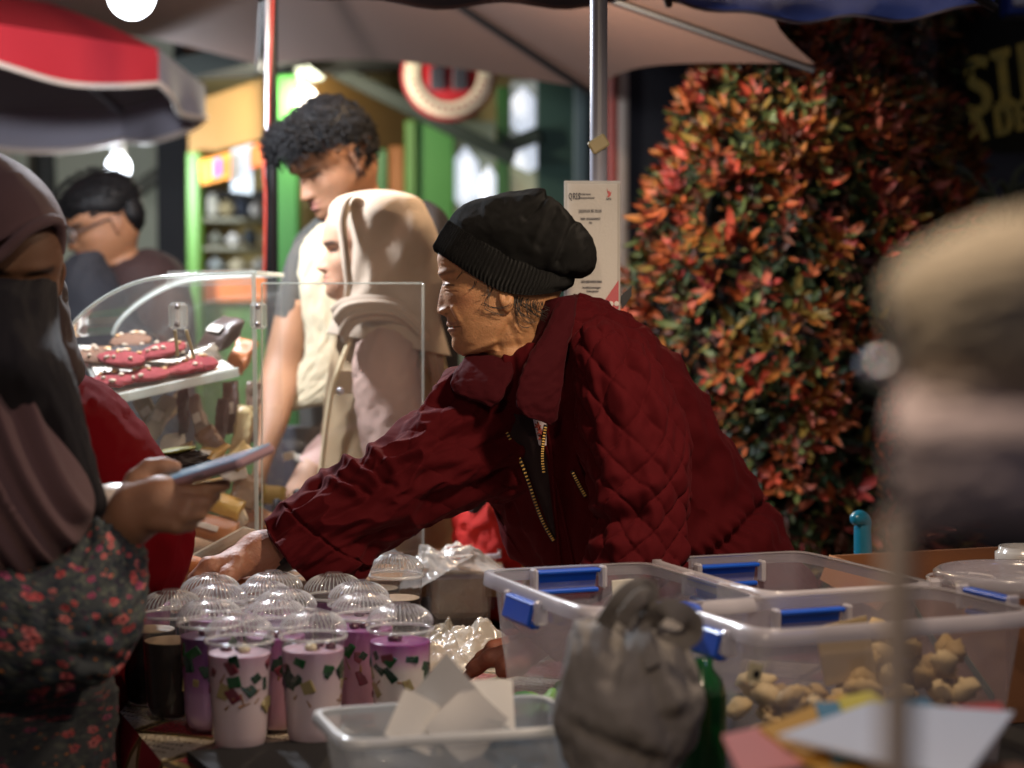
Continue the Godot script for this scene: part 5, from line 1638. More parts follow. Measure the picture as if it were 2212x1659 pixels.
func jacket(t: Node3D) -> void:
	# --- body of the jacket
	var tr := [[1130, 1330, 2230, 1330, 3.46, 0.17], [1120, 1200, 2170, 1200, 3.44, 0.172], [1060, 1090, 2100, 1075, 3.42, 0.172], [1000, 1010, 2025, 965, 3.41, 0.17], [945, 900, 1955, 875, 3.4, 0.166], [905, 800, 1890, 750, 3.38, 0.166], [870, 700, 1835, 610, 3.37, 0.168], [830, 600, 1765, 495, 3.36, 0.17], [795, 500, 1660, 345, 3.34, 0.168], [805, 430, 1560, 252, 3.33, 0.158], [850, 380, 1470, 185, 3.31, 0.14], [920, 350, 1390, 140, 3.29, 0.115], [980, 345, 1310, 108, 3.27, 0.088], [1030, 345, 1262, 92, 3.25, 0.068]]
	var td := func(s, th, q: Vector2, sz: float, _w) -> Vector3:
		var p := 0.009 * nz.get_noise_3d(q.x * 0.006, q.y * 0.003, sz * 1.2)
		p += 0.011 * (1.0 - 2.4 * absf(nz.get_noise_3d(q.x * 0.004 + 7.0, q.y * 0.002, sz)))
		if sz > 0.0:
			# gathers along the elastic waist
			var wl := seg(q, 1690, 1075, 1965, 868, 46)
			p -= 0.011 * seg(q, 1690, 1080, 1965, 872, 14) - 0.008 * seg(q, 1680, 1010, 1930, 840, 40) - 0.008 * seg(q, 1740, 1130, 2010, 940, 40)
			p += 0.005 * wl * sin((q.x - q.y * 0.9) * 0.11)
			# curved stitching over the shoulder yoke
			for k in 4:
				p -= 0.0032 * seg(q, 1240 + k * 14, 190 + k * 46, 1480 + k * 42, 215 + k * 70, 6)
			p -= 0.003 * seg(q, 1340, 130, 1330, 300, 5) + 0.003 * seg(q, 1440, 165, 1470, 330, 5)
			# front folds below the collar
			p += 0.008 * seg(q, 1150, 640, 1170, 1150, 26) - 0.009 * seg(q, 1195, 560, 1240, 1150, 22)
			p += 0.006 * seg(q, 935, 850, 1090, 1160, 22) - 0.006 * seg(q, 965, 800, 1130, 1130, 16)
			p -= 0.004 * seg(q, 830, 560, 905, 700, 10)
		return Vector3(0, 0, p)
	var jb := part(t, "jacket_body", loft(tr, 190, 260, PT, {"disp": td, "cap1": true, "cap0": true}), M.velvet)
	var tp := last_pts.duplicate()
	# --- near sleeve, quilted in diamonds
	var ns := [[1330, 150, 1420, 185, 3.2, 0.02], [1262, 215, 1500, 240, 3.19, 0.06], [1228, 300, 1560, 330, 3.18, 0.085], [1230, 420, 1625, 460, 3.165, 0.096], [1252, 560, 1680, 600, 3.15, 0.098], [1268, 680, 1706, 730, 3.13, 0.097], [1300, 790, 1704, 830, 3.115, 0.095], [1334, 890, 1684, 915, 3.1, 0.093], [1330, 990, 1680, 1010, 3.085, 0.09], [1292, 1090, 1690, 1110, 3.07, 0.088], [1240, 1180, 1650, 1230, 3.05, 0.083], [1130, 1270, 1500, 1400, 3.02, 0.07], [1010, 1340, 1220, 1500, 3.01, 0.05]]
	var sd := func(s, th, q: Vector2, sz: float, w: float) -> Vector3:
		var arc: float = th / TAU * 9.0
		var p := 0.0115 * quilt(arc, s * 8.6)
		p += 0.016 * nz.get_noise_3d(q.x * 0.0055, q.y * 0.0032 + 4.0, sz * 0.8)
		if sz > 0.0:
			p += 0.010 * seg(q, 1345, 880, 1520, 800, 34) - 0.011 * seg(q, 1330, 945, 1500, 900, 24) + 0.008 * seg(q, 1310, 1040, 1480, 1000, 30)
			p -= 0.008 * seg(q, 1240, 560, 1330, 760, 22) - 0.007 * seg(q, 1290, 480, 1400, 760, 26)
			p += 0.007 * seg(q, 1330, 250, 1480, 700, 40) - 0.007 * seg(q, 1420, 260, 1560, 640, 26)
			p -= 0.005 * seg(q, 1270, 330, 1300, 560, 12) - 0.004 * seg(q, 1310, 330, 1340, 560, 14)
		return Vector3(0, 0, p * smoothstep(0.0, 0.08, s))
	part(t, "near_sleeve", loft(ns, 260, 230, PT, {"disp": sd, "cap0": true, "cap1": true, "ex": 0.92}), M.velvet)
	# --- reaching sleeve with gathers
	var rs := [[1010, 330, 1100, 800, 3.34, 0.10], [860, 322, 985, 845, 3.3, 0.105], [770, 385, 905, 842, 3.27, 0.1], [698, 500, 800, 880, 3.24, 0.092], [604, 585, 690, 925, 3.22, 0.085], [500, 672, 585, 985, 3.2, 0.08], [400, 730, 480, 1060, 3.18, 0.076], [305, 787, 430, 1105, 3.165, 0.072], [222, 828, 408, 1150, 3.15, 0.068], [148, 900, 320, 1178, 3.135, 0.062], [84, 955, 244, 1172, 3.125, 0.055], [66, 970, 226, 1170, 3.12, 0.05]]
	var rd := func(s, th, q: Vector2, sz: float, _w) -> Vector3:
		# long creases that run down the arm, crossed by bunched gathers near the elbow
		var a := q.x * 0.86 - q.y * 0.5
		var c := q.x * 0.5 + q.y * 0.86
		var p := 0.016 * (1.0 - 2.4 * absf(nz.get_noise_3d(a * 0.0021, c * 0.0062, sz * 0.5)))
		p += 0.0025 * (1.0 - 2.4 * absf(nz.get_noise_3d(a * 0.003 + 30.0, c * 0.012, sz * 0.7)))
		p += 0.012 * seg(q, 470, 690, 560, 740, 20) + 0.012 * seg(q, 385, 735, 500, 790, 18) + 0.01 * seg(q, 300, 800, 420, 830, 18) - 0.01 * seg(q, 440, 745, 560, 800, 14) - 0.009 * seg(q, 350, 790, 470, 830, 12)
		p += 0.004 * quilt(th / TAU * 8.0, s * 9.0) * smoothstep(0.55, 0.3, s)
		p -= 0.005 * seg(q, 160, 905, 420, 1100, 7) * (1.0 if s > 0.6 else 0.0)
		return Vector3(0, 0, p * smoothstep(1.0, 0.93, s))
	part(t, "reaching_sleeve", loft(rs, 260, 220, PT, {"disp": rd, "cap0": true, "cap1": false}), M.velvet)
	var cuff := loft([[70, 968, 230, 1172, 3.12, 0.05], [84, 985, 240, 1160, 3.125, 0.042], [240, 900, 400, 1080, 3.15, 0.036]], 16, 60, PT, {"cap1": true})
	part(t, "cuff_lining", cuff, M.velvet_dark)
	# --- collar: two broad flaps and the stand behind the neck
	var flap_d := func(sd2: float) -> Callable: return func(s, th, q, sz, _w): return Vector3(0, 0, 0.003 * nz.get_noise_3d(q.x * 0.02 + sd2, q.y * 0.02, sz))
	part(t, "collar_flap", loft([[838, 296, 1000, 318, 3.215, 0.01, 0.03], [806, 345, 1012, 372, 3.185, 0.012, 0.03], [780, 392, 990, 430, 3.165, 0.011, 0.03], [774, 432, 965, 478, 3.155, 0.01, 0.03], [800, 458, 945, 500, 3.152, 0.009, 0.02], [848, 478, 930, 508, 3.152, 0.006, 0.02]], 50, 60, PT, {"cap0": true, "cap1": true, "ex": 0.7, "disp": flap_d.call(1.0)}), M.velvet_dark)
	part(t, "collar_flap", loft([[1186, 84, 1258, 88, 3.19, 0.012, 0.0], [1150, 180, 1246, 180, 3.16, 0.014, 0.0], [1098, 270, 1226, 262, 3.14, 0.014, -0.01], [1056, 345, 1212, 345, 3.125, 0.013, -0.02], [1032, 420, 1202, 425, 3.115, 0.011, -0.02], [1026, 482, 1192, 492, 3.11, 0.01, -0.02], [1040, 522, 1182, 545, 3.11, 0.008, -0.02], [1070, 545, 1165, 580, 3.112, 0.005, -0.02]], 60, 60, PT, {"cap0": true, "cap1": true, "ex": 0.7, "disp": flap_d.call(2.0)}), M.velvet_dark)
	part(t, "collar_stand", loft([[1110, 110, 1252, 78, 3.25, 0.075], [1090, 190, 1262, 130, 3.255, 0.082], [1040, 320, 1280, 220, 3.26, 0.09]], 24, 60, PT, {"disp": flap_d.call(3.0)}), M.velvet_dark)
	# --- zips, inner shirt, pockets
	var lift := func(x: float, y: float, up: float) -> Vector3:
		return surf(tp, 540.0 + x * 0.5615, 594.0 + y * 0.5615) + CB.z * up
	var zips := [[[948, 520], [985, 600], [1030, 690], [1070, 790], [1100, 880], [1130, 955], [1168, 1020]], [[1138, 575], [1128, 640], [1124, 700], [1130, 760]]]
	var inner := []
	for q in [[960, 520, 1135, 560], [1000, 610, 1138, 610], [1046, 700, 1140, 690], [1085, 800, 1150, 790], [1120, 890, 1160, 880], [1150, 970, 1172, 970], [1170, 1020, 1176, 1020]]:
		inner.append([q[0], q[1], q[2], q[3]])
	var ip := PackedVector3Array()
	for i in 24:
		var u := i / 23.0
		for j in 8:
			var v := j / 7.0
			ip.append(lift.call(lerpf(cr(inner, u, 0), cr(inner, u, 2), v), lerpf(cr(inner, u, 1), cr(inner, u, 3), v), 0.004))
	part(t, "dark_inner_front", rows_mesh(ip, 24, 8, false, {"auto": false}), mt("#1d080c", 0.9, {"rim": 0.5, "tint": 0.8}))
	var sp := PackedVector3Array()
	for i in 14:
		var u := i / 13.0
		for j in 6:
			var v := j / 5.0
			sp.append(lift.call(lerpf(lerpf(1080, 1112, u), 1140, v), lerpf(520, 655, u), 0.008))
	var shirt := part(t, "white_shirt", rows_mesh(sp, 14, 6, false, {"auto": false}), mt("#c9bcc0", 0.8))
	for f in [[1116, 602], [1120, 624], [1106, 580]]:
		for k in 5:
			var a := TAU * k / 5.0
			part(shirt, "printed_petal", moved(blob(Vector3(0.003, 0.0015, 0.0008), 0, 1, 1, 6, 8), Transform3D(CB * Basis(Vector3.BACK, a), lift.call(f[0], f[1], 0.01) + CB * Vector3(cos(a), sin(a), 0) * 0.003)), mt("#8a3a2e", 0.8))
	var tooth := rbox(Vector3(0.005, 0.0021, 0.003), 0.0006)
	zips.append([[905, 702], [900, 740], [902, 800]])
	zips.append([[1238, 752], [1262, 800], [1290, 850]])
	for zi in zips.size():
		var path := []
		for q in zips[zi]:
			path.append(lift.call(q[0], q[1], 0.008))
		var fine := smooth(path, 90 if zi == 0 else 40)
		# even the depth along the path
		for rep in 6:
			for i in range(1, fine.size() - 1):
				fine[i] = fine[i].lerp((fine[i - 1] + fine[i + 1]) * 0.5, 0.6)
		var xf := []
		var acc := 0.0
		for i in range(1, fine.size()):
			var sg: float = fine[i - 1].distance_to(fine[i])
			acc += sg
			if acc > 0.0036:
				acc = 0.0
				var dir: Vector3 = (fine[i] - fine[i - 1]).normalized()
				var xx := dir.cross(CB.z).normalized()
				xf.append(Transform3D(Basis(xx, dir, xx.cross(dir)), fine[i] + CB.z * 0.004))
		var zp := part(t, "zip_tape", tube(fine, 0.0036, 6), M.black)
		var z2 := many(zp, "zip_teeth", tooth, M.gold, xf)
	# piping along the front edges
	for e in [[[1140, 590], [1160, 680], [1168, 800], [1178, 920], [1195, 1130]], [[1100, 545], [1150, 700], [1200, 900], [1245, 1110]], [[925, 830], [950, 920], [1010, 1030], [1110, 1160]]]:
		var path := []
		for q in e:
			path.append(lift.call(q[0], q[1], 0.004))
		var fine := smooth(path, 40)
		for rep in 8:
			for i in range(1, fine.size() - 1):
				fine[i] = fine[i].lerp((fine[i - 1] + fine[i + 1]) * 0.5, 0.6)
		part(jb, "piping", tube(fine, 0.003, 6), M.velvet)
	# --- trousers under the jacket, hidden behind the bins
	part(t, "trousers", loft([[1300, 1250, 2150, 1250, 3.46, 0.15], [1320, 1700, 2100, 1700, 3.46, 0.14], [1400, 2480, 2000, 2480, 3.46, 0.11]], 20, 30, PT, {"cap0": true, "cap1": true}), M.black)

# ---------------------------------------------------------------- the two customers at the left edge
func floral_tex() -> ImageTexture:
	var im := Image.create(512, 512, false, Image.FORMAT_RGB8)
	im.fill(Color("#3b4144"))
	rng.seed = 41
	var dot := func(cx: float, cy: float, r: float, c: Color) -> void:
		for y in range(int(cy - r) - 1, int(cy + r) + 2):
			for x in range(int(cx - r) - 1, int(cx + r) + 2):
				if Vector2(x - cx, y - cy).length() <= r * (0.8 + 0.3 * sin(x * 1.3 + y * 2.1)):
					im.set_pixel(posmod(x, 512), posmod(y, 512), c)
	for i in 700:
		dot.call(rng.randf() * 512, rng.randf() * 512, rng.randf_range(4, 13), [Color("#262d38"), Color("#4e574f"), Color("#1c2b36"), Color("#5d6258"), Color("#2b2438")][rng.randi_range(0, 4)])
	for i in 120:
		dot.call(rng.randf() * 512, rng.randf() * 512, rng.randf_range(3, 6), [Color("#d8823a"), Color("#8c2b52"), Color("#c9683e"), Color("#6f2a4c"), Color("#1f4a5c")][rng.randi_range(0, 4)])
	for i in 60:
		var c := Vector2(rng.randf(), rng.randf()) * 512
		var k: Color = [Color("#d8464a"), Color("#e06a66"), Color("#b02f5e"), Color("#c93a3a")][rng.randi_range(0, 3)]
		var r := rng.randf_range(6, 13)
		for p in 5:
			var a := TAU * p / 5.0 + i
			dot.call(c.x + cos(a) * r, c.y + sin(a) * r, r * 0.72, k.lightened(rng.randf_range(0, 0.2)))
		dot.call(c.x, c.y, r * 0.5, Color("#4a1424"))
	return ImageTexture.create_from_image(im)

func left_people() -> void:
	# --- person in red, nearly hidden
	var rp := thing("person", "person in a red robe and dark veil, behind the woman with the phone", "person", Vector3(P(250, 1500, 2.95).x, 0, P(250, 1500, 2.95).z))
	var redm := mt("#5e0810", 0.9, {"rim": 0.12, "tint": 1.0, "spec": 0.15, "bump": M.weave, "bh": 0.03, "uvs": Vector3(60, 60, 1)})
	limb(rp, "robe", [[0, 790, 170, 806, 2.95, 0.08], [-20, 840, 232, 846, 2.95, 0.12], [-30, 900, 300, 915, 2.95, 0.14], [-30, 990, 352, 1000, 2.94, 0.14], [-30, 1080, 392, 1080, 2.93, 0.13], [-20, 1140, 412, 1138, 2.92, 0.12], [0, 1200, 406, 1205, 2.92, 0.11], [60, 1260, 380, 1268, 2.92, 0.09], [160, 1302, 345, 1305, 2.92, 0.05]], redm, {"nr": 80, "nc": 90, "disp": folds(0.006, 0.012, 0.004, 21.0)})
	limb(rp, "robe_skirt", [[60, 1180, 330, 1240, 3.0, 0.1], [60, 1320, 285, 1330, 2.98, 0.12], [40, 1420, 282, 1420, 2.96, 0.12], [20, 1500, 276, 1500, 2.94, 0.12], [0, 1620, 262, 1620, 2.94, 0.12], [-40, 2500, 240, 2500, 2.94, 0.14]], redm, {"disp": folds(0.006, 0.02, 0.003, 23.0)})
	limb(rp, "dark_veil", [[20, 470, 90, 470, 2.92, 0.06], [-10, 540, 122, 560, 2.9, 0.09], [-20, 620, 136, 640, 2.88, 0.1], [-20, 720, 152, 730, 2.86, 0.1], [-20, 800, 172, 812, 2.85, 0.09], [0, 860, 120, 870, 2.85, 0.03]], mt("#230b10", 0.85), {"disp": folds(0.005, 0.03, 0.006, 25.0)})
	part(rp, "body", loft([[-20, 450, 80, 455, 2.98, 0.06], [-40, 600, 90, 600, 2.98, 0.09], [-20, 760, 80, 760, 2.98, 0.06], [-10, 1000, 100, 1000, 2.98, 0.06]], 30, 30, P, {"cap0": true, "cap1": true, "col": func(_a, _b, _c, _d): return Color(0.3, 0.16, 0.1)}), M.skin)
	# --- woman with mauve headscarf, dark face veil, flowered sleeve and phone
	var hp := P(15, 592, 2.66)
	var t := thing("person", "woman in mauve headscarf and dark face veil holding a phone, left edge", "person", Vector3(hp.x, 0, hp.z))
	var hx := Transform3D(Basis(Vector3.UP, 1.98) * Basis(Vector3.BACK, 0.2), hp)
	# phone hand
	var HM := func(zx: float, zy: float, d: float) -> Vector3: return P(216.0 + zx * 0.2441, 918.0 + zy * 0.2441, d)
	var J := func(a: Array) -> Vector3: return HM.call(a[0], a[1], a[2])
	var bn := []
	chain(bn, [J.call([40, 1010, 2.55]), J.call([230, 880, 2.53]), J.call([330, 790, 2.52])], [0.034, 0.028, 0.026], 0.02)
	chain(bn, [J.call([340, 760, 2.515]), J.call([560, 700, 2.505]), J.call([640, 740, 2.5])], [0.032, 0.028, 0.02], 0.02)
	chain(bn, [J.call([330, 720, 2.52]), J.call([520, 640, 2.515])], [0.026, 0.024], 0.02)
	chain(bn, [J.call([300, 640, 2.53]), J.call([335, 500, 2.54]), J.call([440, 395, 2.545]), J.call([560, 372, 2.545]), J.call([668, 372, 2.545])], [0.022, 0.0155, 0.0125, 0.011, 0.0085], 0.009)
	chain(bn, [J.call([560, 650, 2.505]), J.call([780, 610, 2.5]), J.call([940, 575, 2.5]), J.call([1110, 530, 2.505])], [0.017, 0.0118, 0.0102, 0.008], 0.0045)
	chain(bn, [J.call([560, 700, 2.5]), J.call([790, 705, 2.482]), J.call([930, 690, 2.49]), J.call([1020, 630, 2.515])], [0.017, 0.0112, 0.0098, 0.0075], 0.0045)
	chain(bn, [J.call([550, 770, 2.495]), J.call([750, 800, 2.476]), J.call([870, 785, 2.486]), J.call([940, 720, 2.515])], [0.017, 0.0112, 0.0098, 0.0075], 0.0045)
	chain(bn, [J.call([500, 840, 2.495]), J.call([680, 890, 2.478]), J.call([790, 880, 2.488]), J.call([850, 820, 2.512])], [0.016, 0.0105, 0.009, 0.007], 0.0045)
	var hand := bones_mesh(bn, 0.0036)
	var a: Array = hand.surface_get_arrays(0)
	var c: PackedColorArray = a[Mesh.ARRAY_COLOR]
	for i in c.size():
		c[i] = Color(0.33, 0.17, 0.1)
	a[Mesh.ARRAY_COLOR] = c
	var hm := ArrayMesh.new()
	hm.add_surface_from_arrays(Mesh.PRIMITIVE_TRIANGLES, a)
	part(t, "body", joined([[head_mesh({"skin": Color(0.19, 0.095, 0.055), "nr": 130, "nc": 120, "size": 0.95}), hx], [hm, Transform3D()]]), M.skin)
	var mauve := mt("#674d50", 0.85, {"rim": 0.4, "tint": 0.4, "bump": M.weave, "bh": 0.03, "uvs": Vector3(60, 60, 1)})
	var veil := mt("#1d1a20", 0.85, {"bump": M.weave, "bh": 0.03, "uvs": Vector3(60, 60, 1)})
	# headscarf: a shell round the skull, open over the brow
	var hs := limb(t, "headscarf", [[-70, 322, 0, 330, 2.67, 0.05], [-180, 350, 45, 356, 2.67, 0.1], [-225, 410, 84, 392, 2.67, 0.118], [-240, 480, 108, 428, 2.665, 0.126], [-245, 560, 122, 458, 2.66, 0.13], [-245, 640, 129, 480, 2.66, 0.13]], mauve, {"nr": 70, "nc": 80, "cap1": false, "ex": 0.62, "disp": func(s, th, q, sz, _w): return Vector3(0, 0, 0.004 * sin(q.y * 0.07 + q.x * 0.09) * clampf(sz, 0, 1) * s)})
	part(hs, "scarf_edge", tube(smooth([P(-60, 585, 2.52), P(0, 552, 2.525), P(54, 502, 2.53), P(100, 478, 2.56), P(124, 478, 2.6), P(132, 505, 2.63), P(128, 545, 2.65)], 30), 0.008, 10), mauve)
	limb(t, "scarf_front", [[-80, 400, 60, 375, 2.62, 0.06], [-84, 460, 98, 412, 2.62, 0.08], [-84, 520, 118, 444, 2.62, 0.088], [-80, 565, 126, 466, 2.62, 0.09], [-74, 592, 129, 482, 2.62, 0.091]], mauve, {"nr": 30, "nc": 60, "ex": 0.75, "cap1": false})
	# face veil that falls from the nose
	limb(t, "face_veil", [[-70, 620, 112, 606, 2.6, 0.075], [-70, 650, 110, 640, 2.58, 0.1], [-70, 700, 114, 705, 2.55, 0.095], [-40, 780, 138, 780, 2.48, 0.08], [-10, 870, 165, 860, 2.48, 0.06], [30, 960, 188, 950, 2.49, 0.045], [80, 1040, 210, 1030, 2.5, 0.032], [130, 1085, 226, 1088, 2.5, 0.02], [160, 1105, 214, 1112, 2.5, 0.008]], veil, {"nr": 80, "nc": 80, "ex": 0.85, "disp": folds(0.004, 0.011, 0.004, 31.0)})
	limb(t, "scarf_drape", [[-260, 560, -6, 610, 2.52, 0.03], [-270, 660, 22, 710, 2.5, 0.05], [-280, 760, 66, 800, 2.48, 0.06], [-290, 880, 128, 905, 2.47, 0.07], [-290, 980, 176, 1010, 2.46, 0.075], [-290, 1070, 200, 1092, 2.46, 0.08], [-290, 1150, 168, 1170, 2.46, 0.08], [-290, 1220, 80, 1240, 2.46, 0.07], [-290, 1270, -20, 1275, 2.46, 0.04]], mauve, {"nr": 110, "nc": 130, "ex": 0.7, "disp": func(_s, _th, q, sz, _w):
		var u: float = q.x * 0.86 - q.y * 0.42
		return Vector3(0, 0, (0.009 * (1.0 - 2.0 * absf(sin(u * 0.055 + 0.7 * sin(q.y * 0.008)))) + 0.003 * sin(u * 0.12 + sin(q.y * 0.02))) * clampf(sz + 0.2, 0, 1))})
	var ft := floral_tex()
	var floral := mt("#ffffff", 0.85, {"tex": ft, "uvs": Vector3(2.6, 1.7, 1), "bump": M.cloth, "bh": 0.05})
	floral.texture_repeat = true
	limb(t, "flowered_sleeve", [[192, 1112, 296, 1160, 2.53, 0.04], [160, 1150, 302, 1200, 2.52, 0.055], [110, 1190, 304, 1260, 2.5, 0.075], [40, 1200, 298, 1330, 2.48, 0.095], [-30, 1200, 274, 1400, 2.47, 0.1], [-110, 1200, 222, 1458, 2.46, 0.1], [-200, 1200, 120, 1490, 2.46, 0.1], [-300, 1180, 0, 1500, 2.46, 0.1]], floral, {"nr": 90, "nc": 90, "disp": func(s, th, q, sz, _w): return Vector3(0, 0, 0.01 * (1.0 - 2.4 * absf(nz.get_noise_3d(q.x * 0.011, q.y * 0.006, sz))) + (0.003 * sin(th * 16.0) * exp(-s * 18.0)))})
	var fl2 := mt("#a8a8b0", 0.85, {"tex": ft, "uvs": Vector3(3.0, 5.0, 1), "bump": M.cloth, "bh": 0.05})
	limb(t, "flowered_dress", [[-330, 1380, 190, 1400, 2.6, 0.14], [-330, 1480, 238, 1480, 2.6, 0.15], [-330, 1660, 242, 1660, 2.6, 0.16], [-330, 2900, 260, 2900, 2.6, 0.2]], fl2, {"nr": 60, "nc": 80, "disp": folds(0.008, 0.02, 0.003, 41.0)})
	# --- the phone, held in her hand
	var pa := HM.call(498, 540, 2.57)
	var pb := HM.call(1400, 268, 2.47)
	var ax: Vector3 = (pb - pa).normalized()
	var nn := (CB * Vector3(-0.3, 0.93, 0.10)).normalized()
	nn = (nn - ax * nn.dot(ax)).normalized()
	var side := ax.cross(nn).normalized()
	var ph := thing("mobile_phone", "phone in a clear pink case held by the woman in the headscarf", "phone", (pa + pb) * 0.5)
	var L: float = pa.distance_to(pb)
	var bs := Basis(ax, nn, side)
	part(ph, "clear_case", moved(rbox(Vector3(L, 0.013, 0.078), 0.005), Transform3D(bs, Vector3.ZERO)), mt("#b08e96", 0.25, {"coat": 0.5}), true)
	part(ph, "screen", moved(rbox(Vector3(L - 0.008, 0.003, 0.07), 0.0012), Transform3D(bs, nn * 0.0062)), mt("#4f6f8c", 0.08, {"emit": 0.5, "ecol": "#7f9fb8"}), true)
	part(ph, "side_key", moved(rbox(Vector3(0.02, 0.003, 0.002), 0.0008), Transform3D(bs, ax * 0.02 + side * 0.0395)), M.steel, true)
	# things by her hip: a small clear cup lid behind the wrist
	solo("small_cup_lid", moved(blob(Vector3(0.04, 0.018, 0.04), 0, 1, 1, 12, 24), Transform3D(Basis(), P(252, 1072, 2.62))), mt("#d8cfc4", 0.3), "pale round lid showing behind the flowered cuff", "lid")

# ---------------------------------------------------------------- drinks on the table
func cups() -> void:
	# table with its printed cloth, turned about 20 degrees like everything on it
	var tt := thing("stall_table", "stall table under a shiny red and cream lozenge cloth", "table", Vector3(0.0, 0.0, -2.9))
	var yaw := Basis(Vector3.UP, -0.0)
	var u := Vector3(0.936, 0, -0.352)          # along the table's front edge, away to the right
	var v := Vector3(-0.352, 0, -0.936)         # from the front edge to the back
	var c0 := TB(352, 1648, TABLE)              # its near left corner
	var W := 1.9
	var D := 0.82
	var a := c0
	var b := c0 + u * W
	var c := b + v * D
	var d := a + v * D
	var tex := cloth_tex()
	var clothm := mt("#ffffff", 0.26, {"tex": tex, "uvs": Vector3(9, 4, 1), "bump": M.fine, "bh": 0.8, "coat": 0.6, "spec": 0.6})
	clothm.texture_repeat = true
	var pts := PackedVector3Array()
	var nr := 40
	var nc := 80
	for i in nr:
		for j in nc:
			var p := a.lerp(b, j / float(nc - 1)) + v * D * (i / float(nr - 1))
			p.y += 0.0012 * nz.get_noise_3d(p.x * 14, p.z * 22, 0.0)
			pts.append(p)
	var cl := part(tt, "tablecloth_top", rows_mesh(pts, nr, nc, false, {"auto": false}), clothm)
	# hanging edge on the left and the front
	for e in [[d, a, 0.9], [a, b, 2.0]]:
		var vp := PackedVector3Array()
		var len: float = (e[1] - e[0]).length()
		var out: Vector3 = -u if e[2] < 1.0 else -v
		for i in 12:
			for j in 60:
				var s := j / 59.0
				var q: Vector3 = e[0].lerp(e[1], s)
				var dr := i / 11.0
				vp.append(q + out * (0.012 * sin(minf(dr * 8.0, 1.57)) + 0.02 * sin(s * len * 22.0) * dr) + Vector3(0, -0.3 * dr, 0))
		part(tt, "tablecloth_drop", rows_mesh(vp, 12, 60, false, {"auto": false}), mt("#ffffff", 0.35, {"tex": tex, "uvs": Vector3(5, 1.5, 1)}))
	part(tt, "table_top", slab(a + Vector3(0, -0.018, 0), b + Vector3(0, -0.018, 0), c + Vector3(0, -0.018, 0), d + Vector3(0, -0.018, 0), 0.03), M.card)
	for q in [a + u * 0.08 + v * 0.08, b - u * 0.08 + v * 0.08, c - u * 0.08 - v * 0.08, d + u * 0.08 - v * 0.08]:
		part(tt, "leg", bar(q + Vector3(0, -0.74, 0), q + Vector3(0, -0.034, 0), 0.045, 0.045), M.steel)
	# second table in front of it, with a black top
	var ft := thing("front_table", "lower edge of a black topped table in front of the cups", "table", c0 + u * 0.7)
	var f0 := TB(372, 1642, TABLE + 0.004)
	var e0 := (TB(700, 1607, TABLE + 0.004) - f0).normalized()
	var e1 := Vector3(-e0.z, 0, e0.x)
	if e1.z < 0:
		e1 = -e1
	var g := [f0 + e0 * 0.02, f0 + e0 * 1.9, f0 + e0 * 1.9 + e1 * 0.7, f0 + e1 * 0.7]
	var h := Vector3(0, 0.004, 0)
	part(ft, "black_top", slab(g[0] + h, g[1] + h, g[2] + h, g[3] + h, 0.012), M.black_matte)
	for q in [g[0] + e0 * 0.05 + e1 * 0.6, g[1] - e0 * 0.1 + e1 * 0.1, g[2] - e0 * 0.1 - e1 * 0.1, g[3] + e0 * 0.1 - e1 * 0.1]:
		part(ft, "leg", bar(Vector3(q.x, 0, q.z), Vector3(q.x, TABLE, q.z), 0.04, 0.04), M.black)
	# --- cups
	var R := 0.0445
	var H := 0.15
	var shell := lathe([Vector2(0.001, 0.0015), Vector2(0.022, 0.001), Vector2(0.030, 0.004), Vector2(0.0345, 0.012), Vector2(0.0368, 0.026), Vector2(0.0385, 0.06), Vector2(0.0408, 0.1), Vector2(0.0425, 0.135), Vector2(0.043, H)], 48)
	var rim_pts := []
	for i in 9:
		var t := TAU * i / 8.0
		rim_pts.append(Vector2(R + cos(t) * 0.0022, H + sin(t) * 0.0024))
	var rim := lathe(rim_pts, 56)
	var dome_p := [Vector2(0.0475, H - 0.003), Vector2(0.0478, H + 0.002), Vector2(0.0452, H + 0.0035), Vector2(0.0448, H + 0.008)]
	for i in 15:
		var t := i / 14.0 * 1.22
		dome_p.append(Vector2(0.0436 * cos(t) + 0.0004, H + 0.009 + 0.026 * sin(t)))
	dome_p.append(Vector2(0.0135, H + 0.0345))
	dome_p.append(Vector2(0.0128, H + 0.0362))
	dome_p.append(Vector2(0.0112, H + 0.0355))
	dome_p.append(Vector2(0.0008, H + 0.0352))
	var dome := lathe(dome_p, 320, {"ripple": func(y, ang): return 0.0024 * pow(0.5 + 0.5 * cos(ang * 40.0), 2.0) * smoothstep(H + 0.006, H + 0.012, y) * (1.0 - smoothstep(H + 0.026, H + 0.033, y))})
	var rib_list := []
	for i in 40:
		var an := TAU * i / 40.0
		var path := []
		for k in 6:
			var t := 0.12 + k / 5.0 * 0.92
			var rr := 0.0446 * cos(t) + 0.0006
			path.append(Vector3(cos(an) * rr, H + 0.009 + 0.0266 * sin(t), sin(an) * rr))
		rib_list.append([tube(path, [0.0005, 0.0008, 0.0008, 0.0007, 0.0006, 0.0003], 4), Transform3D()])
	var ribs := joined(rib_list)
	var liquid := func(top: float) -> ArrayMesh:
		return lathe([Vector2(0.001, 0.0035), Vector2(0.021, 0.003), Vector2(0.0288, 0.006), Vector2(0.0333, 0.0135), Vector2(0.0356, 0.027), Vector2(0.0373, 0.06), Vector2(0.0373 + (top - 0.06) * 0.055, top - 0.002), Vector2(0.0365 + (top - 0.06) * 0.055, top), Vector2(0.001, top)], 40)
	var full: ArrayMesh = liquid.call(0.134)
	var part_full: ArrayMesh = liquid.call(0.112)
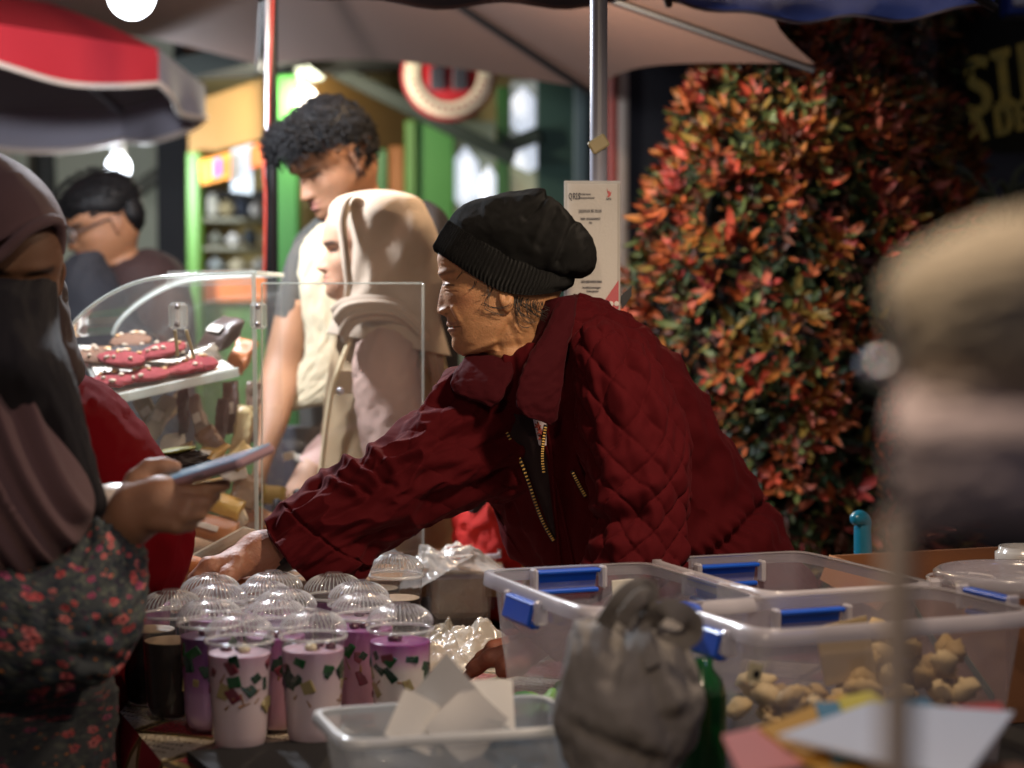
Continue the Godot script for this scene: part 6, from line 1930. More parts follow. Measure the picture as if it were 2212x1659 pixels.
	var grad := func(stops: Array, sd: int) -> GradientTexture2D:
		var gt := GradientTexture2D.new()
		var gr := Gradient.new()
		var of := PackedFloat32Array()
		var co := PackedColorArray()
		for s in stops:
			of.append(s[0])
			co.append(Color(s[1]))
		gr.offsets = of
		gr.colors = co
		gt.gradient = gr
		gt.fill_from = Vector2(0, 0)
		gt.fill_to = Vector2(0, 1)
		gt.width = 8
		gt.height = 128
		return gt
	# the drinks really are layered: dark syrup above, milk below
	var kinds := {
		"milk": mt("#ffffff", 0.3, {"tex": grad.call([[0.0, "#c2a8ae"], [0.64, "#c9b8bc"], [0.72, "#b79fac"], [0.76, "#a5849c"], [1.0, "#b598a8"]], 1), "sss": 0.1}),
		"white": mt("#ffffff", 0.3, {"tex": grad.call([[0.0, "#c9bcbc"], [0.69, "#d2c8c4"], [0.735, "#a86a9c"], [0.76, "#7d2578"], [1.0, "#8a4a86"]], 2), "sss": 0.1}),
		"purple": mt("#ffffff", 0.3, {"tex": grad.call([[0.0, "#a586a0"], [0.6, "#9a78a0"], [0.68, "#6c3a72"], [0.76, "#3f1248"], [1.0, "#4a1a50"]], 3), "sss": 0.1}),
		"pink": mt("#ffffff", 0.3, {"tex": grad.call([[0.0, "#b08694"], [0.66, "#a87a8c"], [0.74, "#8a4a7c"], [0.76, "#7a2d70"], [1.0, "#8a4a80"]], 4), "sss": 0.1}),
		"coffee": mt("#160b07", 0.5, {"spec": 0.15}),
	}
	var bits := [mt("#174a26", 0.2, {"coat": 0.5}), mt("#62202f", 0.3), mt("#8f8258", 0.4), mt("#7a5228", 0.4), mt("#10301f", 0.2, {"coat": 0.5})]
	var berry := mt("#4a1030", 0.35, {"coat": 0.5})
	var foam := mt("#8f7a62", 0.6)
	var spots := [
		["milk", 518, 2.638, "milky pink drink in the very front, at the table's near edge"], ["milk", 677, 2.67, "white drink with green jelly, right of the front one"], ["white", 865, 2.729, "white drink with purple top at the right end, beside the white tub"], ["purple", 455, 2.772, "purple drink behind the front milky one, left"], ["coffee", 372, 2.855, "dark coffee drink at the left front of the group"],
		["pink", 470, 2.925, "pink drink, third deep in the left column of domes"], ["purple", 457, 3.02, "purple drink farthest back in the left column, under the reaching hand"], ["coffee", 322, 2.95, "coffee drink at the far left, half behind the red robe"], ["pink", 596, 2.775, "pink drink squeezed between the two front cups"], ["purple", 618, 2.868, "drink with dark berries behind the pink squeezed one"],
		["pink", 568, 2.952, "drink left of centre in the third row of domes"], ["milk", 592, 3.05, "drink in the middle at the back of the group"], ["pink", 786, 2.838, "pink drink between the white ones, orange strips in it"], ["milk", 776, 2.945, "drink with cream under its dome, behind the pink one"], ["purple", 722, 3.03, "drink with the tallest dark dome just under the maroon cuff"],
		["coffee", 856, 3.26, "coffee drink standing apart beside the tub of bags"], ["coffee", 812, 3.37, "coffee drink behind the one beside the tub of bags"], ["coffee", 612, 3.28, "coffee drink behind the forearm"], ["pink", 312, 3.06, "pink drink behind the far left coffee"]]
	rng.seed = 12
	for i in spots.size():
		var s: Array = spots[i]
		var pos := Vector3((s[1] - 1106.0) * K * s[2], TABLE + 0.002, 0)
		var zz := P(s[1], 1500, s[2])
		pos.z = zz.z
		var o := thing("drink_cup", "domed plastic cup: " + s[3], "cup", pos, "domed drink cups on the table")
		o.rotation.y = rng.randf_range(0, TAU)
		var cup := part(o, "cup", shell, M.cup, true)
		part(cup, "rim", rim, M.rim_clear, true)
		var lid := part(o, "dome_lid", dome, M.cup_lid, true)
		part(lid, "dome_ribs", ribs, M.cup_rib, true)
		var coffee: bool = s[0] == "coffee"
		var lm := part(o, "drink", part_full if coffee else full, kinds[s[0]], true)
		if coffee:
			part(lm, "foam", lathe([Vector2(0.001, 0.1135), Vector2(0.0385, 0.113), Vector2(0.0388, 0.111)], 32), foam, true)
			continue
		var near: bool = s[2] < 2.86
		for k in (42 if near else 6):
			var an := rng.randf_range(0, TAU)
			var y := rng.randf_range(0.062, 0.127)
			var rr := 0.0373 + (y - 0.06) * 0.055
			var bi: int = [0, 1, 0, 4, 0, 3, 1, 4, 4][rng.randi_range(0, 8)]
			if y < 0.088:
				bi = [3, 1, 2, 3][rng.randi_range(0, 3)]
			elif y > 0.108:
				bi = [0, 4, 0, 1][rng.randi_range(0, 3)]
			var sz := Vector3(rng.randf_range(0.01, 0.025), rng.randf_range(0.009, 0.021), 0.004)
			if bi == 3:
				sz = Vector3(0.0035, rng.randf_range(0.01, 0.018), 0.004)
			var bb := Basis(Vector3.UP, -an + PI / 2) * Basis(Vector3.BACK, rng.randf_range(-3.1, 3.1)) * Basis(Vector3.RIGHT, rng.randf_range(-0.2, 0.2))
			part(lm, "jelly_cube", moved(rbox(sz, 0.0012), Transform3D(bb, Vector3(cos(an) * (rr - 0.0013), y, sin(an) * (rr - 0.0013)))), bits[bi], true)
		for k in (5 if near else 3):
			var an := rng.randf_range(0, TAU)
			var rr := rng.randf_range(0.004, 0.026)
			part(lm, "berry", moved(blob(Vector3(0.0075, 0.006, 0.0075), 0.5, 1.2, 300 + i * 7 + k, 9, 12), Transform3D(Basis(), Vector3(cos(an) * rr, 0.137, sin(an) * rr))), berry if s[0] != "milk" or k < 3 else mt("#d9cfae", 0.5), true)

func cloth_tex() -> ImageTexture:
	return img_tex(256, 256, func(x, y):
		var a: float = (x + y) / 256.0
		var b: float = (x - y) / 256.0
		var fa := absf(fposmod(a, 1.0) - 0.5)
		var fb := absf(fposmod(b, 1.0) - 0.5)
		var line := maxf(fa, fb)
		var cell := (int(floor(a)) + int(floor(b + 8.0))) % 2
		var c := Color("#96202f") if cell == 0 else Color("#d0c4ac")
		if line > 0.478:
			c = Color("#3a2c1c")
		elif line > 0.44:
			c = Color("#8f7b4a")
		elif cell == 0 and fposmod(line * 9.0, 1.0) > 0.7:
			c = Color("#9a3542")
		elif cell == 1 and (x / 6 + y / 9) % 5 == 0 and line < 0.3:
			c = Color("#8c7d66")
		return c)

# ---------------------------------------------------------------- other goods on the table
func crumpled(w: float, d: float, h: float, sd: float, peak := Vector2(0.5, 0.5), n := 46) -> ArrayMesh:
	var pts := PackedVector3Array()
	for i in n:
		for j in n:
			var x := j / float(n - 1)
			var y := i / float(n - 1)
			var e := sin(PI * x) * sin(PI * y)
			var k := exp(-((x - peak.x) * (x - peak.x) + (y - peak.y) * (y - peak.y)) * 6.0)
			var f := absf(nz.get_noise_3d(x * 2.2 + sd, y * 2.2, sd)) + 0.25 * absf(nz.get_noise_3d(x * 5 + sd, y * 5, sd + 3))
			var hgt := h * (0.25 * e + 0.75 * k * e) * (0.75 + 0.7 * f) + 0.002
			pts.append(Vector3((x - 0.5) * w * (1.0 + 0.15 * nz.get_noise_3d(y * 3, sd, 0)), hgt, (y - 0.5) * d * (1.0 + 0.15 * nz.get_noise_3d(x * 3, sd, 1))))
	return rows_mesh(pts, n, n, false, {"auto": false})

func tub_mesh(w: float, d: float, h: float, r: float, taper: float, wall := true) -> ArrayMesh:
	var rows := []
	var n := 64
	var prof := [[0.0, 0.0, taper - 0.02], [0.0, 0.004, taper], [0.5, 0.5, lerpf(taper, 1.0, 0.5)], [1.0, 0.985, 1.0]]
	var pts := PackedVector3Array()
	for q in prof:
		for j in n:
			var a := TAU * j / n
			var c := Vector2(signf(cos(a)) * pow(absf(cos(a)), r), signf(sin(a)) * pow(absf(sin(a)), r))
			pts.append(Vector3(c.x * w * 0.5 * q[2], q[1] * h, c.y * d * 0.5 * q[2]))
	return rows_mesh(pts, prof.size(), n, true, {"cap0": true})

func ring_mesh(w: float, d: float, y: float, r: float, t: float, lip: float) -> ArrayMesh:
	var n := 96
	var prof := [[0.0, 0.0], [lip, 0.0], [lip + 0.002, -t], [lip - 0.002, -t], [lip - 0.004, -0.004], [0.0, -0.004], [0.0, 0.0]]
	var pts := PackedVector3Array()
	for q in prof:
		for j in n:
			var a := TAU * j / n
			var c := Vector2(signf(cos(a)) * pow(absf(cos(a)), r), signf(sin(a)) * pow(absf(sin(a)), r))
			pts.append(Vector3(c.x * (w * 0.5 + q[0]), y + q[1], c.y * (d * 0.5 + q[0])))
	return rows_mesh(pts, prof.size(), n, true)

func table_goods() -> void:
	# clear tub stuffed with plastic bags
	var tp := TB(985, 1345, TABLE + 0.003)
	var t := thing("clear_tub", "square clear tub with folded plastic bags spilling over, under the vendor's chest", "tub", tp)
	t.rotation.y = 0.2
	part(t, "tub_body", tub_mesh(0.125, 0.13, 0.1, 0.25, 0.9), mt("#c9c2bb", 0.2, {"a": 0.28}), true)
	part(t, "tub_rim", ring_mesh(0.125, 0.13, 0.1, 0.25, 0.008, 0.006), M.bin_rim, true)
	var s := thing("plastic_bags", "bundle of shiny clear plastic bags with red print in the square tub", "bags", tp + Vector3(0, 0.012, 0))
	s.rotation.y = 0.2
	part(s, "bag_stack", moved(rbox(Vector3(0.104, 0.085, 0.105), 0.012), Transform3D(Basis(), Vector3(0, 0.045, 0))), mt("#cdc0ae", 0.35, {"a": 0.85, "bump": M.fine, "bh": 0.4, "tri": 3.0}), true)
	part(s, "folded_bag", moved(crumpled(0.17, 0.13, 0.045, 4.0), Transform3D(Basis(Vector3.BACK, -0.1), Vector3(0.01, 0.092, 0.005))), mt("#d3cdc4", 0.16, {"a": 0.8, "coat": 0.7}), true)
	part(s, "folded_bag", moved(crumpled(0.13, 0.14, 0.05, 9.0), Transform3D(Basis(Vector3.BACK, 0.45) * Basis(Vector3.UP, 0.4), Vector3(-0.05, 0.085, 0.02))), M.bag, true)
	part(s, "red_print", moved(rbox(Vector3(0.05, 0.001, 0.008), 0.0004), Transform3D(Basis(Vector3.BACK, 0.12), Vector3(0.0, 0.137, 0.045))), mt("#b8402e", 0.5), true)
	# second clear tub behind it
	var t2p := TB(1020, 1310, TABLE + 0.003)
	var t2 := thing("clear_tub", "empty tall clear tub behind the one with the plastic bags", "tub", t2p)
	part(t2, "tub_body", tub_mesh(0.1, 0.1, 0.11, 0.3, 0.92), mt("#d6d2c2", 0.15, {"a": 0.2}), true)
	part(t2, "tub_rim", ring_mesh(0.1, 0.1, 0.11, 0.3, 0.008, 0.006), M.bin_rim, true)
	# crumpled clear bags by the hand
	var cb := thing("crumpled_bag", "crumpled translucent plastic bag beside the resting hand", "bag", TB(1020, 1440, TABLE + 0.004) + Vector3(0, 0, -0.07))
	cb.rotation.y = 0.5
	part(cb, "bag_sheet", crumpled(0.2, 0.16, 0.066, 21.0, Vector2(0.62, 0.5), 70), mt("#d9d2c8", 0.2, {"a": 0.62, "coat": 0.8}), true)
	part(cb, "bag_sheet", moved(crumpled(0.14, 0.12, 0.05, 33.0), Transform3D(Basis(Vector3.UP, 0.8), Vector3(-0.07, 0.001, 0.03))), mt("#d9d2c8", 0.2, {"a": 0.5, "coat": 0.8}), true)
	var cb2 := thing("crumpled_bag", "flattened scrap of clear plastic left of the crumpled bag, by the last cup", "bag", TB(960, 1385, TABLE + 0.004))
	part(cb2, "bag_sheet", crumpled(0.1, 0.1, 0.035, 51.0), mt("#cfc8b8", 0.15, {"a": 0.4, "coat": 0.8}), true)
	# fried snacks and trays near the reaching hand
	var brown := mt("#9a5a2a", 0.6, {"bump": M.cloth, "bh": 0.2, "tri": 10.0})
	var sl := ["brown fried snack left of the reaching hand", "brown fried snack under the wrist", "orange brown snack at the right of the hand"]
	var sp := [[402, 1222, 3.22], [372, 1240, 3.25], [536, 1262, 3.2]]
	for i in 3:
		solo("fried_snack", moved(blob(Vector3(0.03, 0.018, 0.025), 0.3, 0.5, 90 + i, 12, 16), Transform3D(Basis(), P(sp[i][0], sp[i][1], sp[i][2]))), brown, sl[i], "snack", "fried snacks")
	var tr := thing("clear_tray", "shallow clear food tray behind the reaching hand", "tray", P(440, 1240, 3.3))
	part(tr, "tray_body", moved(tub_mesh(0.24, 0.2, 0.05, 0.3, 0.9), Transform3D(Basis(Vector3.UP, 0.2), Vector3(0.03, -0.05, 0))), mt("#d8d2c4", 0.15, {"a": 0.3}), true)
	var tl := ["clear hinged lid standing open behind the forearm", "clear plastic lid behind the knuckles"]
	for i in 2:
		var q: Array = [[470, 1195, 3.4, 0.5], [640, 1225, 3.42, -0.3]][i]
		solo("plastic_cover", moved(slab(Vector3(-0.07, 0, -0.05), Vector3(0.07, 0, -0.05), Vector3(0.07, 0.02, 0.05), Vector3(-0.07, 0.02, 0.05), 0.003), Transform3D(Basis(Vector3.BACK, q[3]), P(q[0], q[1], q[2]))), mt("#e3dccb", 0.12, {"a": 0.4}), tl[i], "lid")
	# small leaf of crumbs near the hand
	solo("dry_leaf", moved(blob(Vector3(0.012, 0.003, 0.006), 0.2, 0.4, 6), Transform3D(Basis(), TB(1015, 1478, TABLE + 0.006))), mt("#5a1420", 0.4), "tiny dark red petal on the cloth under the fingertip", "petal")

# ---------------------------------------------------------------- storage bins, front tub and tote
func storage_bin(label: String, at: Vector3, turn: float, w: float, d: float, h: float, clips: Array) -> Node3D:
	var t := thing("storage_bin", label, "storage bin", at, "clear storage bins with blue clips")
	part(t, "bin_body", tub_mesh(w, d, h, 0.2, 0.86), M.bin, true)
	part(t, "rim", ring_mesh(w, d, h, 0.2, 0.018, 0.011), M.bin_rim, true)
	for c in clips:
		var side: int = c[0]                # 0 back, 1 right, 2 front, 3 left
		var b := Basis(Vector3.UP, [0.0, -PI / 2, PI, PI / 2][side])
		var r := (d if side % 2 == 0 else w) * 0.5 + (0.014 if side != 0 else -0.008)
		var l: float = c[1]
		var drop: float = c[2]
		var x := Transform3D(b, b * Vector3(0, h - drop, -r))
		var st := SurfaceTool.new()
		st.append_from(rbox(Vector3(l, 0.006, 0.016), 0.002), 0, Transform3D(Basis(), Vector3(0, 0.014, 0)))
		st.append_from(rbox(Vector3(l * 0.96, 0.03, 0.006), 0.002), 0, Transform3D(Basis(Vector3.RIGHT, 0.25), Vector3(0, 0, -0.008)))
		st.append_from(rbox(Vector3(l * 0.96, 0.007, 0.014), 0.002), 0, Transform3D(Basis(), Vector3(0, -0.015, -0.002)))
		var clip := part(t, "clip", moved(st.commit(), x), M.blue, true)
		for k in [-1, 1]:
			part(clip, "clip_pin", moved(rbox(Vector3(0.008, 0.034, 0.02), 0.003), x * Transform3D(Basis(), Vector3(k * (l * 0.5 + 0.005), 0.004, 0.003))), M.bin_rim, true)
	t.rotation.y = turn
	return t

func bins() -> void:
	var yaw := atan2(0.133, 0.34)
	var h := 0.2
	var b1 := storage_bin("clear storage bin with green packets at the bottom, left of the three", Vector3(0.146, TABLE + 0.012, -2.73), yaw, 0.252, 0.365, h, [[0, 0.1, 0.02], [1, 0.1, 0.02], [3, 0.1, 0.03]])
	var b2 := storage_bin("empty clear storage bin behind the others, against the vendor's hip", Vector3(0.398, TABLE + 0.012, -2.862), yaw, 0.252, 0.365, h, [[0, 0.1, 0.03]])
	var p3 := Vector3(0.438, TABLE + 0.012, -2.52)
	var b3 := storage_bin("large clear storage bin with pale tan packets, nearest of the three", p3, 0.39, 0.39, 0.225, h, [[0, 0.1, 0.035], [3, 0.085, 0.03], [1, 0.1, 0.01]])
	solo("paper_label", moved(rbox(Vector3(0.035, 0.022, 0.0015), 0.0005), Transform3D(Basis(Vector3.UP, yaw) * Basis(Vector3.BACK, 0.04), P(1346, 1268, 2.83))), mt("#cfc9bd", 0.7), "blank white paper label inside the left storage bin's back wall", "label")
	# contents
	rng.seed = 77
	var gr := thing("green_packets", "loose green leaf packets at the bottom of the left bin", "packets", Vector3(0.14, TABLE + 0.02, -2.73))
	var gm := [mt("#1d6a30", 0.5), mt("#2f8a3e", 0.5), mt("#6fae3a", 0.5), mt("#144a26", 0.5)]
	for i in 34:
		var q := Vector3(rng.randf_range(-0.085, 0.085), rng.randf_range(0.0, 0.045), rng.randf_range(-0.14, 0.14))
		part(gr, "packet", moved(blob(Vector3(0.026, 0.01, 0.018), 0.4, 0.5, i + 500, 7, 10), Transform3D(Basis.from_euler(Vector3(rng.randf_range(-0.8, 0.8), rng.randf_range(0, 6), rng.randf_range(-0.6, 0.6))), q)), gm[i % 4], true)
	gr.rotation.y = yaw
	var tan := [mt("#a3895a", 0.75), mt("#b39a6c", 0.75), mt("#937a50", 0.75), mt("#bfaa80", 0.75)]
	var tg := thing("tan_packets", "heap of pale tan packets filling the nearest storage bin", "packets", p3 + Vector3(0, 0.006, 0))
	for i in 120:
		var lx := rng.randf_range(-0.15, 0.15)
		var top := 0.125 + 0.03 * sin(lx * 20.0)
		var q := Vector3(lx, rng.randf_range(0.012, top), rng.randf_range(-0.075, 0.08))
		part(tg, "packet", moved(blob(Vector3(rng.randf_range(0.014, 0.024), rng.randf_range(0.011, 0.016), rng.randf_range(0.011, 0.019)), 0.55, 0.7, 700 + i, 8, 11), Transform3D(Basis.from_euler(Vector3(rng.randf_range(-0.6, 0.6), rng.randf_range(0, 6), rng.randf_range(-0.6, 0.6))), q)), tan[i % 4], true)
	tg.rotation.y = 0.39
	var cs := thing("card_sheet", "square tan card standing upright in the nearest bin", "card", p3)
	part(cs, "card", moved(rbox(Vector3(0.075, 0.075, 0.002), 0.0006), Transform3D(Basis(Vector3.BACK, 0.14) * Basis(Vector3.RIGHT, -0.1), Vector3(-0.045, 0.155, 0.055))), tan[1], true)
	cs.rotation.y = 0.39
	var st := thing("price_sticker", "small white sticker with a dark square on the nearest bin's front", "sticker", P(1630, 1452, 2.32))
	part(st, "sticker", moved(rbox(Vector3(0.02, 0.022, 0.001), 0.0004), Transform3D(Basis(Vector3.UP, 0.35) * Basis(Vector3.BACK, -0.25), Vector3.ZERO)), mt("#d6cda8", 0.6), true)
	part(st, "dark_square", moved(rbox(Vector3(0.008, 0.009, 0.001), 0.0004), Transform3D(Basis(Vector3.UP, 0.35) * Basis(Vector3.BACK, -0.25), Vector3(0.002, -0.002, 0.0014))), M.black, true)
	# loose blue lid clip lying over the left bin's corner
	solo("blue_clasp", moved(rbox(Vector3(0.075, 0.012, 0.05), 0.005), Transform3D(Basis(Vector3.UP, 0.4) * Basis(Vector3.BACK, -0.06), P(1445, 1312, 2.52))), M.blue, "bright blue plastic clip above the tote's handle", "clip")
	# white tub in front
	var tb := Vector3(-0.074, TABLE + 0.012, -2.325)
	var ty := 0.31
	var t := thing("white_tub", "milky white food tub with papers and dome lids, front centre", "tub", tb)
	var milky := mt("#d5dade", 0.22, {"a": 0.42})
	part(t, "tub_body", tub_mesh(0.285, 0.175, 0.1, 0.24, 0.88), milky, true)
	part(t, "rim", ring_mesh(0.285, 0.175, 0.1, 0.24, 0.01, 0.008), mt("#e2e6e6", 0.25, {"a": 0.75}), true)
	t.rotation.y = ty
	var lids := ["clear dome lid lying in the white tub, left", "bluish dome lid tipped on its side in the white tub, right"]
	for i in 2:
		var lid := thing("spare_lid", lids[i], "lid", tb + Basis(Vector3.UP, ty) * Vector3([-0.06, 0.07][i], 0.068, [0.01, 0.02][i]))
		var dm := []
		for k in 12:
			var a := k / 11.0 * 1.4
			dm.append(Vector2(0.044 * cos(a) + 0.0004, 0.032 * sin(a)))
		dm.push_front(Vector2(0.05, 0.0))
		part(lid, "dome", moved(lathe(dm, 192, {"ripple": func(_y, an): return 0.0008 * cos(an * 32.0)}), Transform3D(Basis(Vector3.BACK, [3.0, 2.6][i]) * Basis(Vector3.RIGHT, [0.15, 0.5][i]), Vector3.ZERO)), mt("#e4eaee", 0.06, {"a": 0.14}) if i == 0 else mt("#4d7a96", 0.12, {"a": 0.45}), true)
	var pl := ["large white paper square standing on its corner in the tub", "white paper square at the back of the tub", "white paper scrap lying low in the tub", "white folded paper right of the large square"]
	var pp := [[962, 1520, 2.36, 0.085, 0.72, -0.2], [1050, 1530, 2.38, 0.07, 0.1, 0.3], [900, 1560, 2.34, 0.06, -0.4, 0.2], [1010, 1565, 2.33, 0.075, 0.9, 0.1]]
	for i in 4:
		var q: Array = pp[i]
		var n := 8
		var pts := PackedVector3Array()
		for r in n:
			for c in n:
				var a := r / 7.0 - 0.5
				var b := c / 7.0 - 0.5
				pts.append(Vector3(b * q[3], a * q[3], 0.012 * sin(b * 3.0 + i) * a))
		solo("paper_square", moved(rows_mesh(pts, n, n, false, {"auto": false}), Transform3D(CB * Basis(Vector3.BACK, q[4]) * Basis(Vector3.RIGHT, -0.5) * Basis(Vector3.UP, q[5]), P(q[0], q[1], q[2]))), mt("#e6e3dc", 0.75), pl[i], "paper", "papers in the white tub")
	# grey tote
	var tp := P(1360, 1659, 2.24)
	tp.y = TABLE + 0.012
	var g := thing("tote_bag", "grey non-woven tote bag with knotted handles in front of the bins", "bag", tp)
	var grey := mt("#8a8580", 0.85, {"bump": M.cloth, "bh": 0.02, "tri": 14.0})
	limb(g, "bag_body", [[1262, 1336, 1440, 1330, 2.28, 0.012], [1250, 1346, 1478, 1350, 2.28, 0.03], [1236, 1368, 1490, 1385, 2.26, 0.05], [1226, 1410, 1506, 1430, 2.25, 0.062], [1214, 1470, 1518, 1490, 2.25, 0.07], [1202, 1530, 1516, 1550, 2.25, 0.072], [1200, 1570, 1506, 1600, 2.25, 0.07], [1218, 1620, 1480, 1640, 2.25, 0.066], [1240, 1690, 1450, 1690, 2.25, 0.06], [1262, 1752, 1440, 1752, 2.25, 0.045]], grey, {"nr": 110, "nc": 110, "disp": func(s, _th, q: Vector2, sz, _w):
		var p := 0.009 * nz.get_noise_3d(q.x * 0.009, q.y * 0.006, sz * 1.1)
		if sz > 0.0:
			p += 0.010 * seg(q, 1375, 1345, 1440, 1500, 22) - 0.012 * seg(q, 1335, 1350, 1310, 1450, 20) - 0.009 * seg(q, 1420, 1360, 1500, 1470, 14) + 0.008 * seg(q, 1290, 1480, 1400, 1600, 36) - 0.008 * seg(q, 1240, 1560, 1400, 1620, 22) - 0.006 * seg(q, 1400, 1420, 1455, 1640, 16)
			p += 0.008 * seg(q, 1250, 1352, 1330, 1356, 12)
		return Vector3(0, 0, p)})
	var hd := func(path: Array, w: float, th: float) -> ArrayMesh:
		var pts2 := []
		for q in path:
			pts2.append(P(q[0], q[1], q[2]))
		var sm := smooth(pts2, 26)
		var v := PackedVector3Array()
		for i in 26:
			var tdir: Vector3 = (sm[mini(i + 1, 25)] - sm[maxi(i - 1, 0)]).normalized()
			var side := tdir.cross(CB.z + CB.x * 0.6 * sin(i * 0.25)).normalized() * w * 0.5
			var nn := side.cross(tdir).normalized() * th
			for k in [[-1, -1], [1, -1], [1, 1], [-1, 1]]:
				v.append(sm[i] + side * k[0] + nn * k[1])
		return rows_mesh(v, 26, 4, true, {"cap0": true, "cap1": true})
	part(g, "handle", hd.call([[1305, 1350, 2.24], [1330, 1305, 2.22], [1362, 1275, 2.22], [1392, 1268, 2.23], [1402, 1285, 2.24], [1385, 1320, 2.25], [1350, 1352, 2.26]], 0.022, 0.0016), grey)
	part(g, "handle", hd.call([[1340, 1345, 2.2], [1372, 1300, 2.19], [1398, 1285, 2.2], [1404, 1310, 2.21], [1392, 1345, 2.22], [1398, 1400, 2.19], [1412, 1440, 2.18]], 0.018, 0.0016), grey)
	part(g, "handle", hd.call([[1398, 1345, 2.22], [1430, 1318, 2.2], [1462, 1318, 2.2], [1492, 1338, 2.21], [1496, 1368, 2.22], [1462, 1385, 2.23], [1415, 1372, 2.24]], 0.024, 0.0016), grey)
	# green bottle standing behind the tote
	var gb := P(1518, 1560, 2.42)
	var bo := thing("green_bottle", "dark green plastic bottle half hidden between tote and bin", "bottle", Vector3(gb.x, TABLE + 0.012, gb.z))
	part(bo, "bottle_body", lathe([Vector2(0.001, 0.0), Vector2(0.026, 0.001), Vector2(0.029, 0.006), Vector2(0.029, 0.11), Vector2(0.024, 0.13), Vector2(0.012, 0.145), Vector2(0.012, 0.155), Vector2(0.001, 0.156)], 28), mt("#0b4a1c", 0.2, {"coat": 0.6}), true)
	# cardboard box with tubs
	var L0 := TB(1797, 1200, 0.90)
	var e1 := Vector3(0.936, 0, -0.352)
	var e2 := Vector3(0.192, 0, 0.981)
	var bx := thing("cardboard_box", "worn open cardboard box with dark green print, right", "box", Vector3(L0.x + 0.2, TABLE + 0.012, L0.z + 0.25))
	var hh := Vector3(0, -(0.90 - TABLE - 0.016), 0)
	var W := e1 * 0.46
	var D := e2 * 0.70
	for w in [[L0, L0 + W], [L0, L0 + D], [L0 + W, L0 + W + D], [L0 + D, L0 + D + W]]:
		part(bx, "wall", slab(w[0], w[1], w[1] + hh, w[0] + hh, 0.006), M.card)
	part(bx, "bottom", slab(L0 + hh, L0 + W + hh, L0 + W + D + hh, L0 + D + hh, 0.006), M.card)
	part(bx, "torn_flap", slab(L0 + Vector3(-0.004, 0.002, 0.01), L0 + D * 0.45 + Vector3(-0.004, 0.0, 0), L0 + D * 0.42 + Vector3(-0.03, -0.05, 0), L0 + Vector3(-0.022, -0.04, 0.02), 0.005), mt("#a8754e", 0.9, {"bump": M.cloth, "bh": 0.1, "tri": 6.0}))
	var n2 := e2.cross(Vector3.UP).normalized()
	if n2.x > 0:
		n2 = -n2
	var grn := mt("#11402a", 0.8)
	for k in [[0.52, 0.02, 0.1, 0.03], [0.78, 0.06, 0.12, -0.06]]:
		var base: Vector3 = L0 + D * k[0] + n2 * 0.0045 + Vector3(0, -k[1], 0)
		part(bx, "green_print", slab(base, base + e2 * k[2] + Vector3(0, -0.05, 0), base + e2 * k[2] + Vector3(0, -0.066, 0), base + Vector3(0, -0.012, 0), 0.0012), grn)
	var wf := e1.cross(Vector3.UP).normalized()
	if wf.z < 0:
		wf = -wf
	for k in 3:
		lettering(bx, ["NON", "IS NA", "PPSS"][k], 0.026, Transform3D(Basis(-e1, -Vector3.UP, wf), L0 + D + e1 * 0.09 + wf * 0.005 + Vector3(0, -0.05 - 0.028 * (2 - k), 0)), grn, "printed_word")
	# lids and tubs on the box
	var lidc := mt("#b9b7c2", 0.2, {"a": 0.4})
	var rt := thing("round_tub", "large round clear lid lying on the cardboard box, right edge", "lid", P(2190, 1268, 2.95))
	part(rt, "lid_body", lathe([Vector2(0.001, 0.004), Vector2(0.107, 0.0), Vector2(0.117, 0.0), Vector2(0.119, 0.022), Vector2(0.112, 0.027), Vector2(0.106, 0.025), Vector2(0.104, 0.006), Vector2(0.001, 0.008)], 64), lidc, true)
	part(rt, "pull_tab", moved(rbox(Vector3(0.02, 0.016, 0.024), 0.004), Transform3D(Basis(), Vector3(-0.124, 0.008, 0.02))), M.bin_rim, true)
	var rt2 := thing("round_tub", "smaller round white tub standing behind the large lid, right edge", "tub", P(2214, 1214, 3.2))
	part(rt2, "tub_body", lathe([Vector2(0.001, -0.03), Vector2(0.038, -0.03), Vector2(0.041, 0.0), Vector2(0.048, 0.0), Vector2(0.048, 0.016), Vector2(0.043, 0.018), Vector2(0.042, 0.026), Vector2(0.04, 0.026), Vector2(0.039, 0.004), Vector2(0.001, 0.0)], 48), mt("#d3d1cc", 0.2, {"a": 0.7}), true)
	solo("plastic_cover", moved(lathe([Vector2(0.05, 0.0), Vector2(0.053, 0.003), Vector2(0.05, 0.006), Vector2(0.047, 0.003), Vector2(0.05, 0.0)], 48), Transform3D(Basis(), P(2075, 1252, 3.0))), M.bin_rim, "thin clear ring lid inside the cardboard box", "lid")
	# turquoise handle behind the box
	var th := thing("turquoise_handle", "turquoise hooked plastic handle rising behind the cardboard box", "handle", P(1866, 1200, 3.52))
	part(th, "hook", tube(smooth([P(1868, 1330, 3.52), P(1866, 1250, 3.52), P(1864, 1180, 3.52), P(1863, 1146, 3.52), P(1864, 1128, 3.52), P(1856, 1119, 3.51), P(1842, 1125, 3.5)], 26), [0.0175, 0.0175, 0.0175, 0.0172, 0.017, 0.017, 0.0168, 0.0166, 0.0164, 0.0162, 0.016, 0.0158, 0.0156, 0.0156, 0.0156, 0.0156, 0.0156, 0.0156, 0.0156, 0.0153, 0.015, 0.0145, 0.014, 0.0125, 0.0105, 0.007], 16), mt("#12708f", 0.3, {"coat": 0.5}))

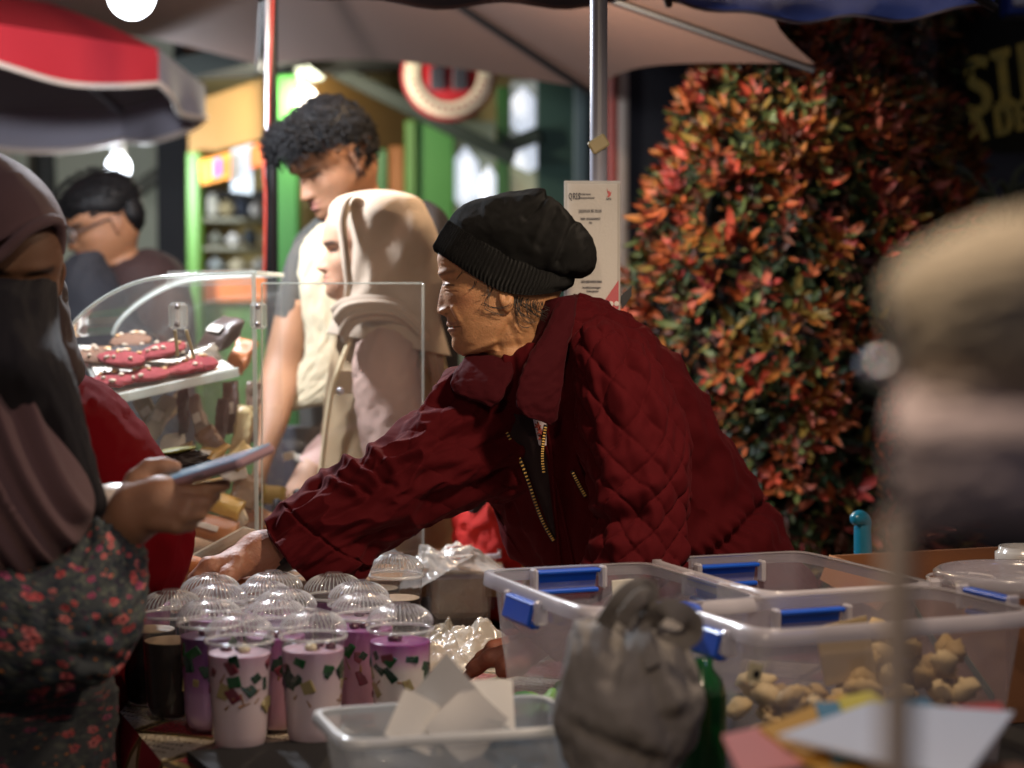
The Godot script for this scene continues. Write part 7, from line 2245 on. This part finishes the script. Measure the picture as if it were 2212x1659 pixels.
# ---------------------------------------------------------------- near things at the right edge
func front_right() -> void:
	var px := P(1945, 900, 0.95)
	var t := thing("metal_pole", "thin grey metal pole close to the viewer, right", "pole", Vector3(px.x, 0, px.z))
	part(t, "tube", tube([Vector3(px.x, 0, px.z), Vector3(px.x, 1.245, px.z)], 0.0085, 12), mt("#b5a89e", 0.5))
	part(t, "knob", moved(blob(Vector3.ONE * 0.009, 0, 1, 1, 8, 12), Transform3D(Basis(), P(1912, 800, 0.95))), M.steel)
	var c := thing("folded_canopy", "cream folded canopy cloth hung from the near pole, right edge", "canopy", P(2120, 700, 0.93))
	limb(c, "cloth", [[2130, 480, 2420, 440, 0.93, 0.03], [1990, 550, 2450, 520, 0.93, 0.045], [1925, 610, 2460, 620, 0.93, 0.05], [1930, 690, 2460, 700, 0.93, 0.05], [1965, 780, 2460, 770, 0.93, 0.045], [2010, 860, 2300, 850, 0.93, 0.03], [2030, 905, 2100, 895, 0.93, 0.012]], mt("#cabda6", 0.8, {"bump": M.weave, "bh": 0.03, "uvs": Vector3(40, 40, 1)}), {"disp": folds(0.004, 0.02, 0.02, 60.0)})
	var g := thing("grey_bag", "dull mauve grey bag hanging under the cream canopy cloth, right edge", "bag", P(2130, 1000, 0.91))
	limb(g, "bag_body", [[1950, 840, 2400, 820, 0.93, 0.014], [1935, 920, 2420, 900, 0.905, 0.02], [1940, 1020, 2420, 1010, 0.905, 0.022], [1955, 1110, 2420, 1090, 0.905, 0.02], [1990, 1150, 2400, 1140, 0.905, 0.01]], mt("#b3a5a6", 0.85), {"disp": folds(0.004, 0.02, 0.02, 70.0)})
	part(g, "drawstring", tube([P(1990, 845, 0.895), P(2200, 835, 0.895)], 0.003, 6), mt("#b5a89e", 0.7))
	# stack of coloured papers
	var y := 0.93
	var st := thing("side_stand", "low stand under the coloured papers in the lower right corner", "stand", TB(1900, 1620, y) * Vector3(1, 0, 1))
	part(st, "stand_box", moved(rbox(Vector3(0.34, 0.9, 0.24), 0.01), Transform3D(Basis(Vector3.UP, 0.3), TB(1935, 1630, y) * Vector3(1, 0, 1) + Vector3(0.02, 0.447, 0.04))), M.card)
	var cols := ["#d98a86", "#cf9a3a", "#4f86a0", "#d8c64a", "#c9403a", "#dde3ee"]
	var ll := ["pink paper at the left of the stack in the lower right corner", "orange yellow paper under the white one on the stack", "teal paper whose edge shows at the back of the stack", "yellow paper whose corner peeps out at the top of the stack", "red paper showing at the right end of the stack", "large white sheet on top of the paper stack"]
	var rect := [[1560, 1590, 1720, 1555, 1800, 1640, 1600, 1680], [1640, 1575, 1820, 1500, 2010, 1640, 1800, 1690], [1760, 1520, 2000, 1510, 2100, 1600, 1800, 1650], [1810, 1510, 1880, 1495, 1960, 1560, 1830, 1570], [2040, 1530, 2160, 1520, 2180, 1560, 2060, 1570], [1680, 1590, 1880, 1520, 2190, 1540, 2080, 1690]]
	for i in 6:
		var r: Array = rect[i]
		var yy := y + 0.002 + 0.004 * i
		solo("paper_sheet", slab(TB(r[0], r[1], yy), TB(r[2], r[3], yy), TB(r[4], r[5], yy), TB(r[6], r[7], yy), 0.003), mt(cols[i], 0.8), ll[i], "paper", "coloured papers in the corner")
